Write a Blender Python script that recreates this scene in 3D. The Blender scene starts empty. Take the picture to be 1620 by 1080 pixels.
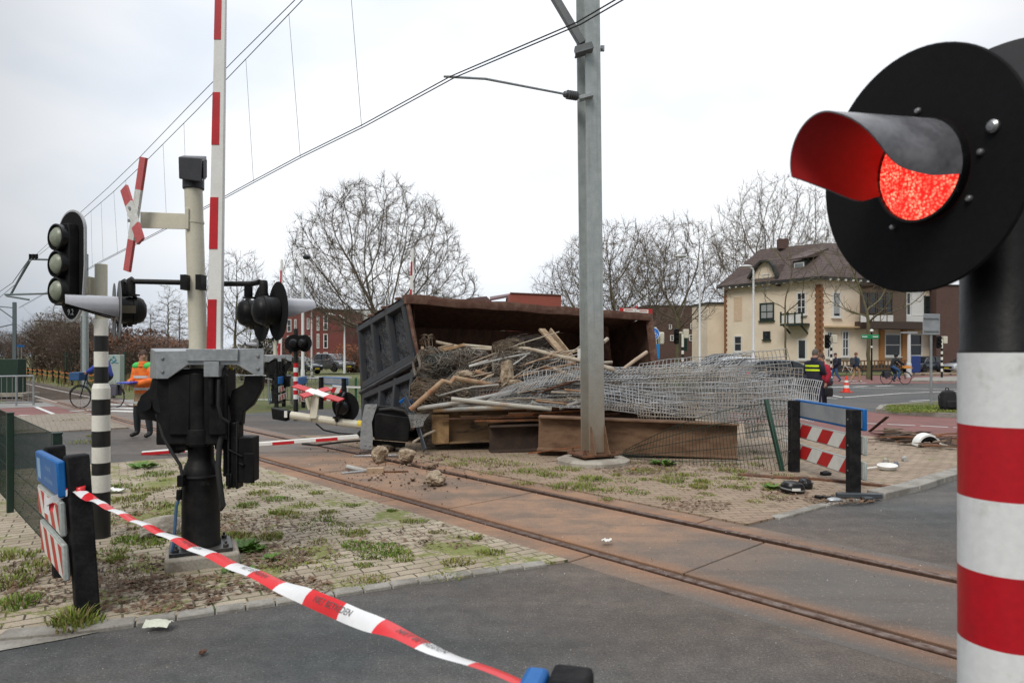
import bpy, bmesh, math, random
from math import sin, cos, pi, radians
from mathutils import Vector, Matrix, Quaternion
from mathutils import noise as mnoise
V = Vector
S = bpy.context.scene
COL = S.collection
H = 1.7            # camera height
F = 1080.0         # focal length in photo pixels (1620 wide)
cd = bpy.data.cameras.new('camera')
cam = bpy.data.objects.new('camera', cd)
COL.objects.link(cam)
cam.location = (0, 0, H)
cam.rotation_euler = (radians(90), 0, 0)
cd.sensor_width = 36.0
cd.lens = 24.0
cd.shift_y = 20 / 1620.0
cd.clip_start = 0.05
cd.clip_end = 2000
cd.dof.use_dof = True
cd.dof.focus_distance = 10.5
cd.dof.aperture_fstop = 5.0
S.camera = cam
SUN_EL, SUN_AZ = radians(48), radians(-25)
W = bpy.data.worlds.new('World')
S.world = W
W.use_nodes = True
nt = W.node_tree
nt.nodes.clear()
wo = nt.nodes.new('ShaderNodeOutputWorld')
bg = nt.nodes.new('ShaderNodeBackground')
sky = nt.nodes.new('ShaderNodeTexSky')
sky.sky_type = 'NISHITA'
sky.sun_disc = False
sky.sun_elevation = SUN_EL
sky.sun_rotation = -SUN_AZ
sky.air_density = 1.2
sky.dust_density = 4.0
tc = nt.nodes.new('ShaderNodeTexCoord')
mp = nt.nodes.new('ShaderNodeMapping')
mp.inputs['Scale'].default_value = (1.0, 1.0, 2.2)
nz = nt.nodes.new('ShaderNodeTexNoise')
nz.inputs['Scale'].default_value = 1.9
nz.inputs['Detail'].default_value = 5
nz.inputs['Roughness'].default_value = 0.45
cr = nt.nodes.new('ShaderNodeValToRGB')
cr.color_ramp.elements[0].position = 0.34
cr.color_ramp.elements[0].color = (4.9, 5.45, 6.25, 1)
cr.color_ramp.elements[1].position = 0.56
cr.color_ramp.elements[1].color = (7.0, 7.2, 7.5, 1)
vd = nt.nodes.new('ShaderNodeVectorMath'); vd.operation = 'DOT_PRODUCT'
vd.inputs[1].default_value = V((0.03, 0.96, 0.27)).normalized()
mr = nt.nodes.new('ShaderNodeMapRange'); mr.interpolation_type = 'SMOOTHSTEP'
mr.inputs['From Min'].default_value = 0.66
mr.inputs['From Max'].default_value = 0.955
mr.inputs['To Min'].default_value = 0.44
mr.inputs['To Max'].default_value = 1.05
vm = nt.nodes.new('ShaderNodeVectorMath'); vm.operation = 'SCALE'
mx = nt.nodes.new('ShaderNodeMix'); mx.data_type = 'RGBA'
mx.inputs['Factor'].default_value = 0.93      # the share of the sky the cloud covers
nt.links.new(tc.outputs['Generated'], mp.inputs['Vector'])
nt.links.new(mp.outputs['Vector'], nz.inputs['Vector'])
nt.links.new(nz.outputs['Fac'], cr.inputs['Fac'])
nt.links.new(tc.outputs['Generated'], vd.inputs[0])
nt.links.new(vd.outputs['Value'], mr.inputs['Value'])
nt.links.new(cr.outputs['Color'], vm.inputs[0])
sz = nt.nodes.new('ShaderNodeSeparateXYZ')
mz_ = nt.nodes.new('ShaderNodeMapRange'); mz_.interpolation_type = 'SMOOTHSTEP'
for k_, v_ in (('From Min', .48), ('From Max', 1.0), ('To Min', 1.0), ('To Max', 3.6)): mz_.inputs[k_].default_value = v_
mm = nt.nodes.new('ShaderNodeMath'); mm.operation = 'MULTIPLY'
nt.links.new(tc.outputs['Generated'], sz.inputs[0])
nt.links.new(sz.outputs['Z'], mz_.inputs['Value'])
nt.links.new(mr.outputs['Result'], mm.inputs[0])
nt.links.new(mz_.outputs['Result'], mm.inputs[1])
nt.links.new(mm.outputs['Value'], vm.inputs['Scale'])
nt.links.new(sky.outputs['Color'], mx.inputs['A'])
nt.links.new(vm.outputs['Vector'], mx.inputs['B'])
nt.links.new(mx.outputs['Result'], bg.inputs['Color'])
bg.inputs['Strength'].default_value = 0.11
nt.links.new(bg.outputs['Background'], wo.inputs['Surface'])
sl = bpy.data.lights.new('sun', 'SUN')
sl.energy = 1.5
sl.angle = radians(25)
sl.color = (1.0, 0.95, 0.87)
so = bpy.data.objects.new('sun', sl)
COL.objects.link(so)
so.rotation_euler = (radians(90) - SUN_EL, 0, SUN_AZ + radians(0))
so.location = (0, 0, 40)
S.view_settings.view_transform = 'Standard'
S.view_settings.look = 'None'
S.view_settings.exposure = 0.42
S.view_settings.gamma = 1.0
S.render.engine = 'CYCLES'
S.cycles.use_denoising = True
S.cycles.max_bounces = 6
S.cycles.diffuse_bounces = 3
S.cycles.glossy_bounces = 3
S.cycles.transparent_max_bounces = 6
# ================================================================ helpers
def P(px, py, y):
 """the point at depth y that stands at photo pixel (px, py)"""
 return V(((px - 810) / F * y, y, H - (py - 560) / F * y))
def G(px, py, z=0.0):
 """the ground point at photo pixel (px, py)"""
 y = (H - z) * F / (py - 560)
 return V(((px - 810) / F * y, y, z))
def frame(n, up=(0, 0, 1)):
 n = V(n).normalized()
 x = V(up).cross(n)
 if x.length < 1e-5:
  x = V((1, 0, 0))
 x.normalize()
 return x, n.cross(x).normalized(), n
class MB:
 def __init__(self):
  self.v, self.f, self.m, self.cur = [], [], [], 0
 def mat(self, i):
  self.cur = i
  return self
 def add(self, vs, fs):
  b = len(self.v)
  self.v.extend([tuple(p) for p in vs])
  for f in fs:
   self.f.append([b + i for i in f])
   self.m.append(self.cur)
  return self
 def hexa(self, p):
  return self.add(p, [(0, 3, 2, 1), (4, 5, 6, 7), (0, 1, 5, 4), (1, 2, 6, 5), (2, 3, 7, 6), (3, 0, 4, 7)])
 def box(self, c, s, x=(1, 0, 0), y=(0, 1, 0), z=(0, 0, 1)):
  c, x, y, z = V(c), V(x) * s[0] / 2, V(y) * s[1] / 2, V(z) * s[2] / 2
  return self.hexa([c - x - y - z, c + x - y - z, c + x + y - z, c - x + y - z,
       c - x - y + z, c + x - y + z, c + x + y + z, c - x + y + z])
 def bar(self, a, b, w, h, up=(0, 0, 1)):
  """rectangular bar from a to b"""
  a, b = V(a), V(b)
  d = (b - a)
  L = d.length
  d.normalize()
  x = d.cross(V(up))
  if x.length < 1e-4:
   x = d.cross(V((0, 1, 0)))
  x.normalize()
  z = x.cross(d).normalized()
  return self.box((a + b) / 2, (w, L, h), x, d, z)
 def tube(self, pts, r, n=8, caps=True):
  pts = [V(p) for p in pts]
  k = len(pts)
  rs = r if isinstance(r, (list, tuple)) else [r] * k
  t0 = (pts[1] - pts[0]).normalized()
  a = V((0, 0, 1)) if abs(t0.z) < 0.9 else V((0, 1, 0))
  x = t0.cross(a).normalized()
  vs, fs = [], []
  for i in range(k):
   t = (pts[min(i + 1, k - 1)] - pts[max(i - 1, 0)])
   if t.length < 1e-9:
    t = t0.copy()
   t.normalize()
   x = x - t * x.dot(t)
   if x.length < 1e-6:
    x = t.orthogonal()
   x.normalize()
   y = t.cross(x)
   for j in range(n):
    an = 2 * pi * j / n
    vs.append(pts[i] + (x * cos(an) + y * sin(an)) * rs[i])
  for i in range(k - 1):
   for j in range(n):
    j2 = (j + 1) % n
    fs.append((i * n + j, i * n + j2, (i + 1) * n + j2, (i + 1) * n + j))
  if caps:
   fs.append(tuple(range(n - 1, -1, -1)))
   fs.append(tuple((k - 1) * n + j for j in range(n)))
  return self.add(vs, fs)
 def cyl(self, a, b, r0, r1=None, n=20):
  return self.tube([a, b], [r0, r0 if r1 is None else r1], n)
 def lathe(self, prof, o=(0, 0, 0), ax=(0, 0, 1), n=28, sx=1.0, sy=1.0, cap0=False, cap1=False):
  o = V(o)
  x, y, z = frame(ax, (0, 0, 1) if abs(V(ax).normalized().z) < .99 else (0, 1, 0))
  vs, fs = [], []
  for r, h in prof:
   for j in range(n):
    an = 2 * pi * j / n
    vs.append(o + x * (r * sx * cos(an)) + y * (r * sy * sin(an)) + z * h)
  for i in range(len(prof) - 1):
   for j in range(n):
    j2 = (j + 1) % n
    fs.append((i * n + j, i * n + j2, (i + 1) * n + j2, (i + 1) * n + j))
  if cap0:
   fs.append(tuple(range(n - 1, -1, -1)))
  if cap1:
   fs.append(tuple((len(prof) - 1) * n + j for j in range(n)))
  return self.add(vs, fs)
 def ball(self, c, r, nu=12, nv=8, jit=0.0, rng=None):
  if not isinstance(r, (tuple, list)):
   r = (r, r, r)
  c = V(c)
  vs, fs = [], []
  for i in range(nv + 1):
   th = pi * i / nv
   for j in range(nu):
    an = 2 * pi * j / nu
    k = 1.0
    if jit:
     k = 1 + jit * mnoise.noise(V((cos(an) * sin(th) * 1.7, sin(an) * sin(th) * 1.7, cos(th) * 1.7)) + c * 3.1)
    vs.append(c + V((r[0] * cos(an) * sin(th), r[1] * sin(an) * sin(th), r[2] * cos(th))) * k)
  for i in range(nv):
   for j in range(nu):
    j2 = (j + 1) % nu
    fs.append((i * nu + j, (i + 1) * nu + j, (i + 1) * nu + j2, i * nu + j2))
  return self.add(vs, fs)
 def prism(self, poly, o, x, y, t):
  """polygon in the (x, y) frame at o, extruded by t along x cross y"""
  o, x, y = V(o), V(x), V(y)
  n = x.cross(y).normalized()
  k = len(poly)
  vs = [o + x * a + y * b for a, b in poly] + [o + x * a + y * b + n * t for a, b in poly]
  fs = [tuple(range(k - 1, -1, -1)), tuple(range(k, 2 * k))]
  for i in range(k):
   j = (i + 1) % k
   fs.append((i, j, k + j, k + i))
  return self.add(vs, fs)
 def poly(self, pts):
  return self.add(pts, [tuple(range(len(pts)))])
 def grid(self, fn, nu, nv):
  vs = [fn(i / nu, j / nv) for j in range(nv + 1) for i in range(nu + 1)]
  fs = [(j * (nu + 1) + i, j * (nu + 1) + i + 1, (j + 1) * (nu + 1) + i + 1, (j + 1) * (nu + 1) + i)
    for j in range(nv) for i in range(nu)]
  return self.add(vs, fs)
 def build_each(self, name, mats, parent=None, **kw):
  """one object per loose piece"""
  par = list(range(len(self.v)))
  def fd(a):
   while par[a] != a:
    par[a] = par[par[a]]; a = par[a]
   return a
  for f in self.f:
   r = fd(f[0])
   for i in f[1:]:
    par[fd(i)] = r
  grp = {}
  for f, m in zip(self.f, self.m):
   grp.setdefault(fd(f[0]), []).append((f, m))
  for fl in grp.values():
   o = MB(); mp = {}
   for f, m in fl:
    nf = []
    for i in f:
     if i not in mp:
      mp[i] = len(o.v); o.v.append(self.v[i])
     nf.append(mp[i])
    o.f.append(nf); o.m.append(m)
   o.build(name, mats, parent, **kw)
 def build(self, name, mats, parent=None, smooth=True, bevel=0.0, segs=2, fix=False, angle=35):
  me = bpy.data.meshes.new(name)
  if not isinstance(mats, (list, tuple)):
   mats = [mats]
  o3 = worg(parent) if parent else V((0, 0, 0))
  me.from_pydata([(a - o3.x, b - o3.y, c - o3.z) for a, b, c in self.v], [], self.f)
  for m in mats:
   me.materials.append(m)
  if len(mats) > 1:
   me.polygons.foreach_set('material_index', [min(i, len(mats) - 1) for i in self.m])
  if fix:
   bm = bmesh.new(); bm.from_mesh(me)
   bmesh.ops.recalc_face_normals(bm, faces=bm.faces)
   bm.to_mesh(me); bm.free()
  if smooth:
   me.polygons.foreach_set('use_smooth', [True] * len(me.polygons))
   me.set_sharp_from_angle(angle=radians(angle))
  me.update()
  o = bpy.data.objects.new(name, me)
  COL.objects.link(o)
  if parent:
   o.parent = parent
  if bevel:
   b = o.modifiers.new('edge', 'BEVEL')
   b.width = bevel; b.segments = segs; b.limit_method = 'ANGLE'; b.angle_limit = radians(50)
   b.use_clamp_overlap = True
  return o
def worg(o):
 p = V((0, 0, 0))
 while o is not None:
  p = p + o.location
  o = o.parent
 return p
def tag(o, label=None, cat=None, group=None, kind=None):
 if label: o['label'] = label
 if cat: o['category'] = cat
 if group: o['group'] = group
 if kind: o['kind'] = kind
 return o
def thing(name, label, cat, loc=(0, 0, 0), group=None):
 o = bpy.data.objects.new(name, None)
 o.empty_display_size = 0.1
 COL.objects.link(o)
 o.location = loc
 return tag(o, label, cat, group)
def kids(o):
 return [c for c in KIDS_SRC() if c.parent == o]
def KIDS_SRC():
 return list(COL.objects)
def copy_tree(o, label=None, loc=None, rz=None, scale=None, parent=None):
 c = o.copy()
 COL.objects.link(c)
 if parent: c.parent = parent
 if label: c['label'] = label
 if loc is not None: c.location = loc
 if rz is not None: c.rotation_euler = (0, 0, rz)
 if scale is not None: c.scale = (scale, scale, scale) if not isinstance(scale, tuple) else scale
 for ch in list(o.children):
  copy_tree(ch, parent=c)
 return c
def text_on(name, body, size, o, x, y, mat, parent, align='CENTER', lift=0.002, warp=None, spacing=1.0):
 """flat lettering in the (x, y) frame at o"""
 cu = bpy.data.curves.new('t', 'FONT')
 cu.body = body; cu.size = size; cu.align_x = align; cu.align_y = 'CENTER'
 cu.space_line = spacing
 cu.resolution_u = 3
 t = bpy.data.objects.new('t', cu)
 COL.objects.link(t)
 bpy.context.view_layer.update()
 me = bpy.data.meshes.new_from_object(t.evaluated_get(bpy.context.evaluated_depsgraph_get()))
 bpy.data.objects.remove(t); bpy.data.curves.remove(cu)
 o, x, y = V(o), V(x).normalized(), V(y).normalized()
 n = x.cross(y).normalized()
 og = worg(parent) if parent else V((0, 0, 0))
 for vv in me.vertices:
  p = warp(vv.co.x, vv.co.y) if warp else o + x * vv.co.x + y * vv.co.y + n * lift
  vv.co = p - og
 me.materials.clear(); me.materials.append(mat)
 me.name = name
 ob = bpy.data.objects.new(name, me)
 COL.objects.link(ob)
 if parent: ob.parent = parent
 return ob
# ================================================================ materials
MATS = {}
def M(name, col, rough=0.6, metal=0.0, col2=None, scale=6.0, thr=(0.42, 0.6), var=0.12, fine=60.0,
  bump=0.0, bscale=40.0, spec=0.5, stretch=None, coat=0.0, trans=0.0, rough2=None, bdist=0.01):
 if name in MATS: return MATS[name]
 m = bpy.data.materials.new(name)
 MATS[name] = m
 m.use_nodes = True
 t = m.node_tree
 b = t.nodes['Principled BSDF']
 b.inputs['Roughness'].default_value = rough
 b.inputs['Metallic'].default_value = metal
 b.inputs['Specular IOR Level'].default_value = spec
 if coat: b.inputs['Coat Weight'].default_value = coat
 if trans: b.inputs['Transmission Weight'].default_value = trans
 tcn = t.nodes.new('ShaderNodeTexCoord')
 mpn = t.nodes.new('ShaderNodeMapping')
 t.links.new(tcn.outputs['Object'], mpn.inputs['Vector'])
 if stretch: mpn.inputs['Scale'].default_value = stretch
 n1 = t.nodes.new('ShaderNodeTexNoise')
 n1.inputs['Scale'].default_value = scale
 n1.inputs['Detail'].default_value = 6
 n1.inputs['Roughness'].default_value = 0.62
 t.links.new(mpn.outputs['Vector'], n1.inputs['Vector'])
 r1 = t.nodes.new('ShaderNodeValToRGB')
 r1.color_ramp.elements[0].position = thr[0]
 r1.color_ramp.elements[1].position = thr[1]
 c2 = col2 if col2 else tuple(c * (1 - var) for c in col)
 r1.color_ramp.elements[0].color = (*col, 1)
 r1.color_ramp.elements[1].color = (*c2, 1)
 t.links.new(n1.outputs['Fac'], r1.inputs['Fac'])
 n2 = t.nodes.new('ShaderNodeTexNoise')
 n2.inputs['Scale'].default_value = fine
 n2.inputs['Detail'].default_value = 4
 t.links.new(mpn.outputs['Vector'], n2.inputs['Vector'])
 mrn = t.nodes.new('ShaderNodeMapRange')
 mrn.inputs['From Min'].default_value = 0.3
 mrn.inputs['From Max'].default_value = 0.7
 mrn.inputs['To Min'].default_value = 1 - var
 mrn.inputs['To Max'].default_value = 1 + var
 t.links.new(n2.outputs['Fac'], mrn.inputs['Value'])
 sc = t.nodes.new('ShaderNodeVectorMath'); sc.operation = 'SCALE'
 t.links.new(r1.outputs['Color'], sc.inputs[0])
 t.links.new(mrn.outputs['Result'], sc.inputs['Scale'])
 t.links.new(sc.outputs['Vector'], b.inputs['Base Color'])
 if rough2 is not None:
  rr = t.nodes.new('ShaderNodeMapRange')
  rr.inputs['From Min'].default_value = thr[0]; rr.inputs['From Max'].default_value = thr[1]
  rr.inputs['To Min'].default_value = rough; rr.inputs['To Max'].default_value = rough2
  t.links.new(n1.outputs['Fac'], rr.inputs['Value'])
  t.links.new(rr.outputs['Result'], b.inputs['Roughness'])
 if bump:
  n3 = t.nodes.new('ShaderNodeTexNoise')
  n3.inputs['Scale'].default_value = bscale
  n3.inputs['Detail'].default_value = 5
  t.links.new(mpn.outputs['Vector'], n3.inputs['Vector'])
  bp = t.nodes.new('ShaderNodeBump')
  bp.inputs['Strength'].default_value = bump
  bp.inputs['Distance'].default_value = bdist
  t.links.new(n3.outputs['Fac'], bp.inputs['Height'])
  t.links.new(bp.outputs['Normal'], b.inputs['Normal'])
 return m
black_paint = M('black_paint', (0.005, 0.005, 0.0054), 0.42, spec=.24, col2=(0.013, 0.0125, 0.012), var=.2, scale=5, bump=.08, bscale=60, rough2=.55)
black_matt = M('black_matt', (0.005, 0.005, 0.0054), 0.58, spec=.16, col2=(0.012, 0.012, 0.012), var=.2, scale=4, bump=.05)
black_gloss = M('black_gloss', (0.006, 0.006, 0.007), 0.25, spec=.3, col2=(0.012, 0.012, 0.012), rough2=.4)
rubber = M('rubber', (0.02, 0.02, 0.02), 0.75)
dark_grey_paint = M('dark_grey_paint', (0.035, 0.036, 0.04), 0.45, var=.15)
plastic_post = M('recycled_plastic', (0.008, 0.008, 0.0095), 0.75, spec=.18, col2=(0.02, 0.0195, 0.0195), scale=9, bump=.25, bscale=90, var=.25)
cream = M('cream_paint', (0.60, 0.57, 0.46), 0.45, col2=(0.50, 0.47, 0.37), scale=3, thr=(.4, .75), var=.05, bump=.03)
white_paint = M('white_paint', (0.74, 0.74, 0.71), 0.4, col2=(0.62, 0.61, 0.57), scale=4, thr=(.45, .8), var=.04)
red_paint = M('red_paint', (0.52, 0.012, 0.02), 0.38, col2=(0.42, 0.012, 0.018), scale=4, var=.06)
black_band = M('black_band', (0.012, 0.012, 0.012), 0.4, col2=(.03, .028, .025), scale=5, thr=(.5, .8))
cream_band = M('cream_band', (0.76, 0.74, 0.67), 0.42, col2=(0.60, 0.58, 0.50), scale=7, thr=(.52, .8), var=.05)
galv = M('galvanised', (0.40, 0.42, 0.43), 0.42, 0.55, col2=(0.27, 0.29, 0.30), scale=14, thr=(.35, .7), var=.10, fine=30, bump=.05)
galv_mast = M('galvanised_mast', (0.40, 0.44, 0.44), 0.5, 0.2, col2=(0.31, 0.35, 0.35), scale=7, thr=(.35, .7), var=.08, fine=70)
steel = M('steel', (0.42, 0.42, 0.42), 0.35, 0.9)
wire_grey = M('zinc_wire', (0.28, 0.28, 0.27), 0.5, 0.25, col2=(0.20, 0.175, 0.15), scale=2.0, thr=(.45, .75), var=.2)
wire_rust = M('rusty_wire', (0.11, 0.078, 0.052), 0.8, 0.1, col2=(0.23, 0.18, 0.125), scale=3, var=.3)
wire_green = M('green_wire', (0.010, 0.028, 0.02), 0.7, var=.2, spec=.2)
green_post = M('green_post', (0.008, 0.05, 0.028), 0.4, var=.15)
rust = M('rust', (0.17, 0.075, 0.035), 0.85, 0.1, col2=(0.09, 0.045, 0.028), scale=6, var=.25, bump=.3, bscale=50)
rust_bright = M('rust_bright', (0.25, 0.085, 0.028), 0.85, 0.05, col2=(0.15, 0.065, 0.032), scale=7, var=.25, bump=.25)
rust_tan = M('rusty_beam', (0.185, 0.108, 0.062), 0.8, 0.05, col2=(0.095, 0.045, 0.022), scale=2.6, thr=(.45, .68), var=.2, stretch=(1, 1, 2.5), bump=.2, bscale=60)
rust_dark = M('dark_rust', (0.045, 0.028, 0.02), 0.8, 0.1, col2=(0.085, 0.042, 0.026), scale=3, var=.25, bump=.25, bscale=30)
beam_dark = M('dark_beam', (0.035, 0.021, 0.015), 0.8, .05, col2=(0.06, 0.035, 0.022), scale=3, var=.25, bump=.2)
beam_yellow = M('ochre_beam', (0.17, 0.105, 0.052), 0.75, 0.0, col2=(0.045, 0.03, 0.022), scale=2.4, thr=(.50, .62), var=.12, stretch=(1, 1, 3), bump=.15)
pipe_cream = M('dusty_pipe', (0.44, 0.39, 0.31), 0.75, 0.0, col2=(0.27, 0.19, 0.125), scale=5, thr=(.42, .7), var=.12, bump=.15)
pipe_tan = M('rusty_pipe', (0.36, 0.26, 0.165), 0.8, 0.0, col2=(0.26, 0.12, 0.06), scale=6, thr=(.4, .65), var=.15, bump=.2)
pipe_grey = M('grey_pipe', (0.38, 0.38, 0.36), 0.55, 0.2, col2=(0.28, 0.25, 0.21), scale=5, thr=(.4, .7), var=.1)
wood = M('weathered_wood', (0.33, 0.23, 0.14), 0.85, col2=(0.2, 0.13, 0.08), scale=5, stretch=(1, 6, 6), var=.15, bump=.2)
concrete = M('concrete', (0.34, 0.31, 0.26), 0.9, col2=(0.22, 0.19, 0.15), scale=4, var=.15, bump=.5, bscale=35)
rubble = M('rubble_stone', (0.36, 0.29, 0.205), 0.95, col2=(0.20, 0.14, 0.09), scale=11, var=.28, bump=1.0, bscale=32, bdist=.02)
container_paint = M('container_paint', (0.036, 0.042, 0.052), 0.36, 0.1, col2=(0.05, 0.047, 0.046), scale=5, thr=(.4, .7), var=.2, bump=.12, bscale=25, rough2=.5)
container_dent = M('container_sheet', (0.056, 0.061, 0.070), 0.24, 0.1, col2=(0.085, 0.075, 0.066), scale=5.5, thr=(.5, .75), var=.3, bump=.8, bscale=9, rough2=.42, bdist=.08)
container_rust = M('container_rust', (0.115, 0.052, 0.034), 0.75, 0.1, col2=(0.20, 0.12, 0.085), scale=6, thr=(.45, .7), var=.25, bump=.4, bscale=22)
container_in = M('container_inside', (0.15, 0.082, 0.056), 0.85, 0.0, col2=(0.085, 0.05, 0.037), scale=3, var=.3, bump=.3, bscale=12, stretch=(3, 1, 1))
blue_sign = M('blue_sign', (0.004, 0.10, 0.33), 0.45, spec=.3, col2=(0.008, 0.12, 0.36), var=.06)
sign_grey = M('sign_back', (0.36, 0.38, 0.40), 0.5, 0.3, col2=(.29, .31, .33), var=.06, scale=3)
sign_red = M('sign_red', (0.50, 0.018, 0.02), 0.45, var=.06, col2=(.42, .02, .02))
sign_white = M('sign_white', (0.70, 0.70, 0.66), 0.45, var=.04, col2=(.58, .57, .52), scale=5, thr=(.5, .8))
lettering_white = M('lettering_white', (0.78, 0.80, 0.82), 0.5, var=.02)
lettering_black = M('lettering_black', (0.015, 0.015, 0.015), 0.6)
skin = M('skin', (0.42, 0.24, 0.17), 0.5, var=.06)
yellow = M('yellow', (0.70, 0.52, 0.02), 0.5)
hiviz_yellow = M('hiviz_yellow', (0.62, 0.82, 0.02), 0.6, var=.05)
hiviz_orange = M('hiviz_orange', (0.85, 0.20, 0.02), 0.7, var=.12, col2=(.7, .13, .015), scale=8, bump=.3, bscale=15)
hiviz_green = M('hiviz_green', (0.06, 0.50, 0.09), 0.7, var=.1)
reflective = M('reflective_tape', (0.62, 0.63, 0.62), 0.4, .2)
navy_cloth = M('navy_cloth', (0.012, 0.014, 0.03), 0.85, col2=(.02, .022, .04), var=.2, bump=.3, bscale=20)
black_cloth = M('black_cloth', (0.012, 0.012, 0.014), 0.85, var=.25, bump=.3, bscale=20)
blue_cloth = M('blue_cloth', (0.025, 0.055, 0.34), 0.75, col2=(.02, .04, .22), var=.15, bump=.3, bscale=18)
teal_cloth = M('teal_cloth', (0.012, 0.03, 0.06), 0.8, var=.2, bump=.2)
khaki = M('khaki_cloth', (0.36, 0.24, 0.13), 0.85, var=.1, bump=.3, bscale=20)
denim = M('denim', (0.045, 0.10, 0.22), 0.85, var=.15)
red_cloth = M('red_cloth', (0.35, 0.01, 0.03), 0.8)
grey_cloth = M('grey_cloth', (0.06, 0.062, 0.07), 0.85, var=.2)
hair_brown = M('hair_brown', (0.06, 0.03, 0.016), 0.7, var=.3)
hair_grey = M('hair_grey', (0.11, 0.095, 0.08), 0.7, var=.3)
shoe = M('shoe_leather', (0.012, 0.011, 0.01), 0.45)
shoe_white = M('shoe_white', (0.6, 0.6, 0.58), 0.6)
glass = M('window_glass', (0.02, 0.024, 0.028), 0.06, 0.0, spec=.8, var=.05)
tyre = M('tyre', (0.018, 0.018, 0.018), 0.8)
rim_m = M('rim', (0.45, 0.45, 0.46), 0.35, 0.8)
orange_tape = M('orange_tape', (0.75, 0.22, 0.05), 0.6)
def simple_emit(name, col, strength):
 m = bpy.data.materials.new(name); MATS[name] = m
 m.use_nodes = True
 b = m.node_tree.nodes['Principled BSDF']
 b.inputs['Base Color'].default_value = (*col, 1)
 b.inputs['Emission Color'].default_value = (*col, 1)
 b.inputs['Emission Strength'].default_value = strength
 return m
# ================================================================ ground
TD = V((0.676, -0.737, 0)).normalized()      # track direction, towards the right front
TN = V((0.737, 0.676, 0)).normalized()       # across the track, away from the camera
U = V((0.81, 0.588, 0)).normalized()         # along the carriageways
UM = V((-0.588, 0.81, 0)).normalized()       # across the carriageways
N0, N1 = 3.99 * 1.03, 6.10 * 1.03            # crossing panel edges
NC = (N0 + N1) / 2
def clip(poly, n, d, keep_less):
 out = []
 k = len(poly)
 for i in range(k):
  a, b = V(poly[i]), V(poly[(i + 1) % k])
  da, db = a.dot(n) - d, b.dot(n) - d
  if not keep_less: da, db = -da, -db
  if da <= 0: out.append(a)
  if (da < 0 < db) or (db < 0 < da):
   out.append(a + (b - a) * (da / (da - db)))
 return out
def um(u, m, z=0.0):
 return V((U.x * u + UM.x * m, U.y * u + UM.y * m, z))
def tn(s, n, z=0.0):
 """s metres along the track to the far left, n metres across it"""
 return V((-TD.x * s + TN.x * n, -TD.y * s + TN.y * n, z))
def node_mat(name):
 m = bpy.data.materials.new(name); MATS[name] = m
 m.use_nodes = True
 t = m.node_tree
 return m, t, t.nodes['Principled BSDF']
class NT:
 """small helper to write node graphs"""
 def __init__(s, t): s.t = t
 def n(s, typ, **kw):
  nd = s.t.nodes.new(typ)
  for k, v in kw.items(): setattr(nd, k, v)
  return nd
 def L(s, a, b): s.t.links.new(a, b)
 def noise(s, vec, scale, detail=5, rough=.6):
  nd = s.n('ShaderNodeTexNoise')
  nd.inputs['Scale'].default_value = scale
  nd.inputs['Detail'].default_value = detail
  nd.inputs['Roughness'].default_value = rough
  s.L(vec, nd.inputs['Vector'])
  return nd.outputs['Fac']
 def mrange(s, v, a, b, c, d, smooth=False):
  nd = s.n('ShaderNodeMapRange')
  if smooth: nd.interpolation_type = 'SMOOTHSTEP'
  for k, x in zip(('From Min', 'From Max', 'To Min', 'To Max'), (a, b, c, d)):
   nd.inputs[k].default_value = x
  s.L(v, nd.inputs['Value'])
  return nd.outputs['Result']
 def mix(s, f, a, b):
  nd = s.n('ShaderNodeMix', data_type='RGBA')
  if isinstance(f, float): nd.inputs['Factor'].default_value = f
  else: s.L(f, nd.inputs['Factor'])
  for k, x in (('A', a), ('B', b)):
   if isinstance(x, tuple): nd.inputs[k].default_value = (*x, 1)
   else: s.L(x, nd.inputs[k])
  return nd.outputs['Result']
 def math(s, op, a, b=0.0, clampv=False):
  nd = s.n('ShaderNodeMath', operation=op); nd.use_clamp = clampv
  for i, x in enumerate((a, b)):
   if isinstance(x, (int, float)): nd.inputs[i].default_value = x
   else: s.L(x, nd.inputs[i])
  return nd.outputs['Value']
 def dot(s, vec, d):
  nd = s.n('ShaderNodeVectorMath', operation='DOT_PRODUCT')
  s.L(vec, nd.inputs[0]); nd.inputs[1].default_value = d
  return nd.outputs['Value']
 def scale(s, col, f):
  nd = s.n('ShaderNodeVectorMath', operation='SCALE')
  s.L(col, nd.inputs[0])
  s.L(f, nd.inputs['Scale'])
  return nd.outputs['Vector']
 def bump(s, h, st, dist, b):
  nd = s.n('ShaderNodeBump')
  nd.inputs['Strength'].default_value = st
  nd.inputs['Distance'].default_value = dist
  s.L(h, nd.inputs['Height'])
  s.L(nd.outputs['Normal'], b.inputs['Normal'])
 def pos(s):
  return s.n('ShaderNodeNewGeometry').outputs['Position']
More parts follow.
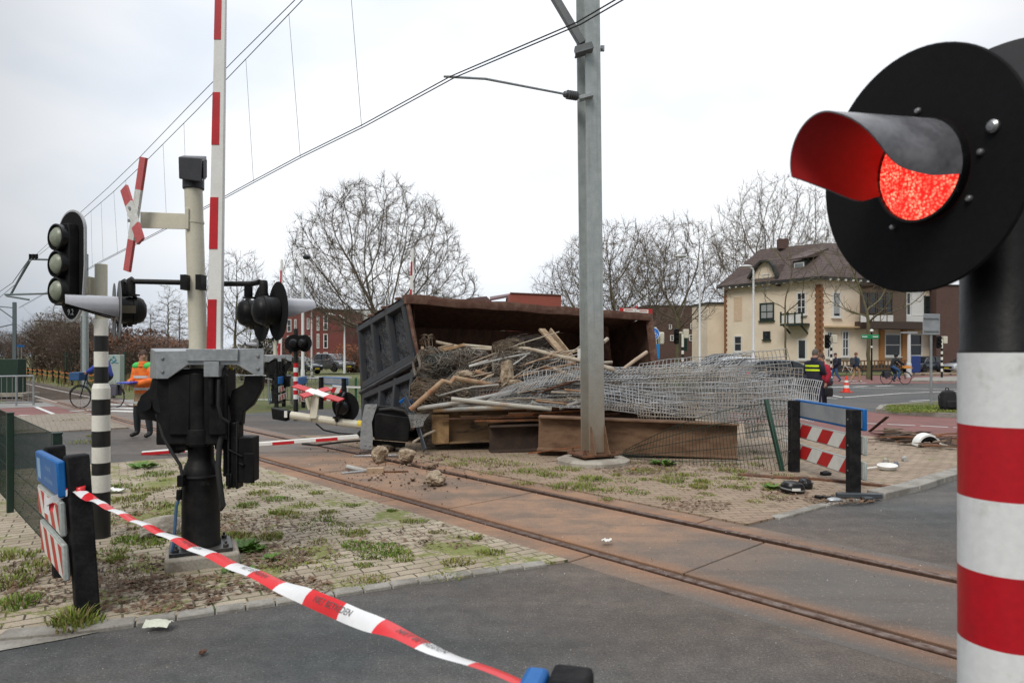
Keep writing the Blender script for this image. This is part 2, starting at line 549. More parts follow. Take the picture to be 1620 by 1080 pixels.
def asphalt_mat():
 m, t, b = node_mat('asphalt'); n = NT(t); p = n.pos()
 base = n.mix(n.mrange(n.noise(p, .55, 5), .40, .60, 0, 1), (.055, .060, .060), (.088, .083, .079))
 d = n.math('ABSOLUTE', n.math('SUBTRACT', n.dot(p, TN), NC))
 dd = n.math('ADD', d, n.math('MULTIPLY', n.noise(p, .9, 4), 2.2))
 base = n.mix(n.mrange(dd, 1.9, 4.2, .62, 0), base, (.115, .078, .054))
 base = n.mix(n.mrange(n.noise(p, .28, 3), .52, .66, 0, .35), base, (.105, .09, .076))
 agg = n.noise(p, 170, 2, .7)
 base = n.scale(base, n.mrange(agg, .3, .7, .62, 1.38))
 base = n.scale(base, n.mrange(n.noise(p, 62, 3, .75), .32, .68, .62, 1.38))
 base = n.scale(base, n.mrange(n.noise(p, 7, 5, .7), .3, .7, .76, 1.24))
 tm = n.n('ShaderNodeMapping'); tm.inputs['Rotation'].default_value = (0, 0, -math.atan2(.588, .81)); tm.inputs['Scale'].default_value = (.12, 1.5, 1)
 n.L(p, tm.inputs['Vector'])
 base = n.scale(base, n.mrange(n.noise(tm.outputs['Vector'], 1.3, 5), .36, .64, .80, 1.18))   # worn wheel tracks
 base = n.mix(n.mrange(n.noise(p, 2.7, 6, .75), .64, .70, 0, .45), base, (.035, .032, .03))   # oil spots
 v = n.n('ShaderNodeTexVoronoi'); v.inputs['Scale'].default_value = 38; n.L(p, v.inputs['Vector'])
 base = n.mix(n.mrange(v.outputs['Distance'], .09, .16, .55, 0), base, (.30, .285, .26))
 vc = n.n('ShaderNodeTexVoronoi', feature='DISTANCE_TO_EDGE'); vc.inputs['Scale'].default_value = .33
 wv = n.n('ShaderNodeVectorMath', operation='ADD'); n.L(p, wv.inputs[0])
 nzc = n.n('ShaderNodeTexNoise'); nzc.inputs['Scale'].default_value = 1.6; n.L(p, nzc.inputs['Vector'])
 n.L(nzc.outputs['Color'], wv.inputs[1]); n.L(wv.outputs['Vector'], vc.inputs['Vector'])
 n.L(base, b.inputs['Base Color'])
 b.inputs['Roughness'].default_value = .78
 b.inputs['Specular IOR Level'].default_value = .42
 n.bump(n.math('ADD', agg, n.math('MULTIPLY', v.outputs['Distance'], .6)), .45, .004, b)
 return m
def brick_mat(name, ang, c1, c2, moss_a, warm=0.0, bw=.215, bh=.108):
 m, t, b = node_mat(name); n = NT(t); p = n.pos()
 mp_ = n.n('ShaderNodeMapping'); mp_.inputs['Rotation'].default_value = (0, 0, ang); n.L(p, mp_.inputs['Vector'])
 nzv = n.n('ShaderNodeTexNoise'); nzv.inputs['Scale'].default_value = 1.3; nzv.inputs['Detail'].default_value = 3
 n.L(p, nzv.inputs['Vector'])
 sub = n.n('ShaderNodeVectorMath', operation='SUBTRACT'); n.L(nzv.outputs['Color'], sub.inputs[0]); sub.inputs[1].default_value = (.5, .5, .5)
 sc = n.n('ShaderNodeVectorMath', operation='SCALE'); n.L(sub.outputs['Vector'], sc.inputs[0]); sc.inputs['Scale'].default_value = .10
 ad = n.n('ShaderNodeVectorMath', operation='ADD'); n.L(mp_.outputs['Vector'], ad.inputs[0]); n.L(sc.outputs['Vector'], ad.inputs[1])
 br = n.n('ShaderNodeTexBrick')
 br.inputs['Scale'].default_value = 1.0
 br.inputs['Brick Width'].default_value = bw; br.inputs['Row Height'].default_value = bh
 br.inputs['Mortar Size'].default_value = .0075; br.inputs['Mortar Smooth'].default_value = .3
 br.inputs['Color1'].default_value = (*c1, 1); br.inputs['Color2'].default_value = (*c2, 1)
 br.inputs['Mortar'].default_value = (.06, .05, .032, 1)
 n.L(ad.outputs['Vector'], br.inputs['Vector'])
 col = br.outputs['Color']
 col = n.mix(n.mrange(n.noise(p, 2.2, 5), .40, .68, 0, .55), col, (c2[0] * .62, c2[1] * .58, c2[2] * .52))
 if warm:
  d = n.math('ABSOLUTE', n.math('SUBTRACT', n.dot(p, TN), NC))
  dd = n.math('ADD', d, n.math('MULTIPLY', n.noise(p, 1.1, 4), 1.6))
  col = n.mix(n.mrange(dd, 1.6, 4.4, warm, 0), col, (.25, .165, .105))
 mossm = n.mrange(n.noise(p, 1.4, 6, .65), .50, .62, 0, 1)
 joint = n.mrange(br.outputs['Fac'], .15, .8, 0, 1)
 col = n.mix(n.math('MULTIPLY', mossm, joint), col, (.075, .10, .025))
 soil = n.mrange(n.noise(p, .95, 7, .68), .60, .67, 0, .7)
 soilc = n.mix(n.noise(p, 38, 4, .8), (.075, .05, .032), (.20, .14, .09))
 col = n.mix(soil, col, soilc)
 moss2 = n.mrange(n.math('ADD', n.noise(p, 1.15, 7, .7), n.math('MULTIPLY', n.math('SUBTRACT', n.noise(p, 24, 4, .75), .5), .34)), .66 - moss_a, .70 - moss_a, 0, .9)
 mossc = n.mix(n.noise(p, 45, 3, .7), (.075, .105, .016), (.24, .24, .06))
 col = n.mix(moss2, col, mossc) if moss_a > -0.2 else col
 col = n.scale(col, n.mrange(n.noise(p, 120, 3), .3, .7, .78, 1.22))
 n.L(col, b.inputs['Base Color'])
 b.inputs['Roughness'].default_value = .88
 h = n.math('ADD', n.math('MULTIPLY', br.outputs['Fac'], -1.0), n.math('MULTIPLY', n.noise(p, 60, 4), .45))
 h = n.math('ADD', h, n.math('MULTIPLY', soil, 1.1))
 n.bump(h, .55, .012, b)
 return m
def slab_mat():
 m, t, b = node_mat('crossing_slab'); n = NT(t); p = n.pos()
 s = n.dot(p, tuple(-TD))
 w = n.noise(p, .8, 4)
 ss = n.math('ADD', s, n.math('MULTIPLY', w, 1.6))
 rustc = n.mix(n.mrange(n.noise(p, 1.5, 7, .68), .40, .58, 0, 1), (.29, .175, .108), (.175, .122, .088))
 grey = n.mix(n.noise(p, 2.2, 5), (.085, .075, .068), (.135, .118, .102))
 g1 = n.mrange(ss, 3.2, 4.9, 1, 0)            # wheels keep the near carriageway grey
 g2 = n.mrange(ss, 10.9, 12.6, 0, .85)        # and the second one
 col = n.mix(g1, rustc, grey)
 col = n.mix(g2, col, (.145, .132, .12))
 d = n.math('ABSOLUTE', n.math('SUBTRACT', n.dot(p, TN), NC))
 ra = n.math('ABSOLUTE', n.math('SUBTRACT', d, .74))
 ra = n.math('ADD', ra, n.math('MULTIPLY', n.noise(p, 3.5, 5), .22))
 col = n.mix(n.mrange(ra, .12, .40, .75, 0), col, (.27, .125, .058))
 st = n.n('ShaderNodeMapping'); st.inputs['Rotation'].default_value = (0, 0, math.atan2(.737, .676)); st.inputs['Scale'].default_value = (.25, 2.6, 1)
 n.L(p, st.inputs['Vector'])
 col = n.mix(n.mrange(n.noise(st.outputs['Vector'], 1.7, 5), .52, .72, 0, .55), col, (.075, .058, .046))
 col = n.mix(n.mrange(n.noise(p, 30, 4, .75), .58, .7, 0, .45), col, (.36, .27, .20))
 agg = n.noise(p, 150, 3, .7)
 col = n.scale(col, n.mrange(agg, .3, .7, .72, 1.28))
 v = n.n('ShaderNodeTexVoronoi'); v.inputs['Scale'].default_value = 42; n.L(p, v.inputs['Vector'])
 col = n.mix(n.mrange(v.outputs['Distance'], .09, .15, .6, 0), col, (.36, .31, .26))
 n.L(col, b.inputs['Base Color'])
 b.inputs['Roughness'].default_value = .82
 n.bump(agg, .4, .004, b)
 return m
def ground_mat():
 m, t, b = node_mat('grass_field'); n = NT(t); p = n.pos()
 c = n.mix(n.mrange(n.noise(p, .35, 5), .4, .6, 0, 1), (.085, .115, .028), (.13, .12, .05))
 c = n.mix(n.mrange(n.noise(p, 1.8, 6), .52, .66, 0, .6), c, (.12, .085, .05))
 c = n.scale(c, n.mrange(n.noise(p, 26, 5, .8), .25, .75, .5, 1.5))
 n.L(c, b.inputs['Base Color']); b.inputs['Roughness'].default_value = .95
 n.bump(n.noise(p, 22, 5, .8), .8, .05, b)
 return m
def ballast_mat():
 m, t, b = node_mat('ballast'); n = NT(t); p = n.pos()
 v = n.n('ShaderNodeTexVoronoi'); v.inputs['Scale'].default_value = 14; n.L(p, v.inputs['Vector'])
 c = n.mix(v.outputs['Color'], (.085, .06, .044), (.16, .12, .09))
 c = n.mix(n.mrange(v.outputs['Distance'], .25, .6, 0, .8), c, (.03, .025, .02))
 n.L(c, b.inputs['Base Color']); b.inputs['Roughness'].default_value = .95
 n.bump(v.outputs['Distance'], -.8, .04, b)
 return m
asphalt = asphalt_mat()
brick_left = brick_mat('brick_paving', radians(-31), (.42, .355, .27), (.315, .26, .19), .12)
brick_right = brick_mat('brick_paving_warm', radians(-8), (.37, .285, .21), (.28, .21, .155), .03, warm=.5)
brick_far = brick_mat('brick_paving_far', radians(-36), (.30, .27, .225), (.25, .22, .18), -.03, warm=.3)
slab = slab_mat()
grassm = ground_mat()
ballast = ballast_mat()
kerbm = M('kerb_stone', (.29, .275, .245), .9, col2=(.19, .175, .15), scale=3.5, var=.14, bump=.35, bscale=50)
red_asphalt = M('red_asphalt', (.20, .085, .075), .85, col2=(.155, .07, .062), scale=1.5, var=.22, fine=120, bump=.2, bscale=150)
road_paint = M('road_paint', (.62, .62, .60), .6, col2=(.38, .37, .36), scale=5, thr=(.5, .75), var=.1)
foot_grey = M('footpath_grey', (.26, .255, .245), .88, col2=(.21, .20, .19), scale=2, var=.15)
rail_head = M('rail_head', (.17, .115, .09), .36, .65, col2=(.10, .055, .038), scale=12, var=.15, rough2=.6)
soil = M('soil', (.03, .021, .015), .95, col2=(.13, .09, .06), scale=20, var=.3, bump=.6, bscale=40)
def sheet(name, polys, z, mat, thick=None):
 mb = MB()
 for poly in polys:
  if len(poly) < 3: continue
  pts = [V((p[0], p[1], z)) for p in poly]
  a = sum(pts[i].x * pts[(i + 1) % len(pts)].y - pts[(i + 1) % len(pts)].x * pts[i].y for i in range(len(pts)))
  if a < 0: pts.reverse()
  k = len(pts)
  if thick:
   lo = [V((p.x, p.y, z - thick)) for p in pts]
   mb.add(pts + lo, [tuple(range(k))] + [(i, k + i, k + (i + 1) % k, (i + 1) % k) for i in range(k)])
  else:
   mb.poly(pts)
 return tag(mb.build(name, mat, smooth=False), kind='structure')
def split_track(poly, e0=0.0, e1=0.0):
 return [clip(poly, TN, N0 - e0, True), clip(poly, TN, N1 + e1, False)]
R_ = 500
sheet('ground', [[(-R_, -R_), (R_, -R_), (R_, R_), (-R_, R_)]], -0.10, grassm)
aspoly = [um(-70, -16), um(90, -16), um(90, 20.5), um(6, 20.5), um(-2, 17.8), um(-70, 17.8)]
sheet('road', split_track(aspoly), 0.0, asphalt)
sheet('pavement', split_track([um(-60, 17.8), um(3.5, 17.8), um(3.5, 23), um(-60, 23)]), 0.03, brick_far, .13)
sheet('cycle_path', split_track([um(-60, 23.0), um(4, 23.0), um(4, 26.8), um(-60, 26.8)]), 0.0, red_asphalt)
sheet('footpath', split_track([um(-60, 26.8), um(4, 26.8), um(4, 29.0), um(-60, 29.0)]), 0.004, foot_grey)
def g2(*pts):
 return [G(a, b) for a, b in pts]
ISL = 0.022
left_isl = clip(g2((-420, 1085), (-150, 1036), (0, 1008), (120, 998), (215, 986), (340, 968), (480, 948), (660, 921), (905, 888), (560, 700), (400, 719), (330, 722), (175, 734), (60, 742), (-420, 775)), TN, N0, True)
sheet('left_island', [left_isl], ISL, brick_left, .12)
right_edge = [(1180, 832), (1225, 821), (1300, 801), (1380, 786), (1440, 773), (1480, 760), (1530, 745), (1700, 712)]
cyc_edge = [(1700, 700), (1523, 705), (1400, 694), (1300, 682), (1150, 668)]
right_isl = clip(g2(*right_edge, *cyc_edge, (1000, 655), (700, 660), (560, 690), (470, 690), (800, 800), (1100, 850)), TN, N1, False)
sheet('right_island', [right_isl], ISL, brick_right, .12)
sheet('right_cycle_path', [g2((1150, 668), (1300, 682), (1400, 694), (1523, 705), (1760, 718), (1760, 664), (1523, 660), (1385, 652), (1330, 647), (1150, 647))], 0.004, red_asphalt)
islet = g2((1385, 653), (1392, 646), (1450, 641), (1523, 637), (1760, 632), (1760, 668), (1523, 662), (1440, 657))
sheet('grass_islet_kerb', [islet], 0.12, kerbm, .16)
c0 = sum(islet, V((0, 0, 0))) / len(islet)
sheet('grass_islet', [[c0 + (p - c0).normalized() * ((p - c0).length - .22) for p in islet]], 0.126, grassm)
sheet('far_cycle_path', [g2((1150, 606), (1300, 608), (1523, 606), (1760, 606), (1760, 592), (1523, 593.5), (1300, 594.5), (1150, 597))], 0.008, red_asphalt)
sheet('far_islet', [g2((1441, 604), (1447, 599), (1523, 597), (1760, 597), (1760, 605), (1523, 605))], 0.10, kerbm, .1)
sheet('far_pavement', [g2((1430, 592), (1760, 591), (1760, 585), (1430, 586))], 0.05, brick_right, .12)
sheet('grass_verge', [g2((1180, 594.3), (1430, 593.3), (1430, 583), (1180, 583))], 0.05, grassm, .12)
def kerb(name, pts, w=.13, z=0.03, h=.14, L=1.0):
 mb = MB()
 pts = [V((p.x, p.y, 0)) for p in pts]
 for a, b in zip(pts, pts[1:]):
  d = b - a; n_ = max(1, round(d.length / L))
  for i in range(n_):
   p, q = a + d * (i / n_), a + d * ((i + 1) / n_)
   e = d.normalized() * .004
   mb.bar(p + e + V((0, 0, z - h / 2)), q - e + V((0, 0, z - h / 2)), w, h)
 return tag(mb.build(name, kerbm, bevel=.008, segs=1), kind='structure')
kerb('left_kerb', g2((-420, 1085), (-150, 1036), (0, 1008), (120, 998), (215, 986)), .14, .028)
kerb('flush_kerb', g2((215, 986), (340, 968), (480, 948), (660, 921), (862, 893)), .11, .026, L=.22)
kerb('right_kerb', g2(*right_edge[1:4]), .11, .026, L=.22)
kerb('raised_kerb', g2((1385, 787), (1440, 775), (1480, 762), (1530, 747), (1700, 714)), .22, .075, L=1.0)
sheet('gutter', [g2((-420, 1120), (-150, 1062), (0, 1030), (110, 1010), (170, 997), (225, 989), (195, 991), (120, 1001), (0, 1011), (-150, 1039), (-420, 1088))], 0.006, kerbm)
def mark(pairs, w=.12, z=.006):
 out = []
 for a, b in pairs:
  p, q = G(*a), G(*b)
  n_ = V((-(q - p).y, (q - p).x, 0)).normalized() * w / 2
  out.append([p + n_, q + n_, q - n_, p - n_])
 return out
polys = mark([((1306, 624), (1334, 629)), ((1334, 629), (1430, 622)), ((1430, 622), (1523, 618.5)), ((1440, 634.5), (1474, 633)),
    ((1300, 629.5), (1325, 631)), ((1330, 613.5), (1523, 616))], .15)
polys += mark([((1296, 667.5), (1340, 669)), ((1352, 669.5), (1396, 671)), ((1404, 671.5), (1448, 673.5)), ((1456, 674), (1500, 676)), ((1508, 676.5), (1560, 679))], .10, .009)
polys += mark([((1312, 613), (1336, 612)), ((1350, 612), (1372, 611)), ((1385, 611), (1412, 610)), ((1330, 603), (1356, 602.5)), ((1345, 606), (1370, 605.5))], .3)
polys += mark([((57, 644), (84, 655)), ((110, 651.5), (146, 648)), ((30, 657), (150, 655.5))], .12)
polys += mark([((170, 645), (215, 646.5)), ((172, 650), (220, 651.5)), ((168, 640), (214, 640.5))], .35)
sheet('road_markings', polys, 0.0115, road_paint)
GA = .7175
def crossing():
 mb = MB()
 rng = random.Random(4)
 def panel(n0, n1, s0, s1, z=.010):
  g = .008
  c = tn((s0 + s1) / 2, (n0 + n1) / 2, z - .11)
  mb.box(c, (s1 - s0 - 2 * g, n1 - n0, .22), -TD, TN, (0, 0, 1))
 s = -9.0
 while s < 28.5:
  L = 3.0
  dz = rng.uniform(-.004, .004)
  panel(NC - GA + .075, NC + GA - .075, s, s + L, .008 + dz)
  s += L
 s = -8.2
 while s < 28.5:
  panel(N0, NC - GA - .085, s, s + 3, .004 + rng.uniform(-.003, .003))
  panel(NC + GA + .085, N1, s, s + 3, .004 + rng.uniform(-.003, .003))
  s += 3.0
 return tag(mb.build('crossing_panels', slab, bevel=.006, segs=1), kind='structure')
crossing()
def rails():
 mbn = MB()
 for sg in (-1, 1):
  n0 = NC + sg * (GA + .036)
  prof = [(-.036, 0), (-.033, .006), (.033, .006), (.036, 0), (.036, -.03), (.01, -.045), (.01, -.13), (.065, -.15), (-.065, -.15), (-.01, -.13), (-.01, -.045), (-.036, -.03)]
  for s0, s1 in ((-10, 28.5), (28.5, 160)):
   mb = MB() if s0 > 0 else mbn
   z = .006
   vs = []
   for s_ in (s0, s1):
    for a, b in prof:
     vs.append(tn(s_, n0 + a, z + b))
   k = len(prof)
   mb.add(vs, [(i, (i + 1) % k, k + (i + 1) % k, k + i) for i in range(k)])
   if s0 > 0: tag(mb.build('far_rail', M('polished_rail', (.50, .46, .43), .4, .25, col2=(.3, .25, .22), var=.1), smooth=False, fix=True), kind='structure')
 return tag(mbn.build('rails', rail_head, smooth=False, fix=True), kind='structure')
rails()
sheet('track_bed', [[tn(28.5, NC - 1.9), tn(28.5, NC + 1.9), tn(300, NC + 1.9), tn(300, NC - 1.9)]], -0.09, ballast)
sheet('flangeway_floor', [[tn(-10, N0), tn(-10, N1), tn(28.5, N1), tn(28.5, N0)]], -.075, soil)
mb = MB()
for i in range(90):
 s_ = 28.9 + i * .62
 mb.box(tn(s_, NC, -.055), (.24, 2.5, .07), -TD, TN, (0, 0, 1))
tag(mb.build('sleepers', M('sleeper', (.12, .09, .068), .9, var=.2), smooth=False), kind='structure')
grass_a = M('grass_blade', (.12, .20, .02), .7, col2=(.21, .235, .04), scale=1.2, thr=(.4, .6), var=.3, fine=12)
grass_b = M('dry_grass', (.27, .21, .085), .8, col2=(.14, .12, .05), scale=2, var=.3)
leaf_brown = M('dead_leaf', (.17, .10, .058), .85, col2=(.10, .06, .036), scale=3, var=.35, fine=14)
RG = random.Random(7)
def tuft(mb, c, rad, hgt, nb, dry=.25, lean=.6, w=.0042):
 sx_ = RG.uniform(.75, 1.7); th_ = RG.uniform(0, 3); sd_ = RG.uniform(0, 50)
 for _ in range(nb):
  a = RG.uniform(0, 2 * pi); rr = rad * math.sqrt(RG.random()) * (1 + .6 * mnoise.noise(V((cos(a) * 1.3, sin(a) * 1.3, sd_))))
  b = c + V((cos(a) * rr * sx_, sin(a) * rr, 0))
  h = hgt * .66 * RG.uniform(.35, 1.1) * (1 - .45 * rr / max(rad, .01))
  a2 = RG.uniform(0, 2 * pi)
  out = V((cos(a2), sin(a2), 0)) * h * lean * RG.uniform(.2, 1.2) + V((cos(a), sin(a), 0)) * h * .35
  sd = V((-sin(a2), cos(a2), 0)) * w * RG.uniform(.7, 1.5)
  m_ = b + out * .4 + V((0, 0, h * .62)); t_ = b + out + V((0, 0, h * .9))
  mb.mat(1 if RG.random() < dry else 0)
  mb.add([b - sd, b + sd, m_ + sd * .8, m_ - sd * .8, t_], [(0, 1, 2, 3), (3, 2, 4)])
mb = MB()
def tufts(lst, z=ISL):
 for px, py, r, h, n_, dry in lst:
  tuft(mb, G(px, py, z), r, h, n_, dry)
tufts([(118, 985, .13, .20, 420, .3), (30, 955, .16, .12, 260, .2), (10, 925, .14, .15, 200, .2), (60, 900, .2, .12, 300, .35), (22, 880, .16, .12, 200, .25), (210, 855, .14, .10, 300, .1),
  (185, 885, .1, .09, 160, .1), (240, 862, .12, .06, 120, .2), (205, 790, .2, .10, 320, .4), (250, 800, .2, .09, 260, .4), (190, 770, .2, .09, 260, .3), (255, 750, .25, .09, 300, .2),
  (232, 775, .2, .09, 260, .4), (300, 735, .3, .07, 300, .3), (390, 800, .15, .10, 220, .3), (440, 790, .16, .08, 220, .2), (455, 815, .14, .08, 200, .2), (430, 850, .14, .10, 220, .4),
  (445, 812, .10, .12, 180, .1), (565, 862, .18, .06, 320, .1), (600, 868, .18, .06, 320, .15), (628, 876, .14, .06, 260, .25), (590, 880, .14, .05, 220, .3), (560, 845, .12, .06, 200, .15),
  (725, 890, .13, .06, 260, .45), (776, 875, .09, .07, 220, .15), (655, 825, .09, .07, 180, .15), (754, 852, .05, .08, 110, .15), (582, 918, .14, .05, 240, .5), (705, 912, .11, .03, 170, .35),
  (520, 810, .1, .06, 160, .2), (500, 780, .12, .06, 160, .3), (480, 800, .12, .06, 160, .3), (540, 830, .1, .05, 130, .3), (470, 770, .14, .05, 160, .3), (430, 765, .14, .06, 160, .2),
  (620, 808, .06, .06, 100, .2), (560, 800, .08, .05, 100, .3), (690, 842, .08, .04, 100, .5), (360, 770, .16, .1, 220, .3), (410, 780, .14, .08, 180, .3), (370, 850, .12, .12, 200, .4),
  (30, 682, .3, .08, 160, .6), (110, 665, .4, .08, 160, .5), (140, 700, .25, .15, 160, .3), (150, 690, .2, .12, 140, .3)])
for _ in range(120):        # low scattered growth on the left island
 px, py = RG.uniform(150, 640), RG.uniform(738, 925)
 p = G(px, py, ISL)
 if p.dot(TN) > N0 - .25 or (py > 900 and px > 330): continue
 tuft(mb, p, RG.uniform(.04, .14), RG.uniform(.03, .075), RG.randint(30, 110), RG.uniform(.1, .5))
tufts([(905, 770, .22, .12, 420, .2), (935, 758, .2, .12, 320, .2), (870, 752, .2, .1, 260, .25), (840, 745, .2, .1, 240, .3), (800, 735, .25, .09, 260, .3), (760, 728, .25, .1, 240, .3), (725, 735, .2, .08, 200, .4),
  (975, 775, .2, .06, 220, .3), (940, 775, .15, .07, 180, .2), (990, 760, .2, .06, 200, .2), (1065, 762, .14, .1, 260, .6), (1075, 752, .14, .09, 220, .5), (1105, 770, .14, .11, 260, .6), (1110, 762, .12, .10, 180, .3),
  (1155, 745, .15, .12, 220, .6), (1153, 770, .1, .07, 160, .4), (1160, 757, .12, .08, 180, .5), (1215, 775, .07, .05, 120, .5), (1010, 780, .14, .06, 160, .3), (895, 742, .2, .09, 240, .3), (1020, 745, .25, .06, 260, .25),
  (1050, 742, .2, .06, 200, .3), (700, 725, .2, .06, 140, .4), (780, 748, .2, .06, 160, .4), (830, 765, .15, .07, 160, .4), (1180, 748, .1, .06, 80, .4), (1235, 752, .1, .08, 70, .5), (960, 790, .12, .05, 120, .4), (1290, 690, .3, .06, 120, .6), (1190, 715, .3, .1, 130, .5)])
for _ in range(80):
 px, py = RG.uniform(690, 1230), RG.uniform(720, 800)
 p = G(px, py, ISL)
 if p.dot(TN) < N1 + .3: continue
 tuft(mb, p, RG.uniform(.05, .16), RG.uniform(.03, .09), RG.randint(30, 90), RG.uniform(.2, .6))
for _ in range(330):        # the grassy verge at the far kerb and the islet
 p = G(RG.uniform(1412, 1560), RG.uniform(641, 652), .126)
 if p.y > 22 : continue
 tuft(mb, p, .25, .07, 26, .15, w=.012)
tag(mb.build('grass_tufts', [grass_a, grass_b], smooth=False), kind='stuff')
mb = MB()      # broad-leaved weeds
def weed(px, py, r, n_, z=ISL):
 c = G(px, py, z)
 for _ in range(n_):
  a = RG.uniform(0, 2 * pi); L = r * RG.uniform(.5, 1.1); up = RG.uniform(.25, .9)
  d = V((cos(a), sin(a), up)).normalized(); s_ = V((-sin(a), cos(a), 0)) * L * .2
  o = c + V((cos(a + 1), sin(a + 1), 0)) * RG.uniform(0, r * .6)
  q = o + d * L * .55 ; e = o + d * L + V((0, 0, -L * .18))
  mb.add([o, q + s_, e, q - s_], [(0, 1, 2, 3)])
for a in [(388, 868, .13, 90), (375, 862, .1, 60), (405, 872, .09, 50), (430, 885, .1, 30), (1222, 773, .12, 50), (395, 905, .08, 26), (360, 905, .07, 20), (225, 740, .2, 40), (1050, 735, .2, 40), (320, 795, .16, 40)]:
 weed(*a)
tag(mb.build('broad_leaf_weeds', M('weed_leaf', (.09, .19, .018), .55, var=.2), smooth=False), kind='stuff')
mb = MB()      # dead leaves and plant litter
def litter(px, py, rx, ry, n_, z=ISL, size=.02):
 for _ in range(n_):
  a = RG.uniform(0, 2 * pi); q = math.sqrt(RG.random())
  x_, y_ = px + rx * q * cos(a), py + ry * q * sin(a)
  if y_ < 600: continue
  c = G(x_, y_, z + .003)
  if N0 - .03 < c.dot(TN) < N1 + .03: continue
  an = RG.uniform(0, 2 * pi); L = size * RG.uniform(.5, 1.8); w_ = L * RG.choice((.12, .3, .5))
  d = V((cos(an), sin(an), RG.uniform(-.1, .5))) * L; s_ = V((-sin(an), cos(an), RG.uniform(-.3, .3))) * w_
  c.z += RG.uniform(.0, .018)
  mb.add([c - d, c + s_, c + d, c - s_], [(0, 1, 2, 3)])
for a in [(230, 945, 120, 26, 650), (330, 925, 130, 16, 450), (200, 900, 80, 25, 500), (470, 928, 60, 16, 350), (250, 830, 90, 25, 450), (380, 830, 70, 20, 500), (60, 920, 70, 40, 500), (430, 880, 60, 20, 500), (310, 800, 120, 40, 400),
   (500, 850, 90, 40, 400), (690, 850, 90, 20, 260), (1010, 740, 70, 12, 900), (1080, 735, 90, 14, 500), (1100, 800, 60, 10, 300), (1240, 780, 40, 14, 260), (1330, 790, 60, 8, 500), (880, 780, 60, 10, 200), (760, 740, 70, 14, 300), (1200, 740, 60, 20, 250), (1450, 700, 80, 20, 260)]:
 litter(*a)
tag(mb.build('leaf_litter', leaf_brown, smooth=False), kind='stuff')
mb = MB()      # crumbs of mortar, grit and dirt around the spill
for _ in range(1250):
 k = RG.random()
 if k < .55: px, py = RG.gauss(650, 70), RG.gauss(738, 22)
 elif k < .9: px, py = RG.uniform(480, 1500), RG.uniform(715, 930)
 else: px, py = RG.uniform(0, 1500), RG.uniform(760, 1060)
 if py < 700 or py > 1075: continue
 c = G(px, py, .012)
 if c.dot(TN) < N0 - .3 or c.dot(TN) > N1 + .3:
  if k < .55 and RG.random() < .6: continue
 r = RG.uniform(.004, .012) * (2.0 if RG.random() < .18 else 1) if k < .55 else RG.uniform(.002, .0055)
 c.z += r * .4 + .008
 mb.mat(0 if RG.random() < (.75 if k < .55 else .35) else (1 if RG.random() < .85 else 2))
 mb.ball(c, (r, r * RG.uniform(.6, 1), r * .7), 5, 3)
tag(mb.build('grit', [M('grit_dark', (.09, .06, .042), .95), M('grit_pale', (.38, .33, .27), .9), M('grit_white', (.6, .6, .58), .8)], smooth=False), kind='stuff')
# ================================================================ foreground signals, barrier machine, signs
lens_red = None
def make_lens():
 m, t, b = node_mat('lit_red_lens'); n = NT(t)
 tcn = n.n('ShaderNodeTexCoord'); p = tcn.outputs['Object']
 v = n.n('ShaderNodeTexVoronoi'); v.inputs['Scale'].default_value = 150; n.L(p, v.inputs['Vector'])
 v.inputs['Randomness'].default_value = .75
 f = n.mrange(v.outputs['Distance'], .08, .62, 1, .0)
 f2 = n.noise(p, 26, 3)
 g = n.math('MULTIPLY', f, n.mrange(f2, .35, .66, .25, 1.0))
 col = n.mix(g, (.88, .014, .010), (1.0, .36, .22))
 st = n.mrange(g, 0, 1, 1.0, 2.3)
 b.inputs['Base Color'].default_value = (.4, .01, .01, 1)
 n.L(col, b.inputs['Emission Color']); n.L(st, b.inputs['Emission Strength'])
 b.inputs['Roughness'].default_value = .25
 n.bump(v.outputs['Distance'], .5, .002, b)
 return m
lens_red = make_lens()
lens_dim = simple_emit('dim_red_lens', (.85, .02, .02), 1.0)
hood_in = M('hood_inside_glow', (.30, .012, .014), .6, var=.1)  # the lit lamp's red glow is painted into this inner colour
disc_black = M('backboard_black', (.0045, .0045, .005), .85, col2=(.006, .006, .007), scale=3, var=.2, bump=.06, bscale=160, spec=.25)
board_grey = M('backboard_grey', (.16, .165, .17), .55, col2=(.11, .115, .12), scale=4, var=.08)
def disc(mb, c, n, r, t, k=56):
 """round sheet of thickness t, front face at c"""
 mb.lathe([(0, 0), (r - .003, 0), (r, -.003), (r, -t), (0, -t)], c, n, k)
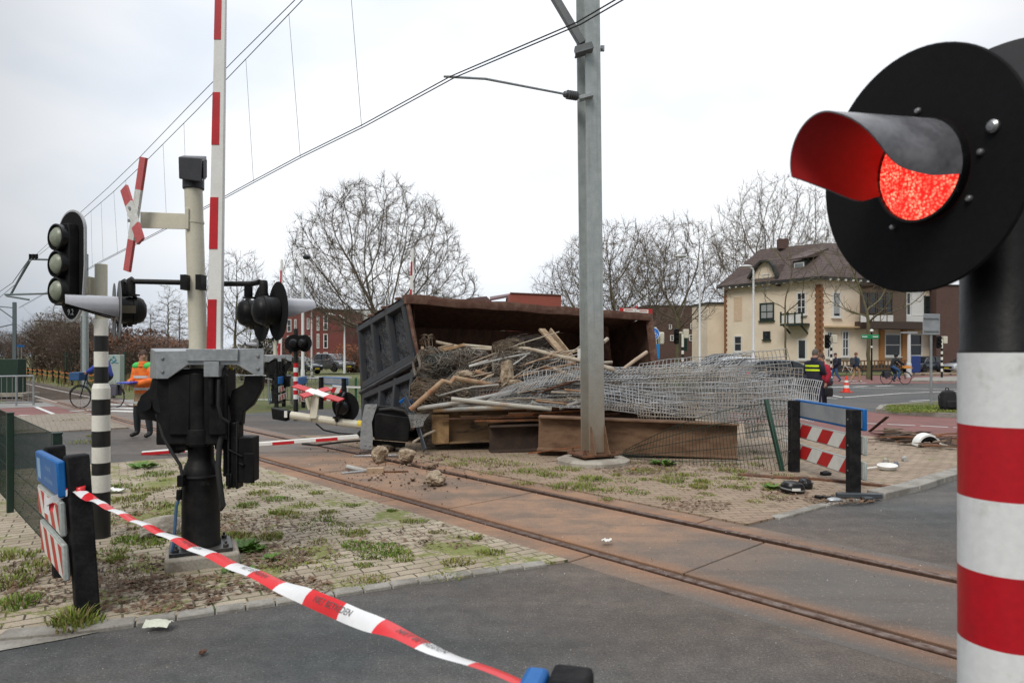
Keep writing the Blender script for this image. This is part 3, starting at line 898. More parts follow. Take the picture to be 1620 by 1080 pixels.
def hood(mb, c, n, r, L, dn=0.0, k=40, low=-.55, tip=.88, th=.004, m_out=0, m_in=1, yaw=0.0, flare=1.0):
 """sun hood: a tube cut by a slanting plane, longest at the top"""
 x, y, z = frame(n)
 c = V(c)
 nv = 24 if isinstance(low, list) else 14
 def along(cs, t):
  i = min(2, int(t * 3)); f = t * 3 - i
  a, b, d, e = cs[max(0, i - 1)], cs[i], cs[i + 1], cs[min(3, i + 2)]
  return max(-.99, min(.99, b + .5 * f * (d - a + f * (2 * a - 5 * b + 4 * d - e + f * (3 * (b - d) + e - a)))))
 def ring(rr, i):
  tt = i / nv
  if isinstance(low, list): hl_, hr_ = math.acos(along(low, tt)), math.acos(along(tip, tt))
  else: hl_ = hr_ = math.acos(low + (tip - low) * tt ** 1.15)
  rad = rr * (1 + (flare - 1) * tt)
  return [c + z * (L * tt) + x * (rad * sin(-hl_ + (hl_ + hr_) * j / k)) + y * (rad * cos(-hl_ + (hl_ + hr_) * j / k) - dn * tt) for j in range(k + 1)]
 for sgn, rr, mi in ((1, r, m_out), (-1, r - th, m_in)):
  vs, fs = [], []
  for i in range(nv + 1): vs += ring(rr, i)
  for i in range(nv):
   for j in range(k):
    a = i * (k + 1) + j
    f_ = (a, a + 1, a + k + 2, a + k + 1)
    fs.append(f_ if sgn > 0 else tuple(reversed(f_)))
  mb.mat(mi).add(vs, fs)
 mb.mat(m_out)
 for j_edge in (0, k):
  o_ = [ring(r, i)[j_edge] for i in range(nv + 1)]; i_ = [ring(r - th, i)[j_edge] for i in range(nv + 1)]
  mb.add(o_ + i_, [(i, i + 1, nv + 1 + i + 1, nv + 1 + i) for i in range(nv)])
 o_, i_ = ring(r, nv), ring(r - th, nv)
 mb.add(o_ + i_, [(j, j + 1, k + 1 + j + 1, k + 1 + j) for j in range(k)])
def banded_post(mb, base, bands, r, n=32):
 """bands: (z0, z1, mat index[, radius])"""
 b = V(base)
 for bd in bands:
  z0, z1, mi = bd[:3]; rr = bd[3] if len(bd) > 3 else r
  r1 = bd[4] if len(bd) > 4 else rr
  mb.mat(mi).lathe([(rr, z0), (r1, z1)], b, (0, 0, 1), n)
 mb.mat(bands[-1][2]).lathe([(bands[-1][3] if len(bands[-1]) > 3 else r, bands[-1][1]), (0, bands[-1][1])], b, (0, 0, 1), n)
SY = 1.60
sp = P(1588, 560, SY); sp.z = 0
sig = thing('flashing_signal', 'large round black crossing signal with lit red lamp on a red and white banded post', 'signal', sp)
mb = MB()
bh = 113 / F * SY
z0 = H - (1008 - 560) / F * SY
bands = []
z = z0 - 3 * bh; mi = 1
zz = H - (558 - 560) / F * SY
k = 0
top = zz
lst = []
while top > .02:
 lo = max(0, top - bh)
 lst.append((lo, top, 0 if k % 2 == 0 else 1))
 top = lo; k += 1
banded_post(mb, sp, list(reversed(lst)), .092, 40)
sig_white = M('signal_white', (.74, .75, .74), .42, col2=(.52, .51, .47), scale=11, thr=(.56, .74), var=.05)
mb.build('banded_post', [sig_white, M('signal_red', (.46, .006, .014), .36, col2=(.36, .012, .016), scale=9, thr=(.52, .72), var=.08)], sig)
mb = MB()
mb.lathe([(.0905, zz), (.0905, zz + .006), (.088, zz + .01), (.088, 2.2), (0, 2.2)], sp, (0, 0, 1), 40)
mb.build('black_post', black_paint, sig)
a_ = radians(72.6)
SN = V((-sin(a_), -cos(a_), -.0557)).normalized()
sc_ = P(1444.3, 273.1, 1.62)
mb = MB()
disc(mb, sc_, SN, .2837, .008, 72)
db = mb.build('backboard', disc_black, sig)
sx_, sy_, sz_ = frame(SN)
lc = sc_ - sy_ * .004 + sx_ * .0277
mb = MB()
mb.lathe([(.0, .027), (.035, .0265), (.07, .023), (.104, .018), (.112, .012)], lc, SN, 44)
mb.build('lit_lens', lens_red, sig)
mb = MB()
mb.lathe([(.112, .010), (.112, .021), (.118, .021), (.1195, .016), (.1195, .001)], lc, SN, 44)
mb.build('lens_ring', black_gloss, sig)
mb = MB()
hood(mb, lc + SN * .015, SN, .1165, .2804, dn=-.0277, low=[-.3118, -.5687, -.4157, -.278], tip=[-.30, -.3996, -.1966, .8553], flare=.8023)
mb.build('hood', [M('hood_outside', (.17, .17, .185), .27, var=.12, bump=.05, col2=(.10, .10, .11), scale=9), hood_in], sig)
mb = MB()
for an, rr in ((-38, .142), (92, .142), (-128, .145), (160, .142), (2, .142)):
 mb.lathe([(.0075, 0), (.0075, .004), (.005, .008), (0, .009)], lc + sx_ * (rr * cos(radians(an))) + sy_ * (rr * sin(radians(an))), SN, 12)
mb.lathe([(.014, 0), (.014, .006), (.009, .011), (0, .012)], lc + sx_ * .172 + sy_ * .05, SN, 16)
mb.build_each('bolt', steel, sig)
mb = MB()
mb.lathe([(.0, -.20), (.07, -.195), (.105, -.17), (.112, -.14), (.112, -.008)], lc, SN, 32)
mb.build('lamp_housing', black_paint, sig)
mb = MB()
b0 = lc - SN * .1
mb.tube([b0, b0 + V((.05, .0, .0)), V((sp.x, sp.y, b0.z)) ], .03, 12)
mb.build_each('bracket', black_paint, sig)
c2_ = P(1612, 238, 1.78)
n2_ = V((sin(radians(42)), -cos(radians(42)) * -1, 0)).normalized()
mb = MB()
disc(mb, c2_, n2_, .288, .008, 64)
mb.lathe([(.0, -.20), (.07, -.195), (.105, -.17), (.112, -.14), (.112, -.008)], c2_, n2_, 32)
mb.build('rear_backboard', M('rear_board', (.03, .03, .034), .42, var=.1), sig)
BY = 5.56
def B(px, py, dy=0.0):
 return P(px, py, BY + dy)
bb = V((B(318, 560).x, BY, 0))
fo = tag(MB().box(bb + V((.02, -.02, .055)), (.54, .46, .13), V((.9, .43, 0)).normalized(), V((-.43, .9, 0)).normalized()).build('foundation_block', concrete, bevel=.02), 'pale concrete foundation block under the black barrier machine', 'foundation')
bar = thing('barrier_machine', 'tall level crossing barrier machine with cream pole, raised red and white boom and black lamps', 'barrier', bb + V((0, 0, .12)))
e1, e2 = V((.9, .43, 0)).normalized(), V((-.43, .9, 0)).normalized()
mb = MB()
mb.box(bb + V((0, 0, .137)), (.46, .40, .03), e1, e2)
for sx in (-1, 1):
 for sy in (-1, 1):
  q = bb + e1 * (.18 * sx) + e2 * (.15 * sy)
  mb.cyl(q + V((0, 0, .15)), q + V((0, 0, .20)), .011, n=8)
  mb.cyl(q + V((0, 0, .152)), q + V((0, 0, .175)), .024, n=6)
mb.build('base_plate', M('base_plate', (.03, .032, .035), .4, .3, col2=(.06, .055, .05), var=.2), bar, bevel=.004)
mb = MB()
mb.lathe([(.152, .150), (.152, .185), (.146, .20), (.143, .70), (.140, .74), (.125, .79), (.104, .835), (.099, .86), (.099, 1.08), (.105, 1.09)], bb, (0, 0, 1), 40)
mb.build('base_column', black_paint, bar)
mb = MB()
mb.lathe([(.1, .775), (.1535, .715), (.1535, .708)], bb, (0, 0, 1), 40)
mb.cyl(B(321, 765, -.14), B(321, 765, -.17), .018, n=8)
mb.cyl(B(329, 765, -.14), B(329, 765, -.16), .01, n=8)
mb.build('clamp', black_matt, bar)
mb = MB()      # mechanism housing
mb.box(B(312, 641), (.50, .34, .60))
mb.box(B(285, 640, -.18), (.17, .04, .48))
mb.box(B(345, 640, -.18), (.15, .04, .48))
mb.box(B(300, 702), (.10, .28, .07))
mb.box(B(280, 708, -.05), (.09, .1, .08))
mb.build('mechanism_box', black_matt, bar, bevel=.012)
mb = MB()
mb.cyl(B(314, 705, -.13), B(314, 590, -.13), .075, n=28)
mb.cyl(B(314, 702, -.12), B(314, 678, -.12), .094, n=28)
mb.cyl(B(334, 592, -.22), B(334, 640, -.22), .02, n=10)
for px in (286, 349):
 mb.box(B(px, 705, -.05), (.08, .05, .05))
mb.build('column_sleeve', black_paint, bar, bevel=.004)
mb = MB()      # galvanised head bracket
def flat_plate(mb, pts, dy, t):
 """plate facing the viewer from photo points, front at depth dy"""
 a = [B(x_, y_, dy) for x_, y_ in pts]
 b_ = [p + V((0, t, 0)) for p in a]
 k = len(a)
 mb.add(a + b_, [tuple(range(k)), tuple(range(2 * k - 1, k - 1, -1))] + [(i, k + i, k + (i + 1) % k, (i + 1) % k) for i in range(k)])
flat_plate(mb, [(246, 558), (246, 599), (265, 599), (297, 577), (375, 577), (402, 593), (417, 593), (417, 553), (330, 553)], -.24, .012)
flat_plate(mb, [(294, 552), (294, 571), (376, 571), (376, 552)], -.262, .02)
flat_plate(mb, [(322, 572), (322, 596), (346, 596), (346, 572)], -.262, .10)
mb.hexa([B(246, 558, -.24), B(417, 553, -.24), B(417, 553, .02), B(238, 553, .05), B(246, 556, -.24), B(417, 551, -.24), B(417, 551, .02), B(238, 551, .05)])
mb.hexa([B(237, 598, .03), B(246, 599, -.24), B(246.5, 558, -.24), B(238, 552, .03), B(239, 598, .03), B(248, 599, -.23), B(248.5, 558, -.23), B(240, 552, .03)])
hb = mb.build('head_bracket', galv, bar, fix=True, bevel=.003, segs=1)
mb = MB()
for px, py in ((257, 567), (257, 588), (408, 563), (408, 583)):
 mb.lathe([(.014, 0), (.014, .004), (.01, .012), (0, .013)], B(px, py, -.241), (0, -1, 0), 14)
mb.build_each('bolt', steel, hb)
for nm, pts, dy in (('counterweight_arm', [(240, 598), (266, 598), (266, 650), (258, 692), (250, 668), (236, 664), (222, 664), (215, 645), (222, 626), (236, 614)], -.10),
     ('counterweight_arm', [(388, 594), (416, 594), (414, 614), (400, 640), (385, 652), (383, 672), (366, 672), (362, 640), (366, 618), (384, 608)], -.10)):
 mb = MB()
 a = [B(x_, y_, dy) for x_, y_ in pts]; bq = [p + V((0, .06, 0)) for p in a]
 kk = len(a)
 mb.add(a + bq, [tuple(range(kk)), tuple(range(2 * kk - 1, kk - 1, -1))] + [(i, kk + i, kk + (i + 1) % kk, (i + 1) % kk) for i in range(kk)])
 mb.build(nm, black_paint, bar, fix=True, bevel=.008)
mb = MB()
mb.box(B(372, 718, -.08), (.085, .1, .52)); mb.box(B(366, 718, -.09), (.02, .13, .54)); mb.box(B(379, 718, -.09), (.02, .13, .54))
mb.box(B(365, 757, -.10), (.05, .09, .1))
mb.build('counterweight_bar', black_paint, bar, bevel=.01)
mb = MB()
mb.box(B(390, 725, -.06), (.15, .16, .36)); mb.box(B(364, 722, -.02), (.06, .14, .30)); mb.box(B(388, 701, -.06), (.12, .14, .12))
mb.box(B(394, 740, -.145), (.085, .02, .24))
mb.cyl(B(360, 710, -.15), B(384, 722, -.16), .008, n=8)
mb.cyl(B(378, 732, -.16), B(386, 736, -.16), .014, n=8)
mb.build('counterweight', black_matt, bar, bevel=.014)
mb = MB()      # small boss on the left arm
mb.cyl(B(228, 640, -.12), B(228, 640, -.20), .05, n=16); mb.cyl(B(228, 640, -.16), B(240, 642, -.16), .02, n=10)
mb.cyl(B(257, 640, -.05), B(257, 640, -.16), .07, n=20)
mb.cyl(B(362, 633, -.1), B(352, 633, -.1), .04, n=14)
mb.build_each('pivot', black_gloss, bar)
mb = MB()
mb.cyl(B(315, 600, .02), B(306, 296, .02), .069, n=32)
mb.build('pole', cream, bar)
mb = MB()
mb.cyl(B(306, 300, .02), B(306, 282, .02), .082, n=28)
mb.hexa([B(283, 283, -.08), B(319, 288, -.16), B(326, 284, .06), B(290, 281, .12), B(282, 248, -.08), B(320, 250, -.17), B(327, 247, .06), B(289, 246, .12)])
mb.build('bell_housing', dark_grey_paint, bar, fix=True, bevel=.008)
mb = MB()
mb.hexa([B(321, 284, -.155), B(326, 281, .04), B(326, 253, .04), B(321, 255, -.155), B(322, 284, -.15), B(327.5, 281, .04), B(327.5, 253, .04), B(322, 255, -.15)])
mb.build('grille', black_matt, bar, fix=True)
mb = MB()
blo, bhi = B(337, 556, -.20), B(349, -95, -.24)
def boom_pt(t): return blo + (bhi - blo) * t
segs_px = [(556, 473), (473, 393), (393, 311), (311, 228), (228, 145), (145, 62), (62, -20), (-20, -95)]
def boom_box(mb, t0, t1, xa, xb, ya, yb):
 vs = []
 for t in (t0, t1):
  c = boom_pt(t); s_ = 1 - .32 * t
  vs += [c + V((xa * s_, ya * s_, 0)), c + V((xb * s_, ya * s_, 0)), c + V((xb * s_, yb * s_, 0)), c + V((xa * s_, yb * s_, 0))]
 mb.hexa(vs)
tot = 556 + 95
boom_box(mb, 0, 1, -.052, .062, 0, .05)
bm_ = mb.build('boom', white_paint, bar, bevel=.006)
for k, (a, b_) in enumerate(segs_px):
 if k % 2 == 0:
  mb = MB()
  boom_box(mb, (556 - a) / tot, (556 - b_) / tot, -.05, .022, -.004, .002)
  mb.build('red_band', red_paint, bm_)
mb = MB()
cc = B(214, 340)
xx = V((.85, -.52, 0)); zz_ = V((0, 0, 1)); nn = xx.cross(zz_).normalized()
def blade(mb, d, c, w, mats):
 L = d.length; e = d.normalized(); s_ = nn.cross(e).normalized()
 for t0, t1, mi in mats:
  p, q = c + e * (L * (t0 - .5)), c + e * (L * (t1 - .5))
  mb.mat(mi).hexa([p - s_ * w / 2, q - s_ * w / 2, q + s_ * w / 2, p + s_ * w / 2,
       p - s_ * w / 2 + nn * .022, q - s_ * w / 2 + nn * .022, q + s_ * w / 2 + nn * .022, p + s_ * w / 2 + nn * .022])
def fixn(v): return v
d1 = xx * .24 + V((0, 0, .90)); d2 = xx * -.24 + V((0, 0, .46))
blade(mb, d1, cc - nn * .012, .085, [(0, .28, 1), (.28, .72, 0), (.72, 1, 1)])
blade(mb, d2, cc + nn * .012, .09, [(0, .3, 1), (.3, .7, 0), (.7, 1, 1)])
cr_ = mb.build('crossing_cross', [M('cross_white', (.66, .66, .63), .5), M('cross_red', (.52, .10, .10), .5)], bar, fix=True)
mb = MB()
for k in (-.05, .05):
 mb.lathe([(.014, 0), (.014, .008), (0, .01)], cc + nn * .035 + xx * (-.02 + k * .1) + V((0, 0, k)), nn, 10)
mb.build_each('bolt', steel, cr_)
mb = MB()
mb.hexa([B(222, 361, .10), B(301, 363, .0), B(301, 363, .06), B(222, 361, .16), B(222, 335, .10), B(301, 338, .0), B(301, 338, .06), B(222, 335, .16)])
mb.box(B(303, 349, .02), (.03, .17, .17))
mb.lathe([(.073, -.008), (.073, .008)], B(308, 352, .02), (0, 0, 1), 28)
mb.build('cross_arm', cream, bar, fix=True, bevel=.004)
mb = MB()
mb.tube([B(206, 445, -.05), B(296, 447, -.05)], .021, 14)
mb.tube([B(340, 449, -.05), B(398, 449, -.05), B(411, 446, -.12)], .021, 14)
mb.tube([B(340, 450, .10), B(392, 450, .10)], .016, 12)
for px, py, dy in ((207, 447, -.05), (196, 450, .12), (417, 449, -.12), (393, 452, .12)):
 a = B(px, py, dy)
 mb.tube([a + V((0, 0, -.09)), a + V((0, 0, -.02)), a + V((0, 0, .015)), a + V((.0 if px > 300 else .02, 0, .028))], [.034, .034, .032, .026], 14)
 mb.box(a + V((.01, 0, -.10)), (.09, .07, .012))
for px in (294, 318):
 mb.box(B(px, 447, -.07), (.045, .10, .12))
mb.build('lamp_bar', black_paint, bar)
def lamp(c, n, parent, rear=False, hoodL=.40, board=.235, gl=board_grey):
 n = V(n).normalized()
 m1 = MB()
 m1.lathe([(0, -.20), (.05, -.196), (.09, -.175), (.105, -.15), (.108, -.13), (.118, -.125), (.118, -.10), (.108, -.095), (.108, -.01)], c, n, 30)
 h = m1.build('lamp_housing', black_paint, parent)
 m1 = MB(); disc(m1, V(c), n, board, .005, 44); m1.build('backboard', gl, h)
 m1 = MB(); hood(m1, V(c) + n * .004, n, .108, hoodL, low=-.6, tip=.30, dn=.0)
 m1.build('hood', [M('sheen_hood', (.30, .30, .32), .25, .2, var=.06, coat=.5), black_matt], h)
 m1 = MB(); m1.lathe([(.1, .004), (.07, .02), (0, .028)], c, n, 24)
 m1.build('lens', M('dark_red_lens', (.10, .008, .008), .2), h)
 m1 = MB()
 x_, y_, z_ = frame(n)
 m1.box(V(c) - n * .08 - x_ * .0 - V((0, 0, .11)), (.03, .02, .05)); m1.box(V(c) - n * .06 + x_ * .112 + y_ * .0, (.10, .02, .06), n, x_, y_)
 m1.build_each('latch', M('latch_metal', (.12, .10, .07), .45, .6), h)
lamp(B(188, 490, -.05), (-.83, -.56, 0), bar, hoodL=.36)
lamp(B(180, 492, .16), (-.83, -.56, 0), bar, hoodL=.30)
lamp(B(440, 492, -.12), (.79, .61, 0), bar, hoodL=.27, gl=disc_black)
lamp(B(414, 496, .14), (.79, .61, 0), bar, hoodL=.25, gl=disc_black)
mb = MB()
mb.tube([B(248, 655, -.15), B(258, 690, -.17), B(272, 715, -.17), B(285, 735, -.17), B(290, 760, -.16)], .013, 10)
mb.tube([B(346, 600, -.24), B(345, 640, -.25), B(350, 660, -.22), B(362, 668, -.18)], .012, 10)
mb.tube([B(352, 680, -.15), B(347, 705, -.16), B(345, 740, -.17), B(349, 775, -.17), B(353, 800, -.16), B(349, 806, -.14)], [.02, .022, .022, .022, .02, .015], 12)
mb.tube([B(350, 596, -.2), B(356, 585, -.18), B(358, 578, -.1)], .018, 10)
mb.build_each('cable', rubber, bar)
mb = MB()
mb.box(B(287, 760, -.16), (.05, .05, .09)); mb.cyl(B(284, 774, -.16), B(283, 790, -.16), .022, n=10)
mb.build_each('cable_gland', black_matt, bar, bevel=.004)
mb = MB()
mb.tube([B(283, 788, -.16), B(279, 800, -.17), B(277, 830, -.19), B(275, 860, -.2), B(268, 888, -.2)], .012, 10)
mb.build('blue_cable', M('blue_cable', (.06, .13, .24), .5), bar)
mb = MB()
mb.box(B(359, 577, .05), (.05, .01, .04)); mb.box(B(362, 583, .05), (.07, .01, .018))
mb.build_each('yellow_tag', yellow, bar)
mb = MB(); mb.tube([B(366, 591, .1), B(430, 600, 1.2)], .006, 6); mb.build('stay_wire', galv, bar)
TY = 6.27
def T(px, py, dy=0.0): return P(px, py, TY + dy)
tb = V((T(160, 560).x, TY, 0))
ts = thing('traffic_signal', 'three lens tram signal numbered 9.2 on a black and white banded post', 'signal', tb)
mb = MB()
m1_ = TY / F
bl = [(0.0, H - 217 * m1_, 1, .0765)]
for ya, yb, mi, ra, rb in [(777, 750, 0, .0755, .0755), (750, 731, 1, .0755, .0755), (731, 706, 0, .0755, .0755), (706, 681, 1, .0755, .0755), (681, 656, 0, .0755, .0755), (656, 631, 1, .0755, .0755),
       (631, 614, 0, .0755, .0755), (614, 606, 0, .0755, .060), (606, 580, 1, .058, .058), (580, 556, 0, .058, .058), (556, 531, 1, .058, .058), (531, 505, 0, .058, .058)]:
 bl.append((H - (ya - 560) * m1_, H - (yb - 560) * m1_, mi, ra, rb))
banded_post(mb, tb, bl, .0755, 32)
mb.build('banded_post', [cream_band, black_band], ts)
mb = MB()
mb.lathe([(.052, H + 50 * m1_), (.052, H + 142 * m1_), (.0, H + 143 * m1_)], tb, (0, 0, 1), 28)
mb.box(T(141, 457, -.02), (.06, .07, .22)); mb.box(T(133, 460, -.05), (.08, .05, .06))
mb.build('post_top', cream, ts, bevel=.004)
TNn = V((-.46, -.888, 0)).normalized()
hx, hy, hz = frame(TNn)
hc = T(113, 420, -.14)
mb = MB()
def oval(mb, c, n, a, b, r, t):
 x_, y_, z_ = frame(n)
 pts = []
 for j in range(48):
  an = 2 * pi * j / 48
  cx, cy = cos(an), sin(an)
  yy = (b - a) * (1 if cy > 0 else -1) if abs(cy) > 1e-6 else 0
  pts.append((a * cx * (1.0), a * cy * 1.0 + (yy if abs(cy) > .02 else 0)))
 pts = [(px_ * (1 if py_ > -.1 else max(.42, 1 + (py_ + .1) * .75)), py_) for px_, py_ in pts]
 mb.prism(pts, c - z_ * t, x_, y_, t)
oval(mb, hc, TNn, .20, .50, 0, .02)
bd = mb.build('backboard', M('oval_rim', (.42, .43, .44), .5), ts, fix=True)
mb = MB(); oval(mb, hc + TNn * .004, TNn, .185, .482, 0, .006); mb.build('board_face', disc_black, bd, fix=True)
text_on('lettering', '9.2', .075, hc + TNn * .006 - hy * .42 + hx * .0, hx, hy, lettering_white, bd)
lensm = M('frosted_lens', (.27, .30, .23), .35, col2=(.20, .22, .165), scale=14, var=.12)
mb = MB()
mb.prism([(-.10, -.36), (.10, -.36), (.12, -.3), (.12, .3), (.10, .36), (-.10, .36), (-.12, .3), (-.12, -.3)], hc, hx, hy, .09)
hs = mb.build('signal_housing', black_matt, ts, fix=True, bevel=.01)
for yy in (.235, .0, -.235):
 c = hc + TNn * .09 + hy * yy
 mb = MB(); mb.lathe([(.118, -.01), (.118, .05), (.106, .055), (.104, .03), (.098, .015)], c, TNn, 32); mb.build('lens_hood', black_gloss, hs)
 mb = MB(); mb.lathe([(.099, .012), (.085, .045), (.055, .068), (0, .078)], c, TNn, 30); mb.build('lens', lensm, hs)
def stripes(mb, o, x, y, w, h, nst, lean, i0=0, t=.002):
 """slanted stripes cut to a w by h board (mat 1 over mat 0)"""
 o, x, y = V(o), V(x), V(y); n_ = x.cross(y).normalized()
 sw = w / nst
 for i in range(-3, nst + 3):
  if (i + i0) % 2: continue
  a = i * sw
  poly = [V((a, 0, 0)), V((a + sw, 0, 0)), V((a + sw + lean, h, 0)), V((a + lean, h, 0))]
  for nn_, d_, less in ((V((1, 0, 0)), w, True), (V((1, 0, 0)), 0, False)):
   poly = clip(poly, nn_, d_, less)
   if len(poly) < 3: break
  if len(poly) < 3: continue
  mb.poly([o + x * p.x + y * p.y + n_ * t for p in poly])
def frame_panel(o, x, y, w, h, t, face, edge, parent, name, bw=.018):
 """a flat panel box with a face sheet; o is the lower left of the front"""
 o, x, y = V(o), V(x).normalized(), V(y).normalized(); n_ = x.cross(y).normalized()
 m1 = MB(); m1.box(o + x * w / 2 + y * h / 2 - n_ * t / 2, (w, h, t), x, y, n_)
 p = m1.build(name, edge, parent, bevel=min(.008, t * .3))
 return p
def barrier_board(name, label, pa, pb, height, face_sign, panels, post=(.135, .13), blue_back=False, bolts=True, text=None, ov=.10):
 """pa, pb: post bases; panels: (z0, z1, kind)"""
 pa, pb = V(pa), V(pb)
 x = (pb - pa); Lw = x.length; x.normalize()
 n_ = V((x.y, -x.x, 0)) * face_sign
 t = thing(name, label, 'barrier board', pa)
 for q in (pa, pb):
  m1 = MB(); m1.box(q + V((0, 0, height / 2 - .1)), (post[0], post[1], height + .2), x, V((-x.y, x.x, 0)))
  pp = m1.build('post', plastic_post, t, bevel=.012)
  if bolts:
   m1 = MB()
   for z0, z1, kind in panels:
    m1.lathe([(.012, 0), (.012, .006), (0, .009)], q - n_ * (post[1] / 2 + .0) + V((0, 0, (z0 + z1) / 2)), -n_, 10)
   m1.build_each('bolt', steel, pp)
 for z0, z1, kind in panels:
  xr = x if face_sign > 0 else -x
  st = (pa if face_sign > 0 else pb)
  o = st - xr * ov + n_ * (post[1] / 2 + .052) + V((0, 0, z0))
  w = Lw + 2 * ov; h = z1 - z0
  if kind == 'blue':
   m1 = MB(); m1.box(o + xr * w / 2 + V((0, 0, h / 2)) - n_ * .025, (w, h, .05), xr, (0, 0, 1), n_)
   p = m1.build('blue_panel', blue_sign, t, bevel=.012)
   m1 = MB(); m1.box(o + xr * w / 2 + V((0, 0, h / 2)) - n_ * .0505, (w - .05, h - .06, .005), xr, (0, 0, 1), n_)
   m1.build('panel_back', sign_grey, p)
   if text:
    icon = MB(); c_ = o + xr * (w * .17) + V((0, 0, h / 2))
    icon.box(c_ + n_ * .001, (.17, h * .62, .003), xr, (0, 0, 1), n_)
    icon.build('pictogram', M('pale_blue', (.25, .42, .62), .5), p)
    text_on('lettering', text, .062, o + xr * (w * .62) + V((0, 0, h / 2)), xr, (0, 0, 1), M('pale_blue', (.25, .42, .62), .5), p, spacing=1.35)
  else:
   m1 = MB(); m1.box(o + xr * w / 2 + V((0, 0, h / 2)) - n_ * .016, (w, h, .032), xr, (0, 0, 1), n_)
   p = m1.build('striped_panel', M('panel_frame', (.36, .39, .37), .5), t, bevel=.01)
   for sd in (1, -1):
    xs = xr * sd
    oo = o + xr * (.0 if sd > 0 else w) + n_ * (.0005 if sd > 0 else -.0325)
    m1 = MB()
    m1.mat(0).box(oo + xs * w / 2 + V((0, 0, h / 2)) + n_ * (.001 * sd), (w - .03, h - .03, .002), xs, (0, 0, 1), n_ * sd)
    m1.mat(1); stripes(m1, oo + xs * .017 + V((0, 0, .017)) + n_ * (.002 * sd), xs, V((0, 0, 1)), w - .034, h - .034, 6, (-.17 if kind == 'l' else .17) * sd, 0, .001)
    m1.build('stripes', [sign_white, sign_red], p, smooth=False)
 return t
pa_, pb_ = V((-2.735, 4.40, 0)), V((-3.415, 5.20, 0))
lbd = barrier_board('barrier_board', 'barrier board with blue panel at the left kerb, striped tape tied to its post', pa_, pb_, 1.055,
    -1, [(.80, 1.03, 'blue'), (.555, .775, 'l'), (.275, .51, 'l')], text='er kan nog\neen trein komen', bolts=False, ov=.05)
lbd.rotation_euler = (0, -.07, 0)
barrier_board('barrier_board', 'barrier board seen from behind with grey panel back beside the bent green post', G(1256, 748), G(1350, 785), 1.04,
    -1, [(.79, 1.05, 'blue'), (.50, .72, 'l'), (.20, .42, 'l')], post=(.125, .13))
q0 = V((.118, 1.38, 0))
barrier_board('barrier_board', 'barrier board at the bottom edge with only its post cap and blue corner showing', q0, q0 + V((-.25, -.95, 0)), 1.055,
    1, [(.80, 1.055, 'blue'), (.55, .77, 'l'), (.29, .51, 'l')], post=(.095, .085), bolts=False, ov=.02)
def tape():
 A = V((-2.76, 4.335, .83)); Bp = V((.055, 1.45, .985))
 D = Bp - A; Ln = D.length
 N_ = 220
 W_ = .054
 tw = [(0, 1.55), (.05, .9), (.12, 1.65), (.34, 1.68), (.55, 1.5), (.674, 1.42), (.78, .62), (.83, .9), (.887, 1.6), (.954, 1.86), (1, 1.9)]
 def twist(t):
  for (a, va), (b, vb) in zip(tw, tw[1:]):
   if t <= b:
    k_ = (t - a) / (b - a); k_ = k_ * k_ * (3 - 2 * k_)
    return va + (vb - va) * k_
  return tw[-1][1]
 d0 = D.normalized()
 side0 = d0.cross(V((0, 0, 1))).normalized(); up0 = side0.cross(d0).normalized()
 def centre(t):
  sag = -.025 * 4 * t * (1 - t)
  return A + D * t + V((0, 0, sag))
 def pt(t, v):
  a = twist(t)
  w_ = up0 * cos(a) + side0 * sin(a) * -1
  curl = .006 * sin(v * pi) + .004 * sin(t * 60)
  nn_ = d0.cross(w_).normalized()
  return centre(t) + w_ * (W_ * (v - .5)) + nn_ * curl
 m1 = MB()
 nb = round(Ln / .205)
 for k in range(nb):
  t0, t1 = k / nb, (k + 1) / nb
  m1.mat(k % 2)
  m1.grid(lambda u, v: pt(t0 + (t1 - t0) * u, v), 8, 4)
 o = m1.build('barrier_tape', [M('tape_white', (.72, .72, .72), .3, var=.03), M('tape_red', (.66, .018, .022), .3, var=.05)], angle=180)
 tag(o, 'red and white barrier tape stretched diagonally from the left board to the bottom edge', 'tape')
 for k, s_ in enumerate((2.0, 2.62, 3.18, 3.62)):
  def warp(x, y, s_=s_):
   t = (s_ + x) / Ln
   t = max(0.0, min(1.0, t))
   p = pt(t, .55 + y / W_);
   e = (pt(min(1, t + .002), .5) - pt(max(0, t - .002), .5)).normalized()
   w_ = (pt(t, .9) - pt(t, .1)).normalized()
   n__ = e.cross(w_).normalized()
   if n__.dot(V((0, 0, H)) - p) < 0: n__ = -n__
   return p + n__ * .0022
  text_on('lettering', 'NIET BETREDEN', .029, (0, 0, 0), (1, 0, 0), (0, 1, 0), M('tape_print', (.10, .09, .09), .6), o, warp=warp)
 m1 = MB()    # knot and loose end round the post
 m1.mat(1).grid(lambda u, v: V((-2.74 - .16 * u, 4.335 + .02 * sin(u * 9), .83 + .035 * (v - .5) + .012 * sin(u * 14))), 10, 3)
 m1.mat(1).box(V((-2.735, 4.33, .835)), (.05, .05, .05), V((.8, .5, .2)).normalized(), V((-.5, .8, 0)).normalized(), V((.1, -.1, 1)).normalized())
 m1.mat(0).grid(lambda u, v: V((-2.80 - .14 * u, 4.30 - .02 * u + .02 * sin(u * 7), .83 - .07 * u + .04 * (v - .5))), 10, 3)
 m1.mat(1).grid(lambda u, v: V((-2.93 + .05 * u, 4.28 + .02 * v, .765 + .05 * (v - .5) - .03 * u)), 8, 3)
 m1.mat(0).grid(lambda u, v: V((-2.90 - .03 * v, 4.275, .80 - .11 * u + .02 * v)), 8, 3)
 m1.build('knot', [MATS['tape_white'], MATS['tape_red']], o, angle=180)
tape()
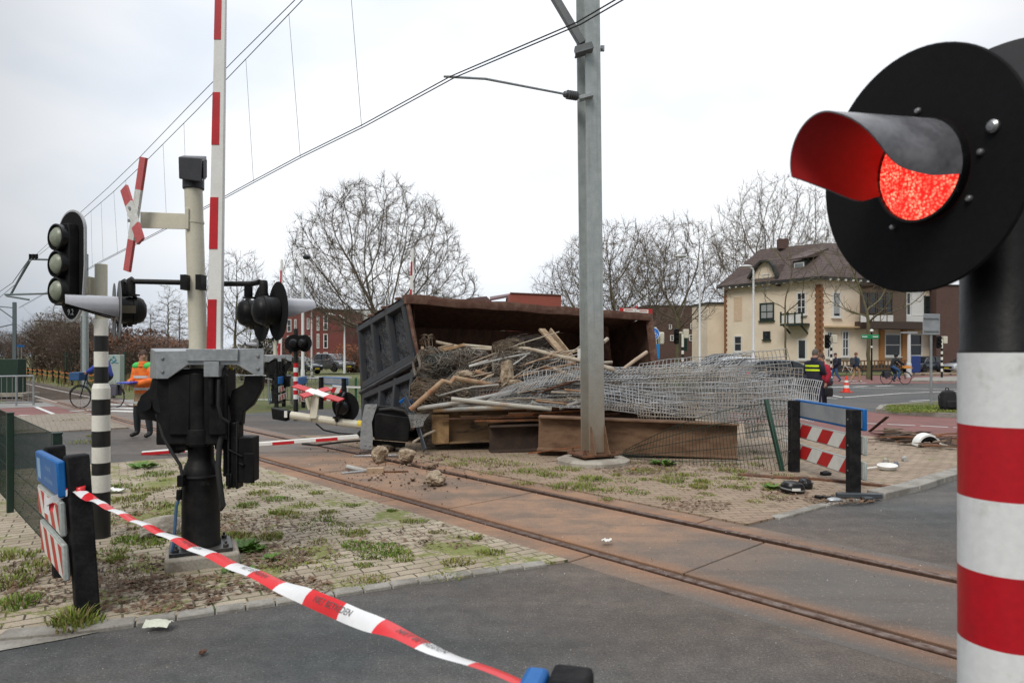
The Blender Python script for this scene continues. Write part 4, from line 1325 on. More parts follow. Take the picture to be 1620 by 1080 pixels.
def wire_panel(mb, c00, c10, c11, c01, nu, nv, r, wave=None, su=14, sv=6, n=3, jit=0.0, rh=None):
 """welded mesh: nv+1 long wires along u, nu+1 cross wires along v"""
 c00, c10, c11, c01 = V(c00), V(c10), V(c11), V(c01)
 def pt(u, v):
  p = c00 * ((1 - u) * (1 - v)) + c10 * (u * (1 - v)) + c11 * (u * v) + c01 * ((1 - u) * v)
  return p + wave(u, v) if wave else p
 for j in range(nv + 1):
  v = j / nv
  pts = [pt(i / su, v) + V((0, 0, jit * 1.5 * mnoise.noise(V((i * .45, j * 7.3, nu))))) for i in range(su + 1)]
  mb.tube(pts, rh or r, n, caps=False)
 for i in range(nu + 1):
  u = i / nu
  k0, k1 = 0, sv
  if jit:
   e = mnoise.noise(V((i * 3.7, nu * .31, nv + c00.x))); u += jit * .35 * e / max(.3, (c10 - c00).length)
   if e > .42: k1 = sv // 2
   if e < -.42: k0 = sv // 2
   if abs(e) > .62: continue
  mb.tube([pt(u, j / sv) + (V((jit * mnoise.noise(V((i * 1.9, j * .8, 3.))), jit * mnoise.noise(V((i * 2.3, j * .9, 9.))), 0)) if jit else V((0, 0, 0))) for j in range(k0, k1 + 1)], r, n, caps=False)
fg = thing('mesh_fence', 'dark green welded mesh fence panels with square posts along the left brick paving', 'fence', (-3.7, 5.5, 0))
fa = V((-3.60, 5.40, 0)); fd = (V((-5.33, 7.25, 0)) - fa)
mb = MB(); mb2 = MB()
for k in range(3):
 a, b_ = fa + fd * k, fa + fd * (k + 1)
 m1 = MB(); m1.box(a + V((0, 0, .53)), (.06, .06, 1.08), fd.normalized(), V((-fd.y, fd.x, 0)).normalized())
 m1.box(a + V((0, 0, 1.075)), (.07, .07, .012), fd.normalized(), V((-fd.y, fd.x, 0)).normalized())
 m1.build('post', M('fence_post', (.012, .035, .024), .45), fg)
 m1 = MB()
 off = V((fd.y, -fd.x, 0)).normalized() * .035
 wire_panel(m1, a + off + V((0, 0, .06)), b_ + off + V((0, 0, .06)), b_ + off + V((0, 0, 1.04)), a + off + V((0, 0, 1.04)), 50, 5, .0032, n=4, su=1, sv=1, rh=.0045)
 m1.build('wire_panel', wire_green, fg)
# ================================================================ the wreck: container, scrap, fallen barrier, mast
MY = 10.6
mbase = V((P(938, 560, MY).x, MY, 0))
mast = thing('catenary_mast', 'grey galvanised catenary mast beside the tipped container', 'mast', mbase)
ang = radians(24)
m_x = V((cos(ang), sin(ang), 0)); m_y = V((-sin(ang), cos(ang), 0))
lean = V((-.011, 0, 1)).normalized()
def mast_mat():
 m, t, b = node_mat('stained_mast'); n = NT(t); p = n.pos()
 z = n.n('ShaderNodeSeparateXYZ'); n.L(p, z.inputs[0])
 c = n.mix(n.mrange(n.noise(p, 6, 5), .35, .65, 0, 1), (.42, .46, .46), (.33, .37, .37))
 zz_ = n.math('ADD', z.outputs['Z'], n.math('MULTIPLY', n.noise(p, 2.2, 5), 1.6))
 c = n.mix(n.mrange(zz_, 1.2, 3.4, .9, 0), c, (.24, .185, .125))   # rust dust splashed up the foot
 st = n.n('ShaderNodeMapping'); st.inputs['Scale'].default_value = (9, 9, .35); n.L(p, st.inputs['Vector'])
 c = n.mix(n.mrange(n.noise(st.outputs['Vector'], 2, 5), .54, .72, 0, .4), c, (.20, .20, .19))
 c = n.scale(c, n.mrange(n.noise(p, 70, 3), .3, .7, .88, 1.12))
 n.L(c, b.inputs['Base Color']); b.inputs['Roughness'].default_value = .5; b.inputs['Metallic'].default_value = .15
 return m
mb = MB()
def hbeam(mb, a, b, x, y, w, d, tf, tw):
 """H section from a to b, flanges square to y"""
 prof = [(-w / 2, -d / 2), (w / 2, -d / 2), (w / 2, -d / 2 + tf), (tw / 2, -d / 2 + tf), (tw / 2, d / 2 - tf), (w / 2, d / 2 - tf), (w / 2, d / 2), (-w / 2, d / 2), (-w / 2, d / 2 - tf), (-tw / 2, d / 2 - tf), (-tw / 2, -d / 2 + tf), (-w / 2, -d / 2 + tf)]
 k = len(prof)
 vs = [V(a) + x * p + y * q for p, q in prof] + [V(b) + x * p + y * q for p, q in prof]
 mb.add(vs, [tuple(range(k - 1, -1, -1)), tuple(range(k, 2 * k))] + [(i, (i + 1) % k, k + (i + 1) % k, k + i) for i in range(k)])
hbeam(mb, mbase + V((0, 0, .19)), mbase + lean * 8.6, m_x, m_y, .26, .28, .022, .016)
mb.build('mast_column', mast_mat(), mast, smooth=False, fix=True)
mb = MB(); mb.box(mbase + V((0, 0, .155)), (.62, .52, .035), m_x, m_y);
mb.build('base_plate', rust, mast, bevel=.004)
for sx in (-1, 1):
 for sy in (-1, 1):
  q = mbase + m_x * (.25 * sx) + m_y * (.19 * sy)
  mb = MB(); mb.cyl(q + V((0, 0, .06)), q + V((0, 0, .25)), .015, n=8); mb.cyl(q + V((0, 0, .172)), q + V((0, 0, .205)), .03, n=6)
  mb.build('anchor_bolt', rust, mast)
for s_ in (-1, 1):
 mb = MB(); mb.prism([(.0, 0), (.16, 0), (.02, .42), (0, .42)], mbase + m_x * (.005) + m_y * (-.14) + V((0, 0, .172)) + m_x * (.12 * s_), -m_y, V((0, 0, 1)), .012); mb.build('gusset', rust_tan, mast, fix=True)
mb = MB(); mb.lathe([(.58, -.1), (.56, .075), (.50, .10), (0, .102)], mbase + V((0, -.02, 0)), (0, 0, 1), 36)
tag(mb.build('mast_footing', concrete), 'round concrete footing under the grey catenary mast', 'footing')
mb = MB()
mz = lambda py, px=935: P(px, py, MY - .2)
mb.bar(mz(-80, 832), mz(70, 921), .11, .13, (0, 1, 0)); mb.build('strut', M('strut_steel', (.14, .15, .155), .5, .3), mast, bevel=.006)
mb = MB(); mb.bar(mz(82, 910), mz(74, 937), .16, .10); mb.bar(mz(88, 910), mz(80, 937), .2, .02); mb.build('strut_bracket', M('strut_steel', (.1, .1, .1)), mast, bevel=.004)
mb = MB(); mb.cyl(mz(72, 930), P(955, 78, MY + .1), .012, n=8); mb.box(P(953, 77, MY + .1), (.06, .05, .08)); mb.build('tie_rod', galv, mast)
CW = 8.45      # depth of the contact wire at the arm
arm_end = P(702, 121, CW); arm_clip = P(716, 122, CW)
mb = MB(); mb.tube([arm_end, arm_clip, P(768, 125, CW + .45), P(893, 149, MY - .25)], .017, 8); mb.build('registration_arm', galv, mast)
mb = MB()
i0, i1 = P(892, 149, MY - .25), P(917, 153, MY - .1)
dd_ = (i1 - i0).normalized()
prof = [(0, 0), (.04, .005), (.05, .02)]
L_ = (i1 - i0).length
for k in range(5):
 h_ = .06 + k * (L_ - .1) / 5
 prof += [(.04, h_), (.07, h_ + .008), (.07, h_ + .018), (.04, h_ + .026)]
prof += [(.045, L_ - .02), (0, L_)]
mb.lathe(prof, i0, dd_, 18); mb.build('insulator', M('insulator', (.10, .105, .11), .35), mast)
mb = MB(); mb.bar(mz(157, 916), mz(151, 938), .14, .05); mb.build('arm_bracket', galv, mast, bevel=.003)
mb = MB(); mb.box(P(916, 559, MY - .165), (.05, .004, .145), m_x, m_y); mb.build('white_sticker', white_paint, mast)
def on_track(px, py, n=NC + .0):
 """point above the line n across the track seen at pixel"""
 k = TN.x * (px - 810) / F + TN.y
 y = n / k
 return P(px, py, y)
def wire_run(pts, n_):
 return [on_track(a, b, n_) for a, b in pts]
wm = M('overhead_wire', (.035, .034, .034), .5, .5)
nr = TN.dot(arm_clip)
ct = wire_run([(990, -6), (916, 37), (716, 122), (575, 199), (475, 248), (400, 288), (345, 318), (240, 373), (160, 414), (100, 448), (30, 487)], nr)
for k in (-.03, .03):
 mb = MB(); mb.tube([p + TN * k for p in ct], .0075, 5)
 tag(mb.build('contact_wire', wm), ('upper' if k > 0 else 'lower') + ' of the twin contact wires hanging over the tracks at the mast arm', 'overhead wire')
ms = wire_run([(520, -42), (478, 1), (385, 98), (310, 176), (230, 256), (180, 303), (130, 346), (95, 377), (62, 403)], nr)
ms2 = wire_run([(505, -42), (466, 1), (373, 93), (300, 167), (222, 248), (172, 296), (122, 341), (90, 372), (58, 402)], nr)
for q, lb in ((ms, 'right'), (ms2, 'left')):
 mb = MB(); mb.tube(q, .008, 5)
 tag(mb.build('carrier_wire', wm), ('inner' if lb == 'right' else 'outer') + ' of the two carrier wires running above the contact wire at upper left', 'overhead wire')
for (a, b), (c, d) in [((555, -10), (572, 200)), ((457, 22), (475, 248)), ((389, 95), (401, 287)), ((291, 196), (296, 345)), ((258, 229), (264, 361)), ((199, 285), (204, 392)), ((180, 303), (186, 401)), ((160, 320), (163, 412)), ((144, 334), (146, 421)), ((128, 348), (130, 432))]:
 mb = MB(); mb.tube([on_track(a, b, nr), on_track(c, d, nr)], .0035, 4)
 tag(mb.build('dropper_wire', wm), 'thin dropper wire hanging between the carrier and contact wires', 'overhead wire', 'droppers of the overhead line')
def far_mast(px, py_top, y, label, arms):
 b_ = P(px, 560, y); b_.z = 0
 t = thing('catenary_mast', label, 'mast', b_)
 mb = MB(); zt = P(px, py_top, y).z
 hbeam(mb, b_, V((b_.x, b_.y, zt)), m_x, m_y, .26, .26, .03, .03); mb.build('mast_column', M('far_mast', (.12, .15, .16), .6), t, smooth=False, fix=True)
 for a in arms:
  mb = MB(); mb.tube([P(u, v, y) for u, v in a], .05, 6); mb.build('arm', M('far_mast', (.1, .1, .1)), t)
 return t
far_mast(23, 478, 58, 'distant grey catenary mast at the left edge beyond the blue platform sign', [[(23, 487), (-30, 482)], [(23, 505), (-12, 480)], [(24, 512), (-30, 524)]])
far_mast(134, 500, 33, 'slim grey catenary pole behind the banded signal post, tracks beside it', [[(134, 412), (46, 410)], [(134, 463), (8, 466)], [(46, 412), (17, 466)], [(10, 468), (46, 474)], [(134, 405), (134, 505)]])
mb = MB(); pl = P(134, 402, 33); mb.cyl(V((pl.x, pl.y, 0)), pl, .16, n=12)
mpole = [o for o in COL.objects if o.name.startswith('catenary_mast')][-1]
mb.build('round_pole', galv_mast, mpole)
mb = MB()
for px in (48, 53, 58): mb.tube([P(px, 402, 33), P(px, 411, 33)], .07, 6)
mb.build_each('insulator', black_matt, mpole)
for nm, pts in (('feeder_wire', [P(54, 404, 33), P(30, 445, 40), P(0, 470, 48), P(-40, 500, 60)]), ('feeder_wire', [P(46, 410, 33), P(20, 447, 40), P(-30, 482, 55)])):
 mb = MB(); mb.tube(pts, .02, 4); tag(mb.build(nm, wm), 'overhead feeder wire sloping down to the left from the far mast arm', 'overhead wire', 'feeder wires at the far mast')
ct_o = V((-1.9, 12.9, 0))
cont = thing('scrap_container', 'dark grey steel scrap container tipped on its side, rusty opening towards the tracks', 'container', ct_o)
A0 = P(640, 471, 12.8)                # front top left corner
A1 = P(1026, 500, 16.2)               # front top right corner
Ld = (A1 - A0); Ld.z = 0; Ld.normalize()
In = V((-Ld.y, Ld.x, 0))              # away from the camera
A2 = P(567, 514, 14.75)               # back top left
A3 = A1 + (A2 - A0) + V((.5, .4, .05))
B0 = V((P(650, 560, 12.75).x, 12.75, .30)); B1 = A1.copy(); B1.z = .12; B1 += V((.18, -.1, 0))
B2 = V((P(573, 560, 14.6).x, 14.6, 0.0)); B3 = A3.copy(); B3.z = -.02
R0, R2 = P(660, 573, 12.72), P(574, 621, 14.72)   # the middle ridge of the end wall
out = -Ld                               # the end wall faces this way
def bil(a, b, c, d, u, v):
 return V(a) * ((1 - u) * (1 - v)) + V(b) * (u * (1 - v)) + V(c) * (u * v) + V(d) * ((1 - u) * v)
def leaf(name, tl, tr, br, bl, npan, bars):
 """corners seen from outside: back is left, front is right"""
 rng = random.Random(len(name) + npan)
 mb = MB()
 def f(u, v):
  p = bil(bl, br, tr, tl, u, v)
  k = mnoise.noise(V((u * 5 + npan * 3, v * 4, .3))) * .035 + mnoise.noise(V((u * 13, v * 11, npan))) * .020 + abs(mnoise.noise(V((u * 22, v * 19, npan + 4.)))) * .012
  return p - out * (.065 + k)
 mb.grid(f, 60, 44)
 s_ = mb.build(name, container_dent, cont, angle=60)
 fr = MB()
 def bar_uv(u0, v0, u1, v1, w, t=.05):
  a, b = bil(bl, br, tr, tl, u0, v0), bil(bl, br, tr, tl, u1, v1)
  d = (b - a).normalized(); sd = out.cross(d).normalized()
  for_ = [a - sd * w / 2, b - sd * w / 2, b + sd * w / 2, a + sd * w / 2]
  fr.hexa([p - out * .07 for p in for_] + [a - sd * w * .34 + out * t, b - sd * w * .34 + out * t, b + sd * w * .34 + out * t, a + sd * w * .34 + out * t])
 for b_ in bars: bar_uv(*b_)
 fr.build('frame', container_paint, s_, smooth=False, fix=True, bevel=.012)
 return s_
lt = leaf('upper_door', A2, A0, R0, R2, 3, [(0, .93, 1, .93, .17), (0, .09, 1, .09, .20), (.03, 0, .03, 1, .15), (.97, 0, .97, 1, .16), (.34, 0, .34, 1, .15), (.655, 0, .655, 1, .16)])
lb = leaf('lower_door', R2 - V((0, 0, .03)), R0 + V((.0, .02, -.10)), B0, B2, 2, [(0, .93, 1, .90, .18), (0, .04, 1, .04, .16), (.04, 0, .04, 1, .13), (.95, 0, .95, 1, .16), (.38, 0, .38, 1, .15), (.655, 0, .655, 1, .15)])
mb = MB()
for k in range(8):
 a, b = R2 + (R0 - R2) * (k / 8), R2 + (R0 - R2) * ((k + 1) / 8)
 mb.tube([a + out * .06, a * .5 + b * .5 + out * .06 + V((0, 0, .012 * sin(k * 2.2))), b + out * .06], .035, 8)
mb.tube([R2 + out * .02, R0 + out * .03], .06, 8)
mb.build('hinge_rail', container_paint, cont)
mb = MB()
for k in range(4):
 a = A2 + (A0 - A2) * (.06 + .29 * k)
 mb.box(a + V((0, 0, .02)), (.12, .2, .05), In, Ld);
for ob in (mb,):
 ob.build_each('lug', container_rust, cont, bevel=.006)
def wall(name, a, b, c, d, t, mat, nu=24, nv=10, amp=.03, ribs=0, seed=0.):
 """a b along the length at the opening, c d at the back"""
 a, b, c, d = map(V, (a, b, c, d))
 n_ = (b - a).cross(d - a).normalized()
 mb = MB()
 def f(s):
  def g(u, v):
   p = bil(a, b, c, d, u, v)
   k = mnoise.noise(V((u * 6 + seed, v * 3, seed))) * amp
   return p + n_ * (k + s)
  return g
 mb.grid(f(0), nu, nv); mb.grid(f(t), nu, nv)
 m2 = mb.build(name, mat, cont, angle=50)
 return m2
wall('upper_side', A0, A1, A3, A2, .03, container_in, amp=.025)
wall('floor', B2, B3, A3, A2, .03, container_in, amp=.02, seed=3.)
wall('lower_side', B0, B1, B3, B2, .03, container_in, amp=.02, seed=5.)
wall('far_end', A1, B1, B3, A3, .04, container_in, amp=.02, seed=7.)
mb = MB()      # end wall inside sheet
mb.grid(lambda u, v: bil(B2, B0, A0, A2, u, v) - out * .19, 12, 12)
mb.build('end_wall_inside', container_in, cont)
def rim(name, a, b, w, d, n_seg=26, amp=.016, seed=0., mat=None):
 """battered folded rim along a to b"""
 mb = MB()
 a, b = V(a), V(b); dd = (b - a).normalized()
 pts, rr = [], []
 side = dd.cross(V((0, 0, 1)))
 side = side.normalized() if side.length > .1 else V((0, -1, 0))
 up = side.cross(dd).normalized()
 vs, fs = [], []
 sec = [(-.5, -.5), (.5, -.5), (.62, 0), (.5, .5), (-.5, .5)]
 k = len(sec)
 for i in range(n_seg + 1):
  t = i / n_seg
  c = a + (b - a) * t
  j = V((0, 0, mnoise.noise(V((t * 9, seed, 0))) * amp * 1.6)) + side * mnoise.noise(V((t * 11, seed, 5))) * amp
  for q, (p, r) in enumerate(sec):
   jj = mnoise.noise(V((t * 30, q * 3.1, seed))) * amp * .7
   vs.append(c + j + side * (p * w + jj) + up * (r * d + jj))
 for i in range(n_seg):
  for q in range(k):
   fs.append((i * k + q, i * k + (q + 1) % k, (i + 1) * k + (q + 1) % k, (i + 1) * k + q))
 fs += [tuple(range(k - 1, -1, -1)), tuple(n_seg * k + q for q in range(k))]
 mb.add(vs, fs)
 return mb.build(name, mat or container_rust, cont, fix=True, angle=30)
rim('top_rim', A0 + V((0, -.03, -.03)), A1 + V((0, -.03, -.03)), .17, .17, 40)
rim('far_rim', A1 + V((0, -.02, .03)), A1 * .5 + B1 * .5 + V((.06, -.02, 0)), .15, .16, 16, seed=2.)
rim('far_rim', A1 * .5 + B1 * .5 + V((.06, -.02, 0)), B1, .15, .16, 16, seed=2.4)
rim('near_rim', A0 + V((.05, -.02, -.02)), R0 + V((.06, 0, .05)) + V((-.10, 0, .35)), .06, .06, 12, .008, 4.)
rim('near_rim', R0 + V((-.04, 0, .40)), R0 + V((.05, 0, .0)), .06, .06, 8, .008, 5.)
rim('near_rim', R0 + V((.03, 0, -.06)), B0 + V((.05, 0, 0)), .05, .05, 12, .008, 6.)
for t in (.80,):    # inner ribs on the sides
 p0 = A1 + (A0 - A1) * .10 + In * 1.0 + V((.1, 0, -.25)); p1 = p0 + V((.14, -.1, -1.6))
 rim('inner_rib', p0, p1, .14, .12, 14, .02, 8.)
 rim('inner_rib', p0 + V((-.35, .3, -.1)), p1 + V((-.35, .3, 0)), .12, .1, 14, .02, 9.)
def ibeam(name, label, a, b, h, w, tf, tw, mat, end_mat=None, roll=0.0, cat='steel beam', group=None):
 """a, b: centres of the two ends; standing on its flange"""
 a, b = V(a), V(b)
 d = (b - a).normalized(); x = d.cross(V((0, 0, 1))).normalized(); z = x.cross(d)
 if roll:
  x, z = x * cos(roll) + z * sin(roll), z * cos(roll) - x * sin(roll)
 mb = MB()
 hbeam(mb, a, b, x, z, w, h, tf, tw)
 return tag(mb.build(name, mat, smooth=False, fix=True, bevel=.006), label, cat, group)
ba, bb_ = P(852, 684, 11.35), P(1166, 702, 11.0)
ba.z = .40; bb_.z = .31
ibeam('steel_beam', 'large rusty brown steel beam lying in front of the wire panels behind the mast foot', ba, bb_, .56, .30, .03, .022, rust_tan)
b2a, b2b = P(686, 680, 12.05), P(905, 672, 12.2)
ibeam('steel_beam', 'ochre stained steel beam beside the black barrier box, left end of the scrap', V((b2a.x, 12.05, .42)), V((b2b.x, 12.25, .50)), .58, .42, .03, .02, beam_yellow)
mb = MB(); mb.box(V((b2a.x + .14, 11.86, .40)), (.30, .03, .50));
tag(mb.build('steel_plate', M('ochre_plate', (.30, .19, .085), .7, col2=(.18, .10, .045), scale=3, var=.15), bevel=.006), 'ochre yellow steel plate standing at the left end of the ochre beam', 'steel plate')
b3a, b3b = P(774, 692, 11.75), P(868, 690, 11.8)
ibeam('steel_beam', 'dark brown steel beam between the ochre beam and the large rusty beam', V((b3a.x, 11.75, .25)), V((b3b.x, 11.9, .27)), .46, .36, .03, .025, beam_dark)
ibeam('steel_beam', 'low rust coloured beam under the left end of the large rusty beam', P(850, 716, 11.45), P(925, 712, 11.4), .14, .26, .02, .02, rust_tan)
ibeam('steel_beam', 'dark beam deep under the wire panels behind the large rusty beam', V((P(800, 650, 12.6).x, 12.6, .5)), V((P(1100, 640, 13.2).x, 13.2, .45)), .5, .3, .03, .02, beam_dark)
def flatbar(label, pts, w, h, mat=rust_bright, cat='steel bar', group=None, name='steel_bar'):
 mb = MB()
 for a, b in zip(pts, pts[1:]): mb.bar(P(*a), P(*b), w, h)
 return tag(mb.build(name, mat, bevel=.004, segs=1), label, cat, group)
RB = random.Random(11)
for k in range(15):
 px0 = RB.uniform(690, 870); py0 = 641 + (k % 7) * 4.2 + RB.uniform(-1, 1)
 px1 = RB.uniform(930, 1010); py1 = py0 - RB.uniform(1, 9)
 y0 = 11.95 - (k % 7) * .04
 flatbar('long flat rusty steel bar in the stack under the wire panels and pipes', [(px0, py0, y0), (px1, py1, y0 + .25)], .05, .026, RB.choice([rust_bright, rust, rust_tan]), 'steel bar', 'rusty bars stacked on the beams')
flatbar('thin bent rusty rod on the ground left of the mast foot', [(835, 717, 10.9), (880, 711, 11.05), (925, 706, 11.1)], .02, .02)
flatbar('thin rusty rod lying in the grass before the dark beam', [(840, 732, 10.6), (900, 728, 10.75)], .02, .015, rust)
def pipe(label, pts, r, mat=pipe_cream, group=None, cat='pipe', n=10):
 pp = [P(*p) for p in pts]
 out_ = []
 for i, p in enumerate(pp):
  if 0 < i < len(pp) - 1:
   out_ += [p + (pp[i - 1] - p) * .12, p * .7 + (pp[i - 1] + pp[i + 1]) * .15 * .98 + p * .006, p + (pp[i + 1] - p) * .12]
  else: out_.append(p)
 mb = MB(); mb.tube(out_, r, n)
 return tag(mb.build('pipe', mat), label, cat, group)
pipe('bent tan pipe with a sharp elbow, in front of the curved mesh', [(649, 648, 11.55), (708, 596, 11.7), (792, 611, 12.2)], .046, pipe_tan)
pipe('grey pipe resting over the black barrier box, left end pale', [(660, 646, 11.6), (718, 638, 11.7), (800, 622, 12.0), (835, 612, 12.2)], .04, pipe_grey)
pipe('long grey pipe with a rusty brown end crossing over the grey pipe', [(714, 631, 11.5), (800, 640, 11.6), (872, 647, 11.7)], .04, M('pipe_rust_end', (.40, .38, .33), .7, col2=(.28, .15, .08), scale=1.6, thr=(.5, .64), var=.1))
pipe('straight pipe lying on the ochre beam, tan at its left end', [(685, 648, 11.7), (800, 645, 11.8), (930, 640, 12.0)], .036, M('pipe_half', (.40, .27, .15), .75, col2=(.36, .36, .34), scale=1.3, thr=(.45, .55), var=.1))
pipe('pale grey pipe low beneath the stacked panels', [(715, 641, 11.9), (800, 646, 11.9), (915, 640, 12.1)], .034, pipe_grey)
pipe('tan pipe stub left of the concrete lump', [(752, 588, 12.3), (794, 600, 12.2)], .045, pipe_tan)
pipe('upper white pipe along the top of the wire rolls', [(660, 556, 13.0), (730, 552, 13.0), (796, 553, 13.0), (850, 561, 12.9)], .03, pipe_cream)
pipe('second white pipe along the top of the wire rolls, lower', [(735, 546, 13.1), (800, 552, 13.0), (880, 558, 12.9)], .032, pipe_cream)
pipe('long pale pipe sloping down to the mast from the wire rolls', [(812, 550, 12.7), (840, 552, 12.6), (880, 563, 12.4), (930, 572, 12.2), (972, 586, 12.1)], .035, pipe_cream)
pipe('short pale pipe at the back of the heap, half hidden by wire', [(690, 541, 13.2), (728, 549, 13.1)], .035, pipe_cream)
pipe('thin grey rod lying diagonally across the wire rolls', [(742, 580, 12.1), (800, 566, 12.2), (838, 559, 12.5)], .018, pipe_grey)
pipe('thin grey rod sticking up from the concrete lump', [(812, 577, 12.1), (833, 562, 12.4)], .014, pipe_grey)
pipe('tan pipe stub poking out under the stacked panels', [(873, 634, 11.9), (908, 640, 12.0)], .042, pipe_tan)
pipe('grey pipe stub pointing down under the stacked panels', [(841, 636, 11.7), (862, 645, 11.8)], .034, pipe_grey)
pipe('pale pipe rising to the mast at the bottom of the panels', [(885, 646, 11.8), (925, 632, 11.7), (985, 618, 11.8)], .034, pipe_grey)
pipe('tan post end among the stacked panels near the mast', [(875, 584, 12.1), (905, 594, 12.1)], .038, pipe_cream)
pipe('thin pale stick low beside the black barrier box', [(654, 699, 11.3), (672, 688, 11.6), (688, 681, 11.8)], .022, pipe_cream)
pipe('pale plank like post right of the mast pointing up', [(985, 585, 12.6), (1003, 571, 12.7), (1023, 557, 13.0)], .035, M('pale_post', (.48, .36, .26), .8))
pipe('short pale pipe right behind the mast', [(950, 574, 12.4), (968, 573, 12.5)], .03, pipe_cream)
pipe('cream pipe end right of the mast above the mesh', [(952, 579, 12.3), (972, 584, 12.2)], .04, pipe_cream)
pipe('broken pipe end right of the mast inside the container', [(955, 541, 13.4), (961, 536, 13.5)], .04, pipe_cream)
flatbar('tan steel angle leaning up out of the heap into the container', [(857, 521, 13.4), (906, 578, 12.6)], .15, .05, M('tan_angle', (.34, .25, .16), .8, col2=(.22, .14, .08), var=.15), 'steel angle')
flatbar('second tan angle strip leaning beside the first', [(870, 522, 13.5), (912, 574, 12.8)], .03, .1, M('tan_angle', (.3, .2, .1)), 'steel angle')
flatbar('tan timber batten bent over the top of the wire rolls', [(666, 561, 12.5), (700, 554, 12.5), (735, 545, 12.6)], .075, .05, M('tan_batten', (.43, .29, .16), .85, col2=(.3, .18, .09), var=.15, bump=.2), 'batten')
flatbar('crumpled cardboard coloured sheet lying on the wire rolls', [(695, 553, 12.8), (717, 548, 12.9)], .2, .10, wood, 'sheet')
flatbar('short tan batten stub hanging at the left end of the rolls', [(668, 549, 12.6), (670, 562, 12.5)], .05, .06, wood, 'batten')
flatbar('brown plank end behind the rolls beside the container edge', [(663, 541, 13.2), (676, 543, 13.2)], .1, .1, rust_tan, 'plank')
flatbar('blue painted strip above the black barrier box', [(632, 637, 12.0), (641, 630, 12.05)], .02, .05, blue_sign, 'strip')
flatbar('upright blue strip beside the container edge', [(649, 627, 12.1), (655, 641, 12.0)], .03, .06, blue_sign, 'strip')
flatbar('grey steel strut slanting to the ground right of the black barrier box', [(641, 628, 12.0), (659, 668, 11.6), (672, 712, 11.3)], .02, .13, M('slate_steel', (.06, .07, .08), .5, .2), 'strut')
def tangle(label, c, ax, L, r, nw, wr, mat, seed, core=True, wild=.25, cat='wire roll', coremat=None):
 rng = random.Random(seed)
 c, ax = V(c), V(ax).normalized()
 x = ax.orthogonal().normalized(); y = ax.cross(x)
 t = thing('wire_roll', label, cat, c)
 if core:
  mb = MB()
  def f(u, v):
   a = 2 * pi * u; s = (v - .5) * L * .96
   k = .78 + .22 * mnoise.noise(V((cos(a) * 1.5, sin(a) * 1.5, v * 6 + seed)))
   e = min(1, 3 * min(v, 1 - v)) ** .6
   return c + ax * s + (x * cos(a) + y * sin(a)) * (r * k * e)
  mb.grid(f, 24, 20); mb.build('core', coremat or M('wire_core', (.05, .036, .026), .95, col2=(.10, .07, .048), scale=14, thr=(.4, .6), var=.35, fine=70, bump=1.0, bscale=40, bdist=.04), t)
 mb = MB()
 for k in range(nw):
  a = rng.uniform(0, 2 * pi); s = rng.uniform(-.5, .5) * L; rr = r * rng.uniform(.72, 1.16)
  pts = []; da = rng.choice((-1, 1)) * rng.uniform(.05, .5); ds = rng.uniform(-.12, .12) * (1 + wild * 4)
  for i in range(rng.randint(5, 10)):
   q = c + ax * s + (x * cos(a) + y * sin(a)) * rr * min(1, .45 + 2.4 * (1 - abs(s) / (.54 * L)))
   q.z -= .12 * r * sin(a * 3 + s * 7)
   pts.append(q)
   a += da + rng.uniform(-.35, .35); s += ds + rng.uniform(-.08, .08)
   s = max(-.52 * L, min(.52 * L, s))
   rr = r * min(1.12 + wild * .5, max(.7, rr / r + rng.uniform(-.10, .12) * (1 + wild)))
  mb.tube(pts, wr, 3, caps=False)
 mb.build('wires', mat, t, smooth=False)
 return t
wire_blue = M('greenish_wire', (.06, .095, .10), .7, .1, col2=(.13, .11, .08), scale=4, var=.3)
tangle('dense brown roll of rusty wire mesh with a blue green left end', P(720, 578, 12.6), Ld + V((0, 0, -.02)), 1.5, .26, 420, .0055, M('grey_brown_wire', (.21, .185, .155), .7, .1, col2=(.11, .085, .062), scale=3, var=.3), 1)
tangle('blue green clump of wire mesh at the left end of the brown roll', P(694, 577, 12.35), Ld, .5, .19, 200, .005, wire_blue, 2, coremat=M('blue_core', (.03, .045, .05), .95, col2=(.06, .06, .05), var=.3, bump=1, bdist=.04))
tangle('second roll of rusty wire behind the concrete lump', P(835, 580, 12.7), Ld + V((0, 0, .05)), 1.6, .26, 420, .0055, M('grey_brown_wire', (.2, .2, .2)), 3)
tangle('loose bush of rusty barbed wire on top of the heap', P(805, 556, 12.75), (1, .3, .1), .55, .20, 260, .005, wire_rust, 4, core=False, wild=.9, cat='wire tangle')
tangle('curly tangle of dark wire against the container opening', P(838, 545, 13.1), (1, .5, 0), .9, .15, 200, .005, M('dark_wire', (.06, .045, .035), .8, var=.3), 5, core=False, wild=1.0, cat='wire tangle')
tangle('tangle of dark wire below the bent pipe', P(700, 628, 12.1), (1, .1, 0), 1.1, .26, 300, .005, wire_rust, 6, wild=.6, cat='wire tangle')
tangle('thin wire loops left of the heap beside the container edge', P(676, 545, 13.0), (0, 0, 1), .35, .14, 26, .006, wire_rust, 8, core=False, wild=1.2, cat='wire tangle')
mb = MB()
def hp(u, v):
 x_ = P(660 + 330 * u, 560, 12.6 + 1.2 * u);
 d_ = (v - .35) * 2.2
 h_ = .78 * max(0, 1 - abs(v - .55) * 1.6) * (1 - .2 * abs(u - .4)) + .12 * mnoise.noise(V((u * 8, v * 5, 2)))
 return V((x_.x - .3 * d_, x_.y + d_ * .8, h_))
mb.grid(hp, 40, 20)
tag(mb.build('scrap_debris', M('scrap_debris', (.055, .04, .03), .95, col2=(.14, .095, .06), scale=7, thr=(.45, .65), var=.35, bump=1.0, bscale=18, bdist=.06)), kind='stuff')
RK = random.Random(9)
